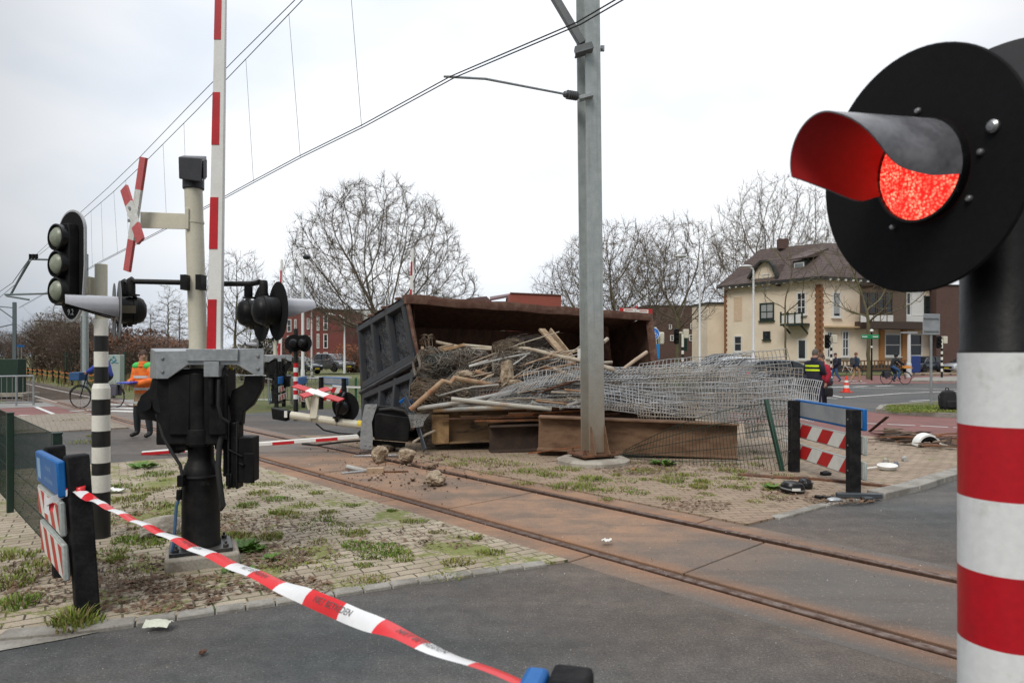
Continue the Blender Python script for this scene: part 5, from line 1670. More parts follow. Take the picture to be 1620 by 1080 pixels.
def rock(label, px, py, y, size, seed, mat=rubble, cat='concrete lump', on_ground=True):
 c = P(px, py, y)
 bm = bmesh.new(); bmesh.ops.create_icosphere(bm, subdivisions=5, radius=1)
 for v in bm.verts:
  p = v.co.copy()
  k = 1 + .42 * mnoise.noise(p * 1.15 + V((seed, 0, 0))) + .16 * mnoise.noise(p * 3.1 + V((0, seed, 0))) + .10 * mnoise.noise(p * 7 + V((0, 0, seed)))
  q = p * k
  for nn_, dd_ in ((V((.3, -.8, .5)), .72), (V((-.7, -.3, .6)), .75), (V((.8, -.2, -.2)), .8), (V((0, .2, 1)), .78)):
   n0 = nn_.normalized(); e = q.dot(n0) - dd_
   if e > 0: q -= n0 * e * .8
  v.co = V((q.x * size[0], q.y * size[1], q.z * size[2]))
 lo = min(v.co.z for v in bm.verts)
 me = bpy.data.meshes.new('concrete_lump'); bm.to_mesh(me); bm.free()
 me.materials.append(mat)
 me.polygons.foreach_set('use_smooth', [True] * len(me.polygons)); me.set_sharp_from_angle(angle=radians(28))
 o = bpy.data.objects.new('concrete_lump', me); COL.objects.link(o)
 o.location = c if not on_ground else V((c.x, c.y, -lo * .9 + .01))
 o.rotation_euler = (0, 0, seed * 1.3)
 return tag(o, label, cat)
rock('pale broken concrete lump lying alone between the rails', 690, 768, 8.85, (.17, .12, .10), 1.2)
rock('broken concrete lump at the far rail, right one of the pair', 643, 736, 10.5, (.14, .12, .12), 2.7)
rock('broken concrete lump on the silver strip, left one of the pair', 601, 732, 10.7, (.14, .12, .13), 4.1)
rock('upright tan concrete lump standing in the middle of the scrap heap', 802, 590, 12.15, (.14, .13, .26), 5.3, on_ground=False)
rock('tan concrete lump half buried between the wire roll and bent pipe', 735, 592, 12.2, (.16, .14, .09), 6.4, on_ground=False)
rock('flat tan concrete piece right of the upright lump', 815, 606, 12.1, (.18, .12, .08), 7.7, on_ground=False)
rock('rough rubble piece beneath the black barrier box', 612, 704, 11.75, (.18, .14, .08), 8.2, mat=M('rubble_dark', (.16, .12, .09), .95, col2=(.09, .07, .05), var=.2, bump=.8))
rock('small grey rubble piece right of the barrier box foot', 640, 705, 11.6, (.10, .09, .06), 9.2, mat=M('rubble_dark', (.1, .1, .1)))
for k in range(14):
 px, py = RK.uniform(585, 720), RK.uniform(722, 765); r_ = RK.uniform(.02, .05)
 rock('small brown rubble piece scattered over the crossing before the container', px, py, 1836 / (py - 560), (r_ * 1.3, r_, r_ * .8), 20 + k * 1.7, mat=M('rubble_small', (.24, .17, .115), .95, col2=(.14, .09, .06), var=.25, bump=.6), cat='rubble')['group'] = 'small rubble before the container'
def panel(label, c00, c10, c11, c01, nu, nv, wave, r=.0042, mat=wire_grey, su=26, sv=8, cat='wire panel', group=None, name='welded_mesh', rh=None):
 mb = MB()
 wire_panel(mb, P(*c00), P(*c10), P(*c11), P(*c01), nu, nv, r, wave, su, sv, 3, .011, rh=rh)
 return tag(mb.build(name, mat, smooth=False), label, cat, group)
def wv(seed, az=.05, ay=.06, f=1.6):
 def w_(u, v):
  return V((.02 * mnoise.noise(V((u * 3, v * 2, seed))),
     ay * mnoise.noise(V((u * f * 2, v * 1.5, seed + 3))) + ay * .5 * sin(u * f * 7 + seed * 2 + v),
     az * mnoise.noise(V((u * f * 1.6, v * .8, seed + 7))) + az * .45 * sin(u * f * 5 + seed + v * .6)))
 return w_
stack_grp = 'grey wire fence panels in the tangled stack'
wire_mats = [wire_grey, M('zinc_wire_light', (.33, .335, .34), .45, .25, col2=(.21, .195, .175), scale=2.2, thr=(.48, .75), var=.15), M('zinc_wire_dull', (.20, .18, .155), .6, .2, col2=(.27, .225, .175), scale=2.5, var=.2)]
RS = random.Random(5)
for k in range(8):
 l0 = (770 + 9 * k, 640 - 4.6 * k, 11.75 + .05 * k); r0 = (1205 - 8 * k, 656 - 9.8 * k, 11.2 + .12 * k)
 lz = (782 + 8 * k, 632 - 5.2 * k, 12.15 + .05 * k); rz_ = (1262 - 10 * k, 632 - 10.4 * k, 11.95 + .12 * k)
 panel('bent grey wire panel lying in the stack between scrap heap and green post', l0, r0, rz_, lz, 56, 6, wv(k * 1.7, .06, .05), r=.006, rh=.0085, mat=wire_mats[k % 3], group=stack_grp)
fan = [((985, 642, 11.6), (1262, 664, 10.9), (1256, 600, 11.3), (985, 606, 11.9)), ((960, 626, 11.9), (1270, 636, 11.2), (1268, 580, 11.6), (975, 582, 12.3)),
  ((1000, 612, 12.0), (1268, 618, 11.5), (1246, 548, 12.0), (1012, 576, 12.5)), ((1130, 640, 11.6), (1284, 668, 10.9), (1300, 604, 11.3), (1140, 590, 12.0)),
  ((1010, 664, 11.3), (1240, 676, 10.8), (1250, 626, 11.2), (1005, 622, 11.7)),
  ((1180, 690, 11.2), (1262, 700, 10.9), (1266, 630, 11.1), (1170, 640, 11.5)), ((955, 640, 11.5), (1190, 672, 11.0), (1215, 640, 11.3), (950, 606, 11.9))]
for k, (a, b, c, d) in enumerate(fan):
 panel('upright bent grey wire panel fanning out beside the green post', a, b, c, d, 36 if k == 2 else 50, 6, wv(20 + k * 2.1, .05, .07, 1.2), r=.0062, rh=.0088, mat=wire_mats[(k + 1) % 3], group='grey wire fence panels fanned out on the right')
panel('topmost grey wire panel edge arching up left of the mast', (829, 606, 11.9), (935, 600, 11.9), (935, 578, 12.1), (829, 589, 12.0), 18, 2, wv(51, .015, .02), r=.0055, mat=wire_mats[1])
panel('grey wire panel edge sweeping from the concrete lump to the mast', (770, 634, 11.6), (935, 598, 11.8), (935, 584, 12.0), (800, 612, 11.9), 34, 2, lambda u, v: V((0, 0, .05 * sin(u * pi))), r=.0055)
panel('crumpled grey wire panel folded beside the container edge', (676, 616, 12.0), (694, 613, 12.2), (680, 574, 12.6), (664, 580, 12.5), 14, 4, lambda u, v: V((.05 * sin(v * 6), 0, 0)), r=.006, mat=wire_mats[1], su=6)
panel('curved sheet of wire mesh hanging under the bent pipe', (698, 622, 11.9), (765, 629, 12.0), (760, 603, 12.3), (706, 598, 12.2), 26, 4, lambda u, v: V((.04 * sin(v * 3), -.12 * sin(v * pi), -.03 * sin(u * pi))), r=.0055, mat=wire_mats[2], su=10)
panel('fine grey mesh draped over the corner right of the barrier box', (650, 676, 11.4), (668, 674, 11.5), (680, 653, 11.7), (645, 652, 11.6), 18, 12, lambda u, v: V((0, -.05 * sin(u * pi), .03 * sin(v * 4))), r=.004, su=8)
panel('long wire panel tilted down over the large rusty beam', (955, 650, 11.1), (1165, 668, 10.9), (1160, 640, 11.2), (955, 636, 11.5), 46, 4, wv(71, .04, .04), r=.0058, mat=wire_mats[2])
for k, (a, b, c, d) in enumerate([((690, 618, 12.0), (860, 622, 12.1), (900, 590, 12.3), (720, 588, 12.3)), ((760, 606, 12.1), (932, 600, 12.1), (932, 566, 12.6), (790, 566, 12.6)), ((672, 606, 12.2), (800, 596, 12.3), (820, 566, 12.7), (690, 566, 12.6)),
         ((690, 640, 11.8), (900, 634, 11.9), (905, 610, 12.1), (700, 616, 12.1))]):
 panel('crushed grey brown wire panel lying over the wire rolls in the heap', a, b, c, d, 40, 5, wv(90 + k * 3.3, .10, .12, 2.2), r=.0052, rh=.007, mat=wire_mats[(2, 0, 2, 1)[k]], group='crushed wire panels over the heap')
RH = random.Random(77)
for k in range(42):
 px, py = RH.uniform(672, 900), RH.uniform(556, 636); L = RH.uniform(40, 150); sl = RH.gauss(-.02, .22); y = 12.9 - (py - 550) / 80 * 1.15 - .06
 pts = [(px, py, y), (px + L * .5, py + L * .5 * sl + RH.uniform(-6, 4), y + .12), (min(935, px + L), py + L * sl, y + .25)]
 pipe('thin dusty rod among the jumbled rods and mesh in the heap', pts, RH.choice((.009, .011, .014, .02, .026)), RH.choice((pipe_cream, pipe_cream, pipe_grey, pipe_tan, rust)), 'thin rods jumbled in the heap', 'rod', 6)
gp = thing('bent_fence', 'run over green mesh fence with a leaning green post before the rusty beam', 'fence', G(1240, 747))
mb = MB(); pb0, pt0 = G(1238, 747), P(1212, 632, 10.3)
d_ = (pt0 - pb0).normalized()
mb.bar(pb0, pt0, .06, .06, (0, 1, 0)); mb.bar(pb0 + V((-.02, -.045, .0)), pt0 + V((-.02, -.045, 0)), .02, .02, (0, 1, 0)); mb.build('post', green_post, gp, bevel=.006)
mb = MB()
wire_panel(mb, P(975, 726, 11.0), pb0 + V((0, -.04, .03)), pt0 + V((0, -.04, -.05)), P(988, 712, 11.1), 46, 5, .0036, lambda u, v: V((0, -.12 * sin(u * pi), -.10 * sin(u * pi) * (1 - v) + .15 * sin(u * pi) * v)), 22, 6, 3, rh=.0055)
mb.build('wire_panel', wire_green, gp, smooth=False)
mb = MB()
wire_panel(mb, pb0 + V((0, .04, .03)), G(1252, 742) + V((0, 0, .05)), P(1258, 640, 10.2), pt0 + V((0, .04, -.05)), 8, 5, .0036, lambda u, v: V((0, 0, .05 * sin(u * 3))), 6, 6, 3, rh=.0055)
mb.build('wire_panel', wire_green, gp, smooth=False)
FYd = 11.75
def Q(px, py, dy=0.0): return P(px, py, FYd + dy)
fb = thing('fallen_barrier', 'knocked over barrier unit lying by the container, cream pole and black box', 'barrier', V((Q(600, 560).x, FYd, 0)))
mb = MB(); mb.tube([Q(460, 656.5), Q(600, 676)], .068, 28); mb.build('pole', cream, fb)
mb = MB(); mb.tube([Q(459, 656.5), Q(452, 655.5)], .08, 24); pcap = Q(444, 655)
mb.box(pcap, (.24, .22, .19), (Q(452, 656) - Q(440, 654)).normalized(), (0, 1, 0), V((-.12, 0, 1)).normalized())
cp = mb.build('bell_housing', black_matt, fb, bevel=.012)
mb = MB(); mb.box(Q(452, 655, -.12), (.05, .01, .11)); mb.build('white_label', white_paint, cp)
mb = MB(); mb.tube([Q(566, 670.5), Q(572, 671.5)], .0695, 24); mb.build('yellow_mark', yellow, fb)
for px, py in ((494, 661), (533, 667)):
 mb = MB(); mb.tube([Q(px, py), Q(px + 1.6, py + .2)], .0715, 24); mb.build('pole_clamp', galv, fb)
mb = MB(); mb.hexa([Q(490, 660, -.1), Q(501, 661, -.1), Q(501, 661, -.02), Q(490, 660, -.02), Q(493, 627, -.05), Q(505, 627, -.05), Q(505, 627, .03), Q(493, 627, .03)])
mb.box(Q(496, 660, -.06), (.13, .12, .03)); mb.tube([Q(485, 630, .1), Q(490, 648, .1)], .03, 8)
mb.build('cross_arm', cream, fb, bevel=.004)
mb = MB()
cxc = Q(503, 621, -.03)
def flat_blade(mb, a, b, w, nrm, mats):
 a, b = V(a), V(b); e = (b - a).normalized(); s_ = V(nrm).cross(e).normalized(); n_ = V(nrm).normalized()
 for t0, t1, mi in mats:
  p, q = a + (b - a) * t0, a + (b - a) * t1
  mb.mat(mi).hexa([p - s_ * w / 2, q - s_ * w / 2, q + s_ * w / 2, p + s_ * w / 2, p - s_ * w / 2 + n_ * .02, q - s_ * w / 2 + n_ * .02, q + s_ * w / 2 + n_ * .02, p + s_ * w / 2 + n_ * .02])
nrm = V((.15, -.42, .90)).normalized()
flat_blade(mb, Q(466, 610.5, .25), Q(540, 634, -.30), .14, nrm, [(0, .3, 1), (.3, .7, 0), (.7, 1, 1)])
flat_blade(mb, Q(477, 629, -.22) + nrm * .022, Q(521, 617, .30) + nrm * .022, .14, nrm, [(0, .32, 1), (.32, .66, 0), (.66, 1, 1)])
mb.build('crossing_cross', [white_paint, sign_red], fb, fix=True)
lc2 = Q(547, 643, .02)
mb = MB(); ln = V((.30, .95, .1)).normalized(); disc(mb, lc2, ln, .262, .006, 44)
bd2 = mb.build('backboard', disc_black, fb)
mb = MB(); mb.lathe([(0, -.20), (.06, -.196), (.10, -.175), (.115, -.14), (.122, -.13), (.122, -.10), (.11, -.095), (.11, -.006)], lc2, ln, 30); mb.build('lamp_housing', black_gloss, bd2)
mb = MB(); mb.tube([Q(533, 666, -.06), Q(533, 655, -.12), Q(537, 640, -.2), Q(543, 626, -.14), Q(545, 622, -.03)], [.03, .02, .02, .025, .03], 10)
mb.box(Q(533, 660, -.08), (.12, .1, .03)); mb.build('lamp_bracket', black_paint, fb)
mb = MB()
def box8(mb, pts, y0, y1):
 a = [P(x_, y_, y0) for x_, y_ in pts]; b_ = [P(x_, y_, y1) for x_, y_ in pts]; k = len(a)
 mb.add(a + b_, [tuple(range(k)), tuple(range(2 * k - 1, k - 1, -1))] + [(i, k + i, k + (i + 1) % k, (i + 1) % k) for i in range(k)])
box8(mb, [(593, 657), (597, 653), (651, 660), (646, 699), (592, 695)], FYd - .2, FYd + .25)
mb.build('mechanism_box', black_matt, fb, fix=True, bevel=.02)
mb = MB(); box8(mb, [(585, 668), (598, 641), (640, 644), (652, 660), (600, 655), (594, 692), (586, 690)], FYd - .1, FYd + .35)
box8(mb, [(588, 695), (590, 706), (640, 708), (642, 700)], FYd - .05, FYd + .25)
mb.build('column_sleeve', black_paint, fb, fix=True, bevel=.012)
mb = MB(); mb.tube([Q(600, 648, -.1), Q(620, 646, -.15), Q(640, 650, -.15), Q(648, 660, -.15), Q(655, 656, -.1)], .03, 10); mb.build('cable', rubber, fb)
mb = MB(); box8(mb, [(580, 639), (597, 639), (588, 668), (590, 694), (588, 711), (572, 710), (574, 672)], FYd - .18, FYd - .165)
box8(mb, [(572, 710), (574, 672), (580, 639), (577, 640), (571, 672), (569, 709)], FYd - .17, FYd + .1)
hb2 = mb.build('head_bracket', galv, fb, fix=True)
for px, py in ((583, 644), (592, 644), (578, 704), (585, 705)):
 mb = MB(); mb.lathe([(.018, 0), (.018, .006), (0, .01)], Q(px, py, -.181), (0, -1, 0), 10); mb.build('bolt', steel, hb2)
bmA, bmB = P(225, 717, 11.55), P(569, 690, 11.62)
mb = MB(); mb.bar(bmA, bmB, .06, .075); fbm = mb.build('boom', white_paint, fb, bevel=.012)
for t0, t1 in ((0, .20), (.40, .47), (.60, .70), (.80, .90)):
 mb = MB(); p, q = bmA + (bmB - bmA) * t0 + V((0, -.031, -.008)), bmA + (bmB - bmA) * t1 + V((0, -.031, -.008)); mb.bar(p, q, .004, .05)
 mb.build('red_band', red_paint, fbm)
mb = MB(); mb.tube([Q(568, 688, -.12), Q(572, 684, -.12)], .05, 12); mb.build('boom_socket', black_paint, fb)
def rod(label, pts, r, mat, cat, name='rod', n=8, group=None):
 mb = MB(); mb.tube([P(*p) for p in pts], r, n)
 return tag(mb.build(name, mat), label, cat, group)
rod('black cable lying on the rail under the fallen boom', [(478, 702, 12.3), (500, 704, 12.2), (540, 699, 12.3), (580, 696, 12.2)], .018, rubber, 'cable', 'cable')
rod('grey cable sagging from the fallen cream pole', [(500, 670, 11.9), (512, 680, 12.1), (535, 685, 12.3), (560, 687, 12.3)], .014, rubber, 'cable', 'cable')
mb = MB(); mb.bar(P(560, 722, 11.2), P(652, 720, 11.2), .06, .05); tag(mb.build('metal_profile', steel, bevel=.006), 'long silver metal profile lying across the far rail under the concrete lump', 'metal profile')
mb = MB(); mb.bar(P(540, 749, 9.65), P(583, 745, 9.8), .07, .04); tag(mb.build('metal_profile', steel, bevel=.006), 'short silver metal profile lying between the rails', 'metal profile')
mb = MB(); mb.box(P(594, 745, 9.75), (.24, .12, .10), V((1, .1, 0)).normalized(), V((-.1, 1, 0)).normalized()); tag(mb.build('wood_block', M('tan_block', (.38, .27, .18), .85, var=.12), bevel=.006), 'tan wooden block on the end of the short silver profile', 'wood block')
rod('grey pipe stub resting behind the tan wooden block', [(549, 738, 10.0), (562, 741, 9.95), (583, 746, 9.85)], .035, pipe_grey, 'pipe', 'pipe')
mb = MB(); mb.bar(P(607, 746, 9.75), P(646, 745, 9.8), .03, .02); tag(mb.build('steel_bar', rust, bevel=.003), 'small rusty bar pointing right from the tan wooden block', 'steel bar')
def heap_part(px, py): return G(px, py, ISL)
hl = thing('lamp_wreck', 'round black broken lamp unit with a white label on the brick paving', 'broken lamp', heap_part(1253, 779))
c = heap_part(1253, 779)
mb = MB(); mb.lathe([(.13, 0), (.145, .03), (.14, .09), (.11, .125), (.05, .14), (0, .142)], c, (.1, -.05, 1), 30, sy=.8); mb.build('housing', black_gloss, hl)
mb = MB(); mb.lathe([(.147, .045), (.149, .055), (.147, .062)], c, (.1, -.05, 1), 30, sy=.8); mb.build('ring', galv, hl)
mb = MB(); mb.box(c + V((.0, -.125, .06)), (.10, .006, .03)); mb.build('white_label', white_paint, hl)
hl = thing('lamp_wreck', 'second black lamp unit with silver trim behind the labelled one', 'broken lamp', heap_part(1272, 771))
c = heap_part(1272, 771)
mb = MB(); mb.lathe([(.12, 0), (.13, .04), (.11, .09), (.06, .12), (0, .125)], c, (.35, -.1, 1), 26, sy=.7); mb.build('housing', black_gloss, hl)
for k in range(4):
 mb = MB(); mb.box(c + V((-.08 + .05 * k, -.09, .06 + .02 * (k % 2))), (.03, .02, .012), V((.9, .2, .3)).normalized(), V((-.2, .9, 0)).normalized()); mb.build('silver_trim', steel, hl)
rod('short loop of black cable beside the broken lamps', [(1283, 776, 8.5), (1288, 773, 8.55), (1294, 774, 8.5), (1293, 778, 8.45), (1287, 779, 8.42)], .012, rubber, 'cable', 'cable')
mb = MB(); c = heap_part(1306, 790)
for k in range(3): mb.bar(c + V((-.10 + .07 * k, .06 - .03 * k, .03)), c + V((-.03 + .07 * k, .02 - .03 * k, .025)), .06, .03)
tag(mb.build('plastic_shard', black_gloss, bevel=.006), 'curved black plastic shard lying before the barrier board', 'plastic shard')
mb = MB(); mb.ball(heap_part(1320, 793) + V((0, 0, .02)), (.09, .05, .03), 14, 8); tag(mb.build('mirror_shell', galv), 'small silver shell beside the black plastic shard', 'shell')
mb = MB(); c = heap_part(1352, 785)
mb.box(c + V((0, -.1, .035)), (.50, .08, .05), V((.96, -.1, 0)).normalized(), V((.1, .96, 0)).normalized()); mb.box(c + V((.05, -.14, .02)), (.1, .2, .03))
tag(mb.build('steel_angle', M('slate_steel', (.05, .05, .06)), bevel=.006), 'dark steel angle lying at the foot of the right barrier post', 'steel angle')
mb = MB(); mb.ball(heap_part(1307, 751) + V((0, 0, .02)), (.08, .05, .04), 10, 6, .5); tag(mb.build('plastic_shard', black_gloss), 'small dark shard on the paving between the two barrier posts', 'plastic shard')
mb = MB(); mb.bar(G(1168, 750, .03), G(1250, 756, .03), .12, .03); mb.bar(G(1250, 756, .03), G(1281, 756, .03), .1, .03); tag(mb.build('steel_strip', rust, bevel=.003), 'flat rusty steel strip lying along the paving left of the barrier board', 'steel strip')
mb = MB(); mb.bar(G(1284, 757, .03), G(1345, 762, .04), .10, .035); mb.bar(G(1345, 762, .04), G(1413, 770, .03), .10, .03); tag(mb.build('steel_strip', rust, bevel=.003), 'flat rusty steel strip passing behind the right barrier post', 'steel strip')
c = heap_part(1403, 743)
wl = thing('luminaire_shell', 'white plastic lamp lid lying open side up on the paving', 'lamp part', c)
mb = MB(); mb.lathe([(.06, 0), (.13, .03), (.15, .075), (.14, .08), (.05, .012), (0, .01)], c, (.0, -.25, 1), 28, sy=.6); mb.build('lid', white_paint, wl)
mb = MB(); mb.bar(c + V((-.1, 0, .05)), c + V((-.36, -.02, .02)), .03, .012); mb.build('strap', white_paint, wl)
c = heap_part(1466, 706)
wl = thing('mudguard', 'white and black arched mudguard lying on the paving before the splinters', 'mudguard', c)
def arch(mb, r0, r1, w, a0, a1, o, xd, yd):
 vs, fs = [], []; n_ = 18
 for i in range(n_ + 1):
  a = a0 + (a1 - a0) * i / n_
  for rr in (r0, r1):
   for s_ in (-.5, .5):
    vs.append(o + V(xd) * (rr * cos(a)) + V((0, 0, 1)) * (rr * sin(a)) + V(yd) * (w * s_))
 for i in range(n_):
  b_ = i * 4
  for p, q in ((0, 1), (1, 3), (3, 2), (2, 0)): fs.append((b_ + p, b_ + q, b_ + 4 + q, b_ + 4 + p))
 fs += [(0, 1, 3, 2), (n_ * 4, n_ * 4 + 2, n_ * 4 + 3, n_ * 4 + 1)]
 mb.add(vs, fs)
mb = MB(); arch(mb, .20, .235, .16, .15, pi - .1, c, (1, .1, 0), (-.1, 1, .1)); mb.build('white_shell', white_paint, wl, fix=True)
mb = MB(); arch(mb, .14, .20, .14, .12, pi - .05, c, (1, .1, 0), (-.1, 1, .1)); mb.build('black_liner', black_matt, wl, fix=True)
mb = MB(); mb.bar(c + V((.2, -.03, .06)), c + V((.42, -.05, .01)), .09, .02); mb.build('white_tongue', white_paint, wl)
rod('thin bent black wire on the paving, upper of two', [(1374, 716, 11.72), (1396, 713, 11.95), (1414, 718, 11.55)], .014, rubber, 'wire', 'bent_wire')
rod('thin straight black wire on the paving, lower of two', [(1374, 718.5, 11.5), (1396, 721.5, 11.3), (1410, 723, 11.2)], .014, rubber, 'wire', 'bent_wire')
for px, py, lb in ((1401, 732, 'small grey plastic piece standing behind the white lamp lid'), (1417, 738, 'small blue grey plastic piece right of the white lamp lid'), (1431, 729, 'small pale plastic piece on the paving beyond the white lamp lid')):
 mb = MB(); mb.ball(heap_part(px, py) + V((0, 0, .03)), (.05, .04, .05), 9, 6, .6); tag(mb.build('plastic_shard', pipe_grey if px != 1417 else M('blue_grey', (.12, .14, .17), .5)), lb, 'plastic shard')
RT = random.Random(3)
for k in range(34):
 px = RT.uniform(1368, 1535); py = 681 + (px - 1368) * .10 + RT.uniform(-7, 14)
 a = G(px, py, .04 + RT.uniform(0, .10)); an = RT.gauss(-.15, .45); L = RT.uniform(.3, 1.4)
 d = V((cos(an), sin(an), RT.uniform(-.06, .10))) * L
 w0, h0 = RT.uniform(.03, .11), RT.uniform(.015, .05)
 mb = MB(); n_ = 5; vs = []
 x_ = V((-sin(an), cos(an), 0))
 for i in range(n_ + 1):
  t = i / n_; c = a + d * t + V((0, 0, RT.uniform(-.012, .012))); s_ = 1 if 0 < i < n_ else RT.uniform(.1, .6)
  for p, q in ((-1, -1), (1, -1), (1, 1), (-1, 1)): vs.append(c + x_ * (p * w0 / 2 * s_ + RT.uniform(-.008, .008)) + V((0, 0, q * h0 / 2 * s_)))
 mb.add(vs, [(3, 2, 1, 0), (n_ * 4, n_ * 4 + 1, n_ * 4 + 2, n_ * 4 + 3)] + [(i * 4 + j, i * 4 + (j + 1) % 4, i * 4 + 4 + (j + 1) % 4, i * 4 + 4 + j) for i in range(n_) for j in range(4)])
 tag(mb.build('timber_splinter', RT.choice([M('splinter_orange', (.26, .11, .045), .85, col2=(.16, .07, .035), var=.25), rust_dark, M('splinter_grey', (.15, .10, .065), .9, var=.25), M('splinter_dark', (.06, .038, .025), .9, var=.3)]), smooth=False, fix=True),
  'rusty brown splinter in the strip of wreckage along the red cycle path', 'splinter', 'splinters along the red cycle path')
mb = MB(); mb.bar(G(1376, 682, .02), P(1404, 659, 14.0), .07, .02); tag(mb.build('steel_strip', rust_dark, bevel=.003), 'dark strip sticking up at a slant above the cycle path splinters', 'steel strip')
mb = MB(); mb.bar(P(1402, 681, 14.8), P(1455, 693, 14.0), .16, .14); tag(mb.build('timber_beam', M('splinter_grey', (.1, .1, .1)), bevel=.01), 'grey brown timber beam lying on top of the splinters', 'timber')
mb = MB(); mb.bar(P(1498, 705, 12.4), P(1501, 692, 12.5), .1, .05); mb.bar(P(1470, 704, 12.6), P(1500, 706, 12.4), .1, .06); tag(mb.build('steel_angle', rust_dark, bevel=.004), 'dark upturned angle at the right end of the splinters', 'steel angle')
def paper(label, px, py, r, seed, z=.012):
 rng = random.Random(seed); c = G(px, py, z); mb = MB()
 def f(u, v): return c + V(((u - .5) * r * 2, (v - .5) * r * 1.4, .02 + .035 * mnoise.noise(V((u * 4, v * 4, seed))) + .02))
 mb.grid(f, 8, 6); return tag(mb.build('crumpled_paper', white_paint, angle=40), label, 'litter')
paper('scrap of white paper between the rails on the right', 960, 861, .045, 3.)
paper('white crumpled plastic on the left paving behind the banded post', 183, 779, .10, 4., ISL)
c = G(250, 992, .02)
mb = MB(); mb.grid(lambda u, v: c + V(((u - .5) * .15, (v - .5) * .09 + .02 * sin(u * 3), .015 + .03 * sin(v * 3) * (1 - u * .4) + .012 * mnoise.noise(V((u * 5, v * 5, 1))))), 10, 6)
tag(mb.build('plastic_cup', M('cup', (.55, .56, .46), .5, var=.08)), 'flattened pale plastic cup lying at the left kerb', 'litter')
rock('brown stone lying on the bare asphalt at bottom left', 320, 1037, 3.85, (.022, .018, .016), 3.3, mat=M('stone_brown', (.12, .06, .04), .9), cat='stone')
rock('pale stone beside the foundation of the barrier machine', 255, 848, 6.35, (.20, .13, .10), 5.5, mat=concrete, cat='stone')
rock('orange brick crumb in the soil beside the mast footing', 1002, 745, 9.9, (.03, .03, .02), 2.1, mat=M('brick_crumb', (.4, .16, .06), .9), cat='stone')
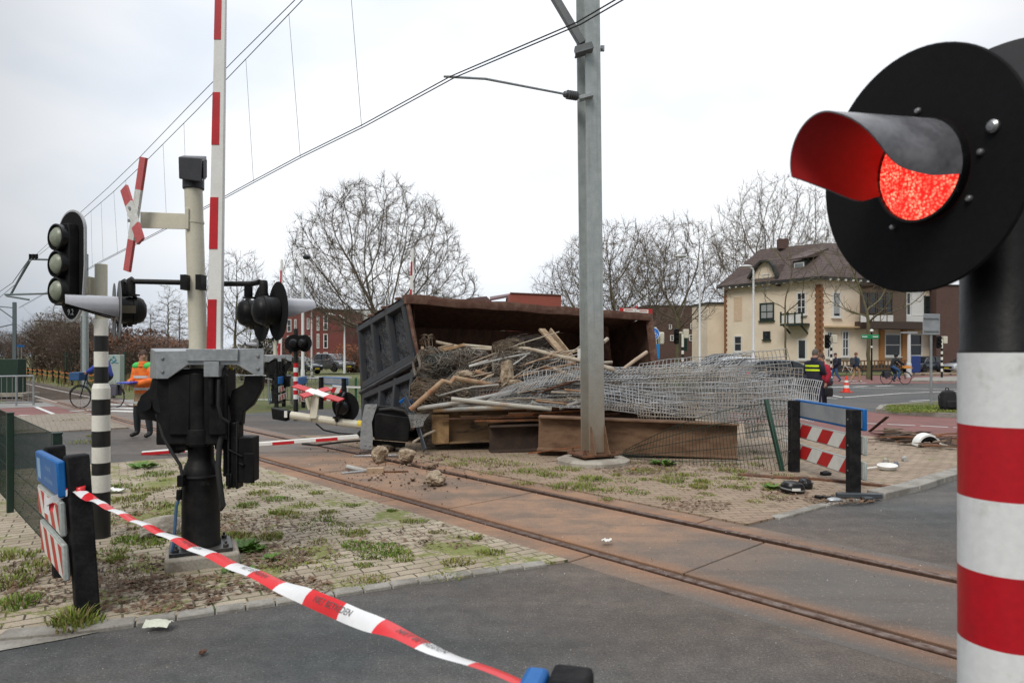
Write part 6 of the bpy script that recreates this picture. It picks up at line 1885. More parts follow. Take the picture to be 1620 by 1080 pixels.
# ================================================================ background
bark = M('bark', (.11, .09, .062), .9, col2=(.115, .11, .05), scale=1.6, thr=(.4, .6), var=.25, fine=18, bump=.5, bscale=14)
bark_green = M('bark_mossy', (.125, .115, .05), .9, col2=(.095, .075, .05), scale=1.4, thr=(.42, .62), var=.25, bump=.4, bscale=14)
twig = M('twigs', (.12, .094, .075), .9, col2=(.14, .115, .08), scale=1, var=.2)
import numpy as np
def grow_tree(seed, h, zlo, zmid, rx, trunk_h, r_tip, nattr, step, lean=.0, expo=2.05, twn=4, twl=.55, rmax=None):
 """crown grown towards scattered points; widest at zmid, top at h, lowest twigs at zlo"""
 rg = np.random.RandomState(seed)
 A = []
 while len(A) < nattr:
  p = rg.uniform(-1, 1, 3)
  q = np.linalg.norm(p)
  if q > 1 or q < .05: continue
  p *= (q ** .75) / q        # more points towards the outline
  k = 1 + .16 * mnoise.noise(V(p * 2.2) + V((seed, 0, 0)))
  z = zmid + p[2] * k * ((h - zmid) if p[2] > 0 else (zmid - zlo))
  A.append((p[0] * rx * k, p[1] * rx * k, z))
 A = np.array(A)
 N = [np.array((0., 0., -.1))]; par = [-1]
 z = 0.
 while z < trunk_h:
  z += step; N.append(np.array((rg.uniform(-.04, .04), rg.uniform(-.04, .04), z))); par.append(len(N) - 2)
 P_ = np.array(N)
 d = np.linalg.norm(A[:, None] - P_[None], axis=2); near = d.argmin(1); dist = d.min(1); bad = np.zeros(len(A))
 for it in range(120):
  if not len(A): break
  infl = 1e9 if it < 4 else step * 9
  ok = dist < infl
  if not ok.any(): infl = 1e9; ok = dist < infl
  v = A[ok] - P_[near[ok]]; v /= np.linalg.norm(v, axis=1)[:, None] + 1e-9
  acc = np.zeros_like(P_); np.add.at(acc, near[ok], v)
  ids = np.unique(near[ok])
  nv = acc[ids]; ln = np.linalg.norm(nv, axis=1)[:, None]
  pr = np.array([P_[q] - P_[par[q]] if par[q] >= 0 else (0, 0, step) for q in ids]) / step
  nv = nv / (ln + 1e-9) + pr * .75 + rg.normal(0, .10, nv.shape) + np.array((0, 0, .03))
  nv /= np.linalg.norm(nv, axis=1)[:, None] + 1e-9
  new = P_[ids] + nv * step
  st = len(P_)
  P_ = np.vstack([P_, new]); par += list(ids)
  dn = np.linalg.norm(A[:, None] - new[None], axis=2); j = dn.argmin(1); m_ = dn.min(1)
  up_ = m_ < dist
  near = np.where(up_, st + j, near); dist = np.where(up_, m_, dist)
  bad = np.where(ok & ~up_, bad + 1, 0)
  keep = (dist > step * 1.25) & (bad < 2)
  A, near, dist, bad = A[keep], near[keep], dist[keep], bad[keep]
  if len(P_) > 14000: break
 n_ = len(P_); ch = [[] for _ in range(n_)]
 for i in range(1, n_): ch[par[i]].append(i)
 r = np.zeros(n_)
 for i in range(n_ - 1, -1, -1):
  r[i] = r_tip if not ch[i] else sum(r[c] ** expo for c in ch[i]) ** (1 / expo)
 if rmax: r = np.minimum(r, rmax * (r / r.max()) ** .8 if r.max() > rmax else r)
 tr, cw = MB(), MB()
 stack = [0]; thick = r.max() * .42
 while stack:
  i = stack.pop(); chain = [i]
  if par[i] >= 0: chain.insert(0, par[i])
  while ch[i]:
   c = sorted(ch[i], key=lambda q: -r[q]); stack += c[1:]; i = c[0]; chain.append(i)
  rr = [float(r[q]) for q in chain]
  if par[chain[1]] == chain[0] and chain[0] != 0 and len(chain) > 1: rr[0] = min(rr[0], rr[1] * 1.1)
  if chain[0] == 0: rr[0] *= 1.5; rr[1] *= 1.15
  pts = [V(P_[q]) for q in chain]
  big = max(rr)
  k = next((q for q, x in enumerate(rr) if x < thick), len(rr))
  if k > 1: tr.tube(pts[:k + 1], rr[:k + 1], 8 if big > .1 else 6, caps=False)
  s0 = max(0, k - 1) if k > 1 else 0
  if len(pts) - s0 > 1: cw.tube(pts[s0:], rr[s0:], 4 if big > r_tip * 4 else 3, caps=False)
 for i in range(n_):
  if r[i] < r_tip * 3.2 and P_[i][2] > zlo:
   g = (P_[i] - P_[par[i]]) / step
   for _ in range(twn):
    d = V(g * 1.1 + rg.normal(0, .5, 3) + np.array((0, 0, .25))).normalized(); L = twl * rg.uniform(.5, 1.2)
    a = V(P_[i]); b_ = a + d * L * .5; e = b_ + (d + V(rg.normal(0, .3, 3))).normalized() * L * .5
    cw.tube([a, b_, e], [r_tip * .8, r_tip * .65, r_tip * .4], 3, caps=False)
 return tr, cw
def plant_tree(name, label, px, y, mat, tmat, *a, **kw):
 b = P(px, 560, y); b.z = 0
 tr, cw = grow_tree(*a, **kw)
 t = thing(name, label, 'tree', (0, 0, 0))
 tr.build('trunk', mat, t, angle=180); cw.build('crown', tmat, t, smooth=False)
 t.location = b
 return t
plant_tree('bare_tree', 'broad domed bare tree with mossy limbs behind the tipped container', 596, 41, bark_green, twig, 3, 12.1, 2.9, 5.2, 5.9, 1.9, .0085, 3600, .30, rmax=.46, twl=.6, twn=6)
t2 = plant_tree('bare_tree', 'bare tree partly hidden by the mast, spreading behind the container end', 975, 60, bark_green, twig, 8, 13.4, 4.0, 8.0, 5.4, 2.6, .012, 1700, .42, rmax=.32, twl=.8)
t3 = plant_tree('bare_tree', 'tall bare tree between the mast and the white lamp post, mossy trunk', 1072, 56, bark_green, twig, 14, 13.1, 3.6, 8.4, 4.4, 2.4, .011, 1700, .40, rmax=.34, twl=.8)
copy_tree(t3, 'bare tree standing just right of the container end, behind the cycle signs', V((P(1030, 560, 66).x, 66, 0)), 2.1, .95)
copy_tree(t2, 'smaller bare tree left of the mast behind the red brick wall', V((P(918, 560, 78).x, 78, 0)), 1.2, 1.0)
t4 = plant_tree('bare_tree', 'very tall bare tree rising behind the cream villa roof', 1222, 84, bark, twig, 21, 23.6, 9.0, 15.5, 7.4, 5.0, .016, 1800, .68, rmax=.55, twl=1.3)
copy_tree(t4, 'tall bare tree behind the villa, left of the tallest one', V((P(1180, 560, 94).x, 94, 0)), 1.7, .84)
copy_tree(t4, 'bare tree crown behind the villa roof beside the black signal disc', V((P(1296, 560, 98).x, 98, 0)), 3.1, .85)
plant_tree('street_tree', 'slender young street tree in front of the cream villa balcony', 1243, 47, bark_green, bark_green, 31, 9.6, 4.2, 7.0, 2.5, 3.4, .012, 110, .40, rmax=.17, twl=.8, twn=1)
plant_tree('street_tree', 'thick trunked street tree beside the green sign at the villa', 1374, 46, bark_green, bark_green, 37, 11, 3.6, 7.2, 4.0, 2.6, .014, 260, .42, rmax=.55, twl=.9, twn=1)
t5 = plant_tree('slim_tree', 'slim upright bare tree behind the brown bushes, left of the cream pole', 266, 66, bark, twig, 41, 8.6, .8, 3.0, 1.7, 7.0, .010, 700, .30, rmax=.13, twl=.5)
copy_tree(t5, 'smaller slim bare tree right of the first one by the cream pole', V((P(284, 560, 68).x, 68, 0)), 1.0, .85)
copy_tree(t5, 'slim bare tree at the left of the pair behind the brown bushes', V((P(238, 560, 70).x, 70, 0)), 2.2, .80)
copy_tree(t5, 'slim bare tree rising from the bushes behind the tram signal', V((P(86, 560, 74).x, 74, 0)), 2.9, .86)
t6 = plant_tree('bare_tree', 'bare tree seen between the raised boom and the right lamps', 372, 55, bark_green, twig, 47, 10.2, 3.0, 5.8, 2.9, 2.2, .010, 900, .38, rmax=.22, twl=.7)
copy_tree(t6, 'low bare tree further back between boom and lamps', V((P(395, 560, 72).x, 72, 0)), 1.4, .75)
copy_tree(t6, 'distant bare tree above the bushes at the far left', V((P(62, 560, 95).x, 95, 0)), 1.9, .72)
copy_tree(t6, 'distant bare tree near the grey catenary pole at left', V((P(118, 560, 80).x, 80, 0)), .4, .72)
def make_bush(seed, rx, rz, nt_, nl, leafsize, mats):
 rng = random.Random(seed); tw, lf = MB(), MB()
 for _ in range(nt_):
  a = rng.uniform(0, 2 * pi); t = rng.uniform(.1, 1)
  d = V((cos(a) * t * rx, sin(a) * t * rx * .7, rz * rng.uniform(.65, 1.1) * (1 - .45 * t * t)))
  m_ = d * .5 + V((rng.uniform(-.2, .2), rng.uniform(-.2, .2), rz * .12))
  tw.tube([V((d.x * .25, d.y * .25, 0)), m_, d], [.02, .014, .006], 3, caps=False)
  for k in range(4):
   q = m_.lerp(d, rng.random()); e = V((rng.uniform(-1, 1), rng.uniform(-1, 1), rng.uniform(-.1, 1.2))) * rz * .22
   tw.tube([q, q + e], [.008, .004], 3, caps=False)
 for _ in range(nl):
  a = rng.uniform(0, 2 * pi); t = math.sqrt(rng.random()); zz_ = rng.uniform(.02, 1) ** .8
  rr_ = rx * t * (1 - .55 * zz_ * zz_)
  c = V((cos(a) * rr_, sin(a) * rr_ * .7, zz_ * rz))
  k = mnoise.noise(c * 1.1 + V((seed, 0, 0)))
  if k < -.05 and rng.random() < .8: continue
  u_ = V((rng.uniform(-1, 1), rng.uniform(-1, 1), rng.uniform(-1, 1))).normalized(); w_ = u_.orthogonal().normalized()
  s_ = leafsize * rng.uniform(.5, 1.3)
  lf.mat(0 if rng.random() < .65 else 1).add([c - u_ * s_, c + w_ * s_ * .5, c + u_ * s_, c - w_ * s_ * .5], [(0, 1, 2, 3)])
 return tw, lf
def bush(label, px, y, seed, rx, rz, leaf, nl=2600, nt_=130, name='bush', group=None, ls=.07):
 tw, lf = make_bush(seed, rx, rz, nt_, nl, ls, leaf)
 t = thing(name, label, 'bush', (0, 0, 0), group)
 tw.build('stems', M('bush_stem', (.10, .065, .05), .9, col2=(.13, .09, .07), var=.2), t, smooth=False); lf.build('leaves', leaf, t, smooth=False)
 b = P(px, 560, y); b.z = 0; t.location = b
 return t
lv_brown = [M('beech_brown', (.21, .095, .05), .8, var=.35, scale=1.2), M('beech_dark', (.12, .065, .042), .85, var=.3)]
lv_grey = [M('brush_grey', (.12, .088, .068), .9, var=.3), M('brush_olive', (.10, .092, .05), .9, var=.3)]
lv_orange = [M('shrub_orange', (.36, .12, .045), .8, var=.3), M('shrub_red', (.22, .08, .04), .8, var=.3)]
lv_green = [M('shrub_green', (.065, .075, .03), .8, var=.3), M('shrub_brown', (.14, .085, .055), .85, var=.3)]
b1 = bush('copper leaved bush right behind the cyclist', 190, 46, 1, 3.2, 3.0, lv_brown, 4200)
b2 = bush('grey brown leafless bush beside the slim grey pole', 125, 50, 2, 3.4, 4.0, lv_grey, 2400, 260)
copy_tree(b1, 'copper leaved bush behind the person in orange', V((P(245, 560, 47).x, 47, 0)), 1.2, .98)
copy_tree(b1, 'copper leaved bush nearest to the cream pole', V((P(292, 560, 50).x, 50, 0)), 2.4, .92)
copy_tree(b1, 'copper bush filling the gap behind the red lamp', V((P(218, 560, 55).x, 55, 0)), 3.3, 1.25)
copy_tree(b2, 'tall grey brown brush behind the grey pole', V((P(100, 560, 62).x, 62, 0)), .8, 1.35)
copy_tree(b2, 'grey brown brush towards the far left mast', V((P(66, 560, 66).x, 66, 0)), 2.0, 1.1)
copy_tree(b2, 'grey brush left of the copper bushes', V((P(160, 560, 54).x, 54, 0)), 1.5, 1.15)
copy_tree(b2, 'far grey brush at the left edge of the tracks', V((P(24, 560, 90).x, 90, 0)), 2.6, 1.1)
copy_tree(b2, 'far grey brush just left of the far mast', V((P(-14, 560, 80).x, 80, 0)), .5, 1.1)
b3 = bush('dull green bush behind the far barrier machine', 432, 40, 3, 2.6, 2.6, lv_green, 3600)
copy_tree(b3, 'dull green bush under the bare tree left of the far barrier', V((P(392, 560, 44).x, 44, 0)), 1.3, .9)
copy_tree(b3, 'low dull bush right behind the cream pole at the fence', V((P(356, 560, 48).x, 48, 0)), 2.3, .8)
b4 = bush('orange leaved shrub beside the grey car', 560, 62, 4, 3.0, 2.6, lv_orange, 3200)
copy_tree(b4, 'orange shrub in front of the red flats, left of the grey car', V((P(476, 560, 68).x, 68, 0)), 1.0, .7)
hd = bush('clipped dark green hedge behind the blue car', 1490, 70, 6, 4.2, 3.2, [M('hedge_green', (.022, .042, .014), .8, var=.35), M('hedge_dark', (.012, .026, .010), .8, var=.3)], 6500, 60, name='hedge', ls=.11)
copy_tree(hd, 'dark green hedge further right by the silver car', V((P(1560, 560, 70).x, 70, 0)), 1.1)
bush('small dark shrub behind the young street tree foot', 1185, 56, 9, 1.6, 1.6, lv_green, 1200)
mb = MB(); rg = random.Random(12)
for _ in range(420):
 px = rg.uniform(-20, 350); y = rg.uniform(33, 62)
 c = P(px, 560, y); c.z = -.08
 if abs(c.dot(TN) - NC) < 2.3 or c.dot(UM) < 30.5: continue
 for k in range(14):
  a = rg.uniform(0, 6.28); h_ = rg.uniform(.25, .75); o_ = c + V((rg.uniform(-.8, .8), rg.uniform(-.8, .8), 0))
  s_ = V((-sin(a), cos(a), 0)) * .02
  mb.mat(0 if rg.random() < .7 else 1).add([o_ - s_, o_ + s_, o_ + V((cos(a) * .2, sin(a) * .2, h_))], [(0, 1, 2)])
tag(mb.build('tall_dry_grass', [M('straw', (.24, .17, .09), .9, var=.3), grass_a], smooth=False), kind='stuff')
def brick_wall_mat(name, c1, c2, mortar, sc=1.0):
 m, t, b = node_mat(name); n = NT(t)
 tcn = n.n('ShaderNodeTexCoord'); nm = n.n('ShaderNodeNewGeometry')
 sp_ = n.n('ShaderNodeSeparateXYZ'); n.L(nm.outputs['Position'], sp_.inputs[0])
 cb = n.n('ShaderNodeCombineXYZ'); n.L(n.math('ADD', sp_.outputs['X'], sp_.outputs['Y']), cb.inputs[0]); n.L(sp_.outputs['Z'], cb.inputs[1])
 br = n.n('ShaderNodeTexBrick'); br.inputs['Scale'].default_value = sc
 br.inputs['Brick Width'].default_value = .22; br.inputs['Row Height'].default_value = .065; br.inputs['Mortar Size'].default_value = .006
 br.inputs['Color1'].default_value = (*c1, 1); br.inputs['Color2'].default_value = (*c2, 1); br.inputs['Mortar'].default_value = (*mortar, 1)
 n.L(cb.outputs[0], br.inputs['Vector'])
 col = n.mix(n.mrange(n.noise(nm.outputs['Position'], .5, 4), .4, .65, 0, .3), br.outputs['Color'], tuple(c * .65 for c in c1))
 n.L(col, b.inputs['Base Color']); b.inputs['Roughness'].default_value = .9
 return m
brick_red = brick_wall_mat('brick_red', (.20, .050, .042), (.16, .040, .036), (.13, .06, .05))
brick_bright = brick_wall_mat('brick_bright', (.33, .085, .062), (.29, .07, .052), (.26, .10, .08))
brick_brown = brick_wall_mat('brick_brown', (.115, .060, .048), (.09, .048, .04), (.10, .08, .07))
stucco = M('cream_stucco', (.78, .67, .53), .9, col2=(.69, .58, .45), scale=.6, thr=(.42, .68), var=.05)
quoin = M('quoin_brick', (.27, .12, .055), .9, var=.25, fine=6)
white_wall = M('white_wall', (.62, .62, .60), .85, var=.05)
frame_white = M('frame_white', (.68, .68, .66), .5, var=.03)
frame_green = M('frame_green', (.02, .035, .028), .5)
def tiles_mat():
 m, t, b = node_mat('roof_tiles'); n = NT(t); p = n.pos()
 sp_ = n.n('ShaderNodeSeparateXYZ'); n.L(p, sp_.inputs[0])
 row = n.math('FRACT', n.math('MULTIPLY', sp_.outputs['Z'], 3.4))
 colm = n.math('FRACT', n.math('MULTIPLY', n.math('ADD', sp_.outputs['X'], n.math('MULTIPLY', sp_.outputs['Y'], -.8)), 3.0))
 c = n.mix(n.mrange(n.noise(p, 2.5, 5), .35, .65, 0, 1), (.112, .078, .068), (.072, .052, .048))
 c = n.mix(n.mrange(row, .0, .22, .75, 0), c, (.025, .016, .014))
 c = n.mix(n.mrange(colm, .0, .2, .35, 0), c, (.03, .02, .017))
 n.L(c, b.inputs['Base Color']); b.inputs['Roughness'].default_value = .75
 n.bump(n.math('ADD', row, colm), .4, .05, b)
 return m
roof_tiles = tiles_mat()
class Facade:
 """a wall plane through c along d; photo pixels land on it"""
 def __init__(s, c, d):
  s.c = V((c[0], c[1], 0)); s.d = V((d[0], d[1], 0)).normalized(); s.n = V((s.d.y, -s.d.x, 0))
 def a(s, px):
  k = (px - 810) / F
  return (k * s.c.y - s.c.x) / (s.d.x - k * s.d.y)
 def pt(s, px, py, off=0.0):
  p = s.c + s.d * s.a(px); z = H - (py - 560) / F * p.y
  return V((p.x, p.y, z)) + s.n * off
 def rect(s, mb, x0, y0, x1, y1, o0, o1):
  """box between pixel corners using the left edge for heights, from offset o0 to o1"""
  a, b = s.a(x0), s.a(x1)
  pm = s.c + s.d * ((a + b) / 2)
  z0, z1 = H - (y1 - 560) / F * pm.y, H - (y0 - 560) / F * pm.y
  c = s.c + s.d * ((a + b) / 2) + s.n * ((o0 + o1) / 2) + V((0, 0, (z0 + z1) / 2))
  mb.box(c, (abs(b - a), abs(o1 - o0), z1 - z0), s.d, s.n, (0, 0, 1))
  return c, abs(b - a), z1 - z0
 def window(s, parent, x0, y0, x1, y1, fm, bars=(1, 1), sill=True, curtain=None, fw=.09):
  mb = MB(); c, w, h = s.rect(mb, x0, y0, x1, y1, .0, .05)
  mb = MB()
  cc = c
  for q in (-1, 1):
   mb.box(cc + s.d * (q * (w / 2 - fw / 2)) + s.n * .035, (fw, .10, h), s.d, s.n)
   mb.box(cc + V((0, 0, q * (h / 2 - fw / 2))) + s.n * .035, (w - 2 * fw, .10, fw), s.d, s.n)
  for k in range(1, bars[0]):
   mb.box(cc + s.d * (w * (k / bars[0] - .5)) + s.n * .03, (fw * .6, .06, h - 2 * fw), s.d, s.n)
  for k in range(1, bars[1]):
   mb.box(cc + V((0, 0, h * (k / bars[1] - .5))) + s.n * .028, (w - 2 * fw, .055, fw * .6), s.d, s.n)
  if sill: mb.box(cc + V((0, 0, -h / 2 - .06)) + s.n * .08, (w + .2, .18, .1), s.d, s.n)
  f_ = mb.build('window', fm, parent, smooth=False)
  g = MB(); g.box(cc + s.n * .012, (w - fw, .02, h - fw), s.d, s.n); g.build('pane', glass, f_, smooth=False)
  if curtain:
   g = MB(); g.box(cc + s.n * .024 + V((0, 0, h * .05)), (w * .8, .006, h * .8), s.d, s.n); g.build('curtain', M('curtain', (.35, .36, .36), .9, var=.15), f_, smooth=False)
  return f_
def solid(name, foot, z0, z1, mat, parent, tops=None):
 mb = MB(); k = len(foot)
 lo = [V((p[0], p[1], z0)) for p in foot]; hi = [V((p[0], p[1], (tops[i] if tops else z1))) for i, p in enumerate(foot)]
 mb.add(lo + hi, [tuple(range(k - 1, -1, -1)), tuple(range(k, 2 * k))] + [(i, (i + 1) % k, k + (i + 1) % k, k + i) for i in range(k)])
 return mb.build(name, mat, parent, smooth=False, fix=True)
Cv, Lv, Rv = V((28.1, 62, 0)), V((21.95, 70.6, 0)), V((42.2, 67.6, 0))
Bv = Lv + (Rv - Cv)
villa = thing('cream_villa', 'cream stuccoed villa with brown tiled mansard roof, brick quoins and a balcony', 'house', Cv)
vw = solid('wall', [Cv, Rv, Bv, Lv], -.1, 8.7, stucco, villa)
cen = (Cv + Rv + Bv + Lv) / 4
ev = [p + (p - cen).normalized() * .75 + V((0, 0, 8.72)) for p in (Cv, Rv, Bv, Lv)]
tv = [p + (cen - p).normalized() * k_ + V((0, 0, 12.45)) for p, k_ in ((Cv, 4.6), (Rv, 4.2), (Bv, 4.6), (Lv, 3.6))]
mb = MB(); mb.add(ev + tv, [(3, 2, 1, 0), (4, 5, 6, 7)] + [(i, (i + 1) % 4, 4 + (i + 1) % 4, 4 + i) for i in range(4)])
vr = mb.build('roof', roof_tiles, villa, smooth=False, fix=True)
mb = MB()
for i in range(4):
 a, b = ev[i] + V((0, 0, -.16)), ev[(i + 1) % 4] + V((0, 0, -.16)); mb.bar(a, b, .18, .22)
mb.build('gutter', M('gutter_dark', (.03, .032, .03), .6), vr, smooth=False)
FLf = Facade(Lv, Cv - Lv); FRf = Facade(Cv, Rv - Cv)
for fc, n_ in ((FLf, 14), (FRf, 16)):
 L_ = 10.6 if fc is FLf else 14.8
 for k in range(n_):
  q = fc.c + fc.d * ((k + .5) * L_ / n_) + fc.n * .35 + V((0, 0, 8.45))
  mb = MB(); mb.box(q, (.16, .62, .17), fc.d, fc.n); mb.build('eave_bracket', frame_white, villa, smooth=False)
def quoins(fc, px0, px1, y0, y1, n_):
 mb = MB()
 for k in range(n_):
  t0, t1 = y0 + (y1 - y0) * k / n_, y0 + (y1 - y0) * (k + 1) / n_
  e = 1.5 if k % 2 else 0
  fc.rect(mb, px0 - (e if px0 > 1200 else 0), t0, px1 + e, t1, -.05, .06)
 mb.build('quoins', quoin, villa, smooth=False)
quoins(FLf, 1146, 1149, 455, 570, 30); quoins(FLf, 1291, 1297.7, 450, 572, 26); quoins(FRf, 1298.3, 1301, 450, 572, 26)
mb = MB(); FLf.rect(mb, 1146, 577, 1297.5, 592, -.05, .08); FRf.rect(mb, 1298.5, 577, 1478, 592, -.05, .08); mb.build('plinth', M('plinth', (.05, .05, .048), .9), villa, smooth=False)
mb = MB(); pts = [FLf.pt(a, b, .06) for a, b in ((1186, 455), (1187, 443), (1199, 424), (1207, 416), (1219, 415), (1226, 424), (1233, 441), (1234, 455))]
k = len(pts); pb2 = [p - FLf.n * 1.5 for p in pts]
mb.add(pts + pb2, [tuple(range(k)), tuple(range(2 * k - 1, k - 1, -1))] + [(i, k + i, k + (i + 1) % k, (i + 1) % k) for i in range(k)])
gw = mb.build('gable_wall', stucco, villa, smooth=False, fix=True)
mb = MB()
for p, q in zip(pts[1:-1], pts[2:]): mb.bar(p + V((0, 0, .12)) + FLf.n * .2, q + V((0, 0, .12)) + FLf.n * .2, .5, .2)
mb.build('barge_board', M('gutter_dark', (.03, .03, .03)), gw, smooth=False)
mb = MB(); apex = [p - FLf.n * 2.6 + V((0, 0, .5)) for p in pts]
mb.add([p + V((0, 0, .2)) + FLf.n * .3 for p in pts[1:-1]] + [p + V((0, 0, .2)) for p in apex[1:-1]], [(i, i + 1, 6 + i + 1, 6 + i) for i in range(5)])
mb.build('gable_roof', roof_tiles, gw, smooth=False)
dm = FLf.c + FLf.d * FLf.a(1264) - FLf.n * 1.0; dz = 9.2
Fd = Facade(dm, FLf.d)
mb = MB(); Fd.rect(mb, 1254, 412, 1275, 440, -1.8, .0); dmw = mb.build('dormer', frame_green, vr, smooth=False)
mb = MB(); Fd.rect(mb, 1256.5, 415, 1272.5, 437, 0, .06); mb.build('dormer_frame', frame_white, vr, smooth=False)
mb = MB(); Fd.rect(mb, 1258, 417, 1271, 435.5, .03, .075); mb.build('dormer_pane', M('curtained_glass', (.20, .23, .24), .15), vr, smooth=False)
a_, b2_, c_, d_ = Fd.pt(1250, 413, .35), Fd.pt(1279, 408, .35), Fd.pt(1288, 400, -2.5), Fd.pt(1262, 402, -2.2)
mb = MB(); mb.add([a_, b2_, c_, d_, a_ + V((0, 0, .12)), b2_ + V((0, 0, .12)), c_ + V((0, 0, .7)), d_ + V((0, 0, .7))], [(0, 3, 2, 1), (4, 5, 6, 7), (0, 1, 5, 4), (1, 2, 6, 5), (2, 3, 7, 6), (3, 0, 4, 7)]); mb.build('dormer_roof', roof_tiles, vr, smooth=False, fix=True)
mb = MB(); ch = tv[3].lerp(tv[0], .35); mb.box(ch + V((0, 0, .3)), (.9, .7, 1.0)); mb.build('chimney', brick_brown, vr, smooth=False)
FLf.window(villa, 1202.5, 479, 1225, 507, frame_green, (2, 2), fw=.12, curtain=True)
FLf.window(villa, 1206, 433, 1219, 456, frame_white, (2, 2), fw=.1, curtain=True)
FLf.window(villa, 1208, 524, 1219, 537, frame_green, (1, 1), fw=.08)
FLf.window(villa, 1162, 531, 1174.5, 556, frame_white, (1, 2), fw=.1)
FLf.window(villa, 1261, 462, 1276, 498, frame_white, (2, 3), fw=.12)
FLf.window(villa, 1262, 536, 1277, 569, frame_white, (1, 1), fw=.14)
mb = MB(); FLf.rect(mb, 1161, 470, 1174, 508, .0, .03); mb.build('blind_niche', M('stucco_niche', (.66, .50, .35), .9), villa, smooth=False)
mb = MB(); FLf.rect(mb, 1246.5, 512, 1281.5, 515.5, .05, 1.3); bl_ = mb.build('balcony', frame_green, villa, smooth=False)
for k in range(3):
 mb = MB(); FLf.rect(mb, 1249 + 10.6 * k, 498.5, 1257.5 + 10.6 * k, 511, 1.22, 1.26); mb.build('railing_panel', frame_white, bl_, smooth=False)
mb = MB(); FLf.rect(mb, 1247, 496, 1281, 498, 1.2, 1.3)
for k in range(4): FLf.rect(mb, 1246.5 + 11.2 * k, 494, 1248.5 + 11.2 * k, 512, 1.2, 1.3)
mb.build('railing', frame_green, bl_, smooth=False)
for px in (1250, 1278):
 mb = MB(); mb.tube([FLf.pt(px, 527, .05), FLf.pt(px, 515, 1.1)], .09, 6); mb.build('balcony_brace', frame_green, bl_, smooth=False)
FRf.window(villa, 1316, 462, 1329.5, 502, frame_white, (1, 2), fw=.14, curtain=True)
FRf.window(villa, 1331, 523, 1342, 564, frame_white, (2, 3), fw=.12)
FRf.window(villa, 1307, 524, 1316, 566, frame_white, (2, 3), fw=.12)
FRf.window(villa, 1398, 527, 1424, 564, frame_white, (1, 2), fw=.16)
FRf.window(villa, 1434, 527, 1458, 564, frame_white, (1, 2), fw=.16)
FRf.window(villa, 1421, 462, 1440, 499, frame_white, (3, 2), fw=.12)
FRf.window(villa, 1461, 468, 1470, 500, frame_green, (1, 2), fw=.12)
mb = MB(); FRf.rect(mb, 1360, 455, 1413, 510, .0, 1.4); bw = mb.build('bay', M('bay_brown', (.13, .09, .065), .7, var=.2), villa, smooth=False)
Fb = Facade(FRf.c + FRf.n * 1.4, FRf.d)
for k in range(4): Fb.window(bw, 1362 + 12.6 * k, 462, 1373 + 12.6 * k, 496, M('bay_frame', (.06, .045, .035), .6), (1, 2), False, fw=.1)
mb = MB()
for k in range(5): Fb.rect(mb, 1361 + 10.6 * k, 498.5, 1369.5 + 10.6 * k, 509.5, .02, .08)
mb.build('white_panels', frame_white, bw, smooth=False)
mb = MB(); FRf.rect(mb, 1358, 452, 1415, 455, .0, 1.7); FRf.rect(mb, 1352, 510, 1460, 521, .0, 1.5); mb.build('canopy', M('bay_dark', (.06, .04, .032), .7), villa, smooth=False)
mb = MB(); FRf.rect(mb, 1413.5, 460, 1421, 510, .0, .25); FRf.rect(mb, 1390, 522, 1397, 575, .0, .2); FRf.rect(mb, 1425, 522, 1432.5, 575, .0, .2); mb.build_each('brick_pier', M('pier_orange', (.42, .20, .07), .85, var=.12), villa, smooth=False)
mb = MB(); FRf.rect(mb, 1421, 500, 1472, 509, .02, .3); FRf.rect(mb, 1441, 460, 1460, 499, .02, .10); FRf.rect(mb, 1471, 455, 1478, 572, .0, .1); mb.build_each('white_panel', frame_white, villa, smooth=False)
mb = MB(); FRf.rect(mb, 1472, 455, 1480, 572, -.02, .08); mb.build('quoins', quoin, villa, smooth=False)
mb = MB(); FRf.rect(mb, 1303, 516, 1353, 518.5, .0, .6); FRf.rect(mb, 1434, 520, 1470, 523, .0, .9); mb.build_each('awning', M('awning', (.55, .40, .24), .8, var=.1), villa, smooth=False)
gr_ = thing('garden_railing', 'low brown garden railing in front of the villa ground floor', 'railing', V((31, 60, 0)))
mb = MB(); Fg = Facade((29.2, 60.6), Rv - Cv)
for k in range(26):
 a = Fg.c + Fg.d * (.3 + k * .42); mb.box(a + V((0, 0, .7)), (.09, .06, .9), Fg.d, Fg.n)
for z in (.35, 1.1): mb.box(Fg.c + Fg.d * 5.6 + V((0, 0, z)), (11.2, .07, .1), Fg.d, Fg.n)
mb.build('rails', M('rail_brown', (.16, .08, .035), .8), gr_, smooth=False)
an = thing('villa_annex', 'plain cream annex wall left of the villa', 'building', V((22, 74, 0)))
Fa = Facade((20.9, 73), (1, .15))
mb = MB(); Fa.rect(mb, 1119, 481, 1147, 592, -4, 0); aw = mb.build('wall', stucco, an, smooth=False)
mb = MB(); Fa.rect(mb, 1118, 478, 1147, 481.5, -4.2, .15); mb.build('roof', M('gutter_dark', (.03, .03, .03)), an, smooth=False)
def block(name, label, cat, c, d, x0, y0, x1, depth, mat, wins=(), fm=frame_white, bars=(1, 2), roofm=None):
 t = thing(name, label, cat, V((c[0], c[1], 0)))
 f = Facade(c, d); mb = MB(); f.rect(mb, x0, y0, x1, 592, -depth, 0); mb.build('wall', mat, t, smooth=False)
 mb = MB(); f.rect(mb, x0 - .6, y0 - 1.2, x1 + .6, y0, -depth - .2, .12); mb.build('roof', roofm or M('roof_edge', (.10, .09, .09), .8), t, smooth=False)
 for w in wins: f.window(t, *w, fm, bars, False, fw=.11)
 return t, f
block('brick_house', 'brown brick wall of the house right of the villa by the signal post', 'building', (44.2, 66.5), (1, .10), 1481.5, 452, 1640, 9, brick_brown)
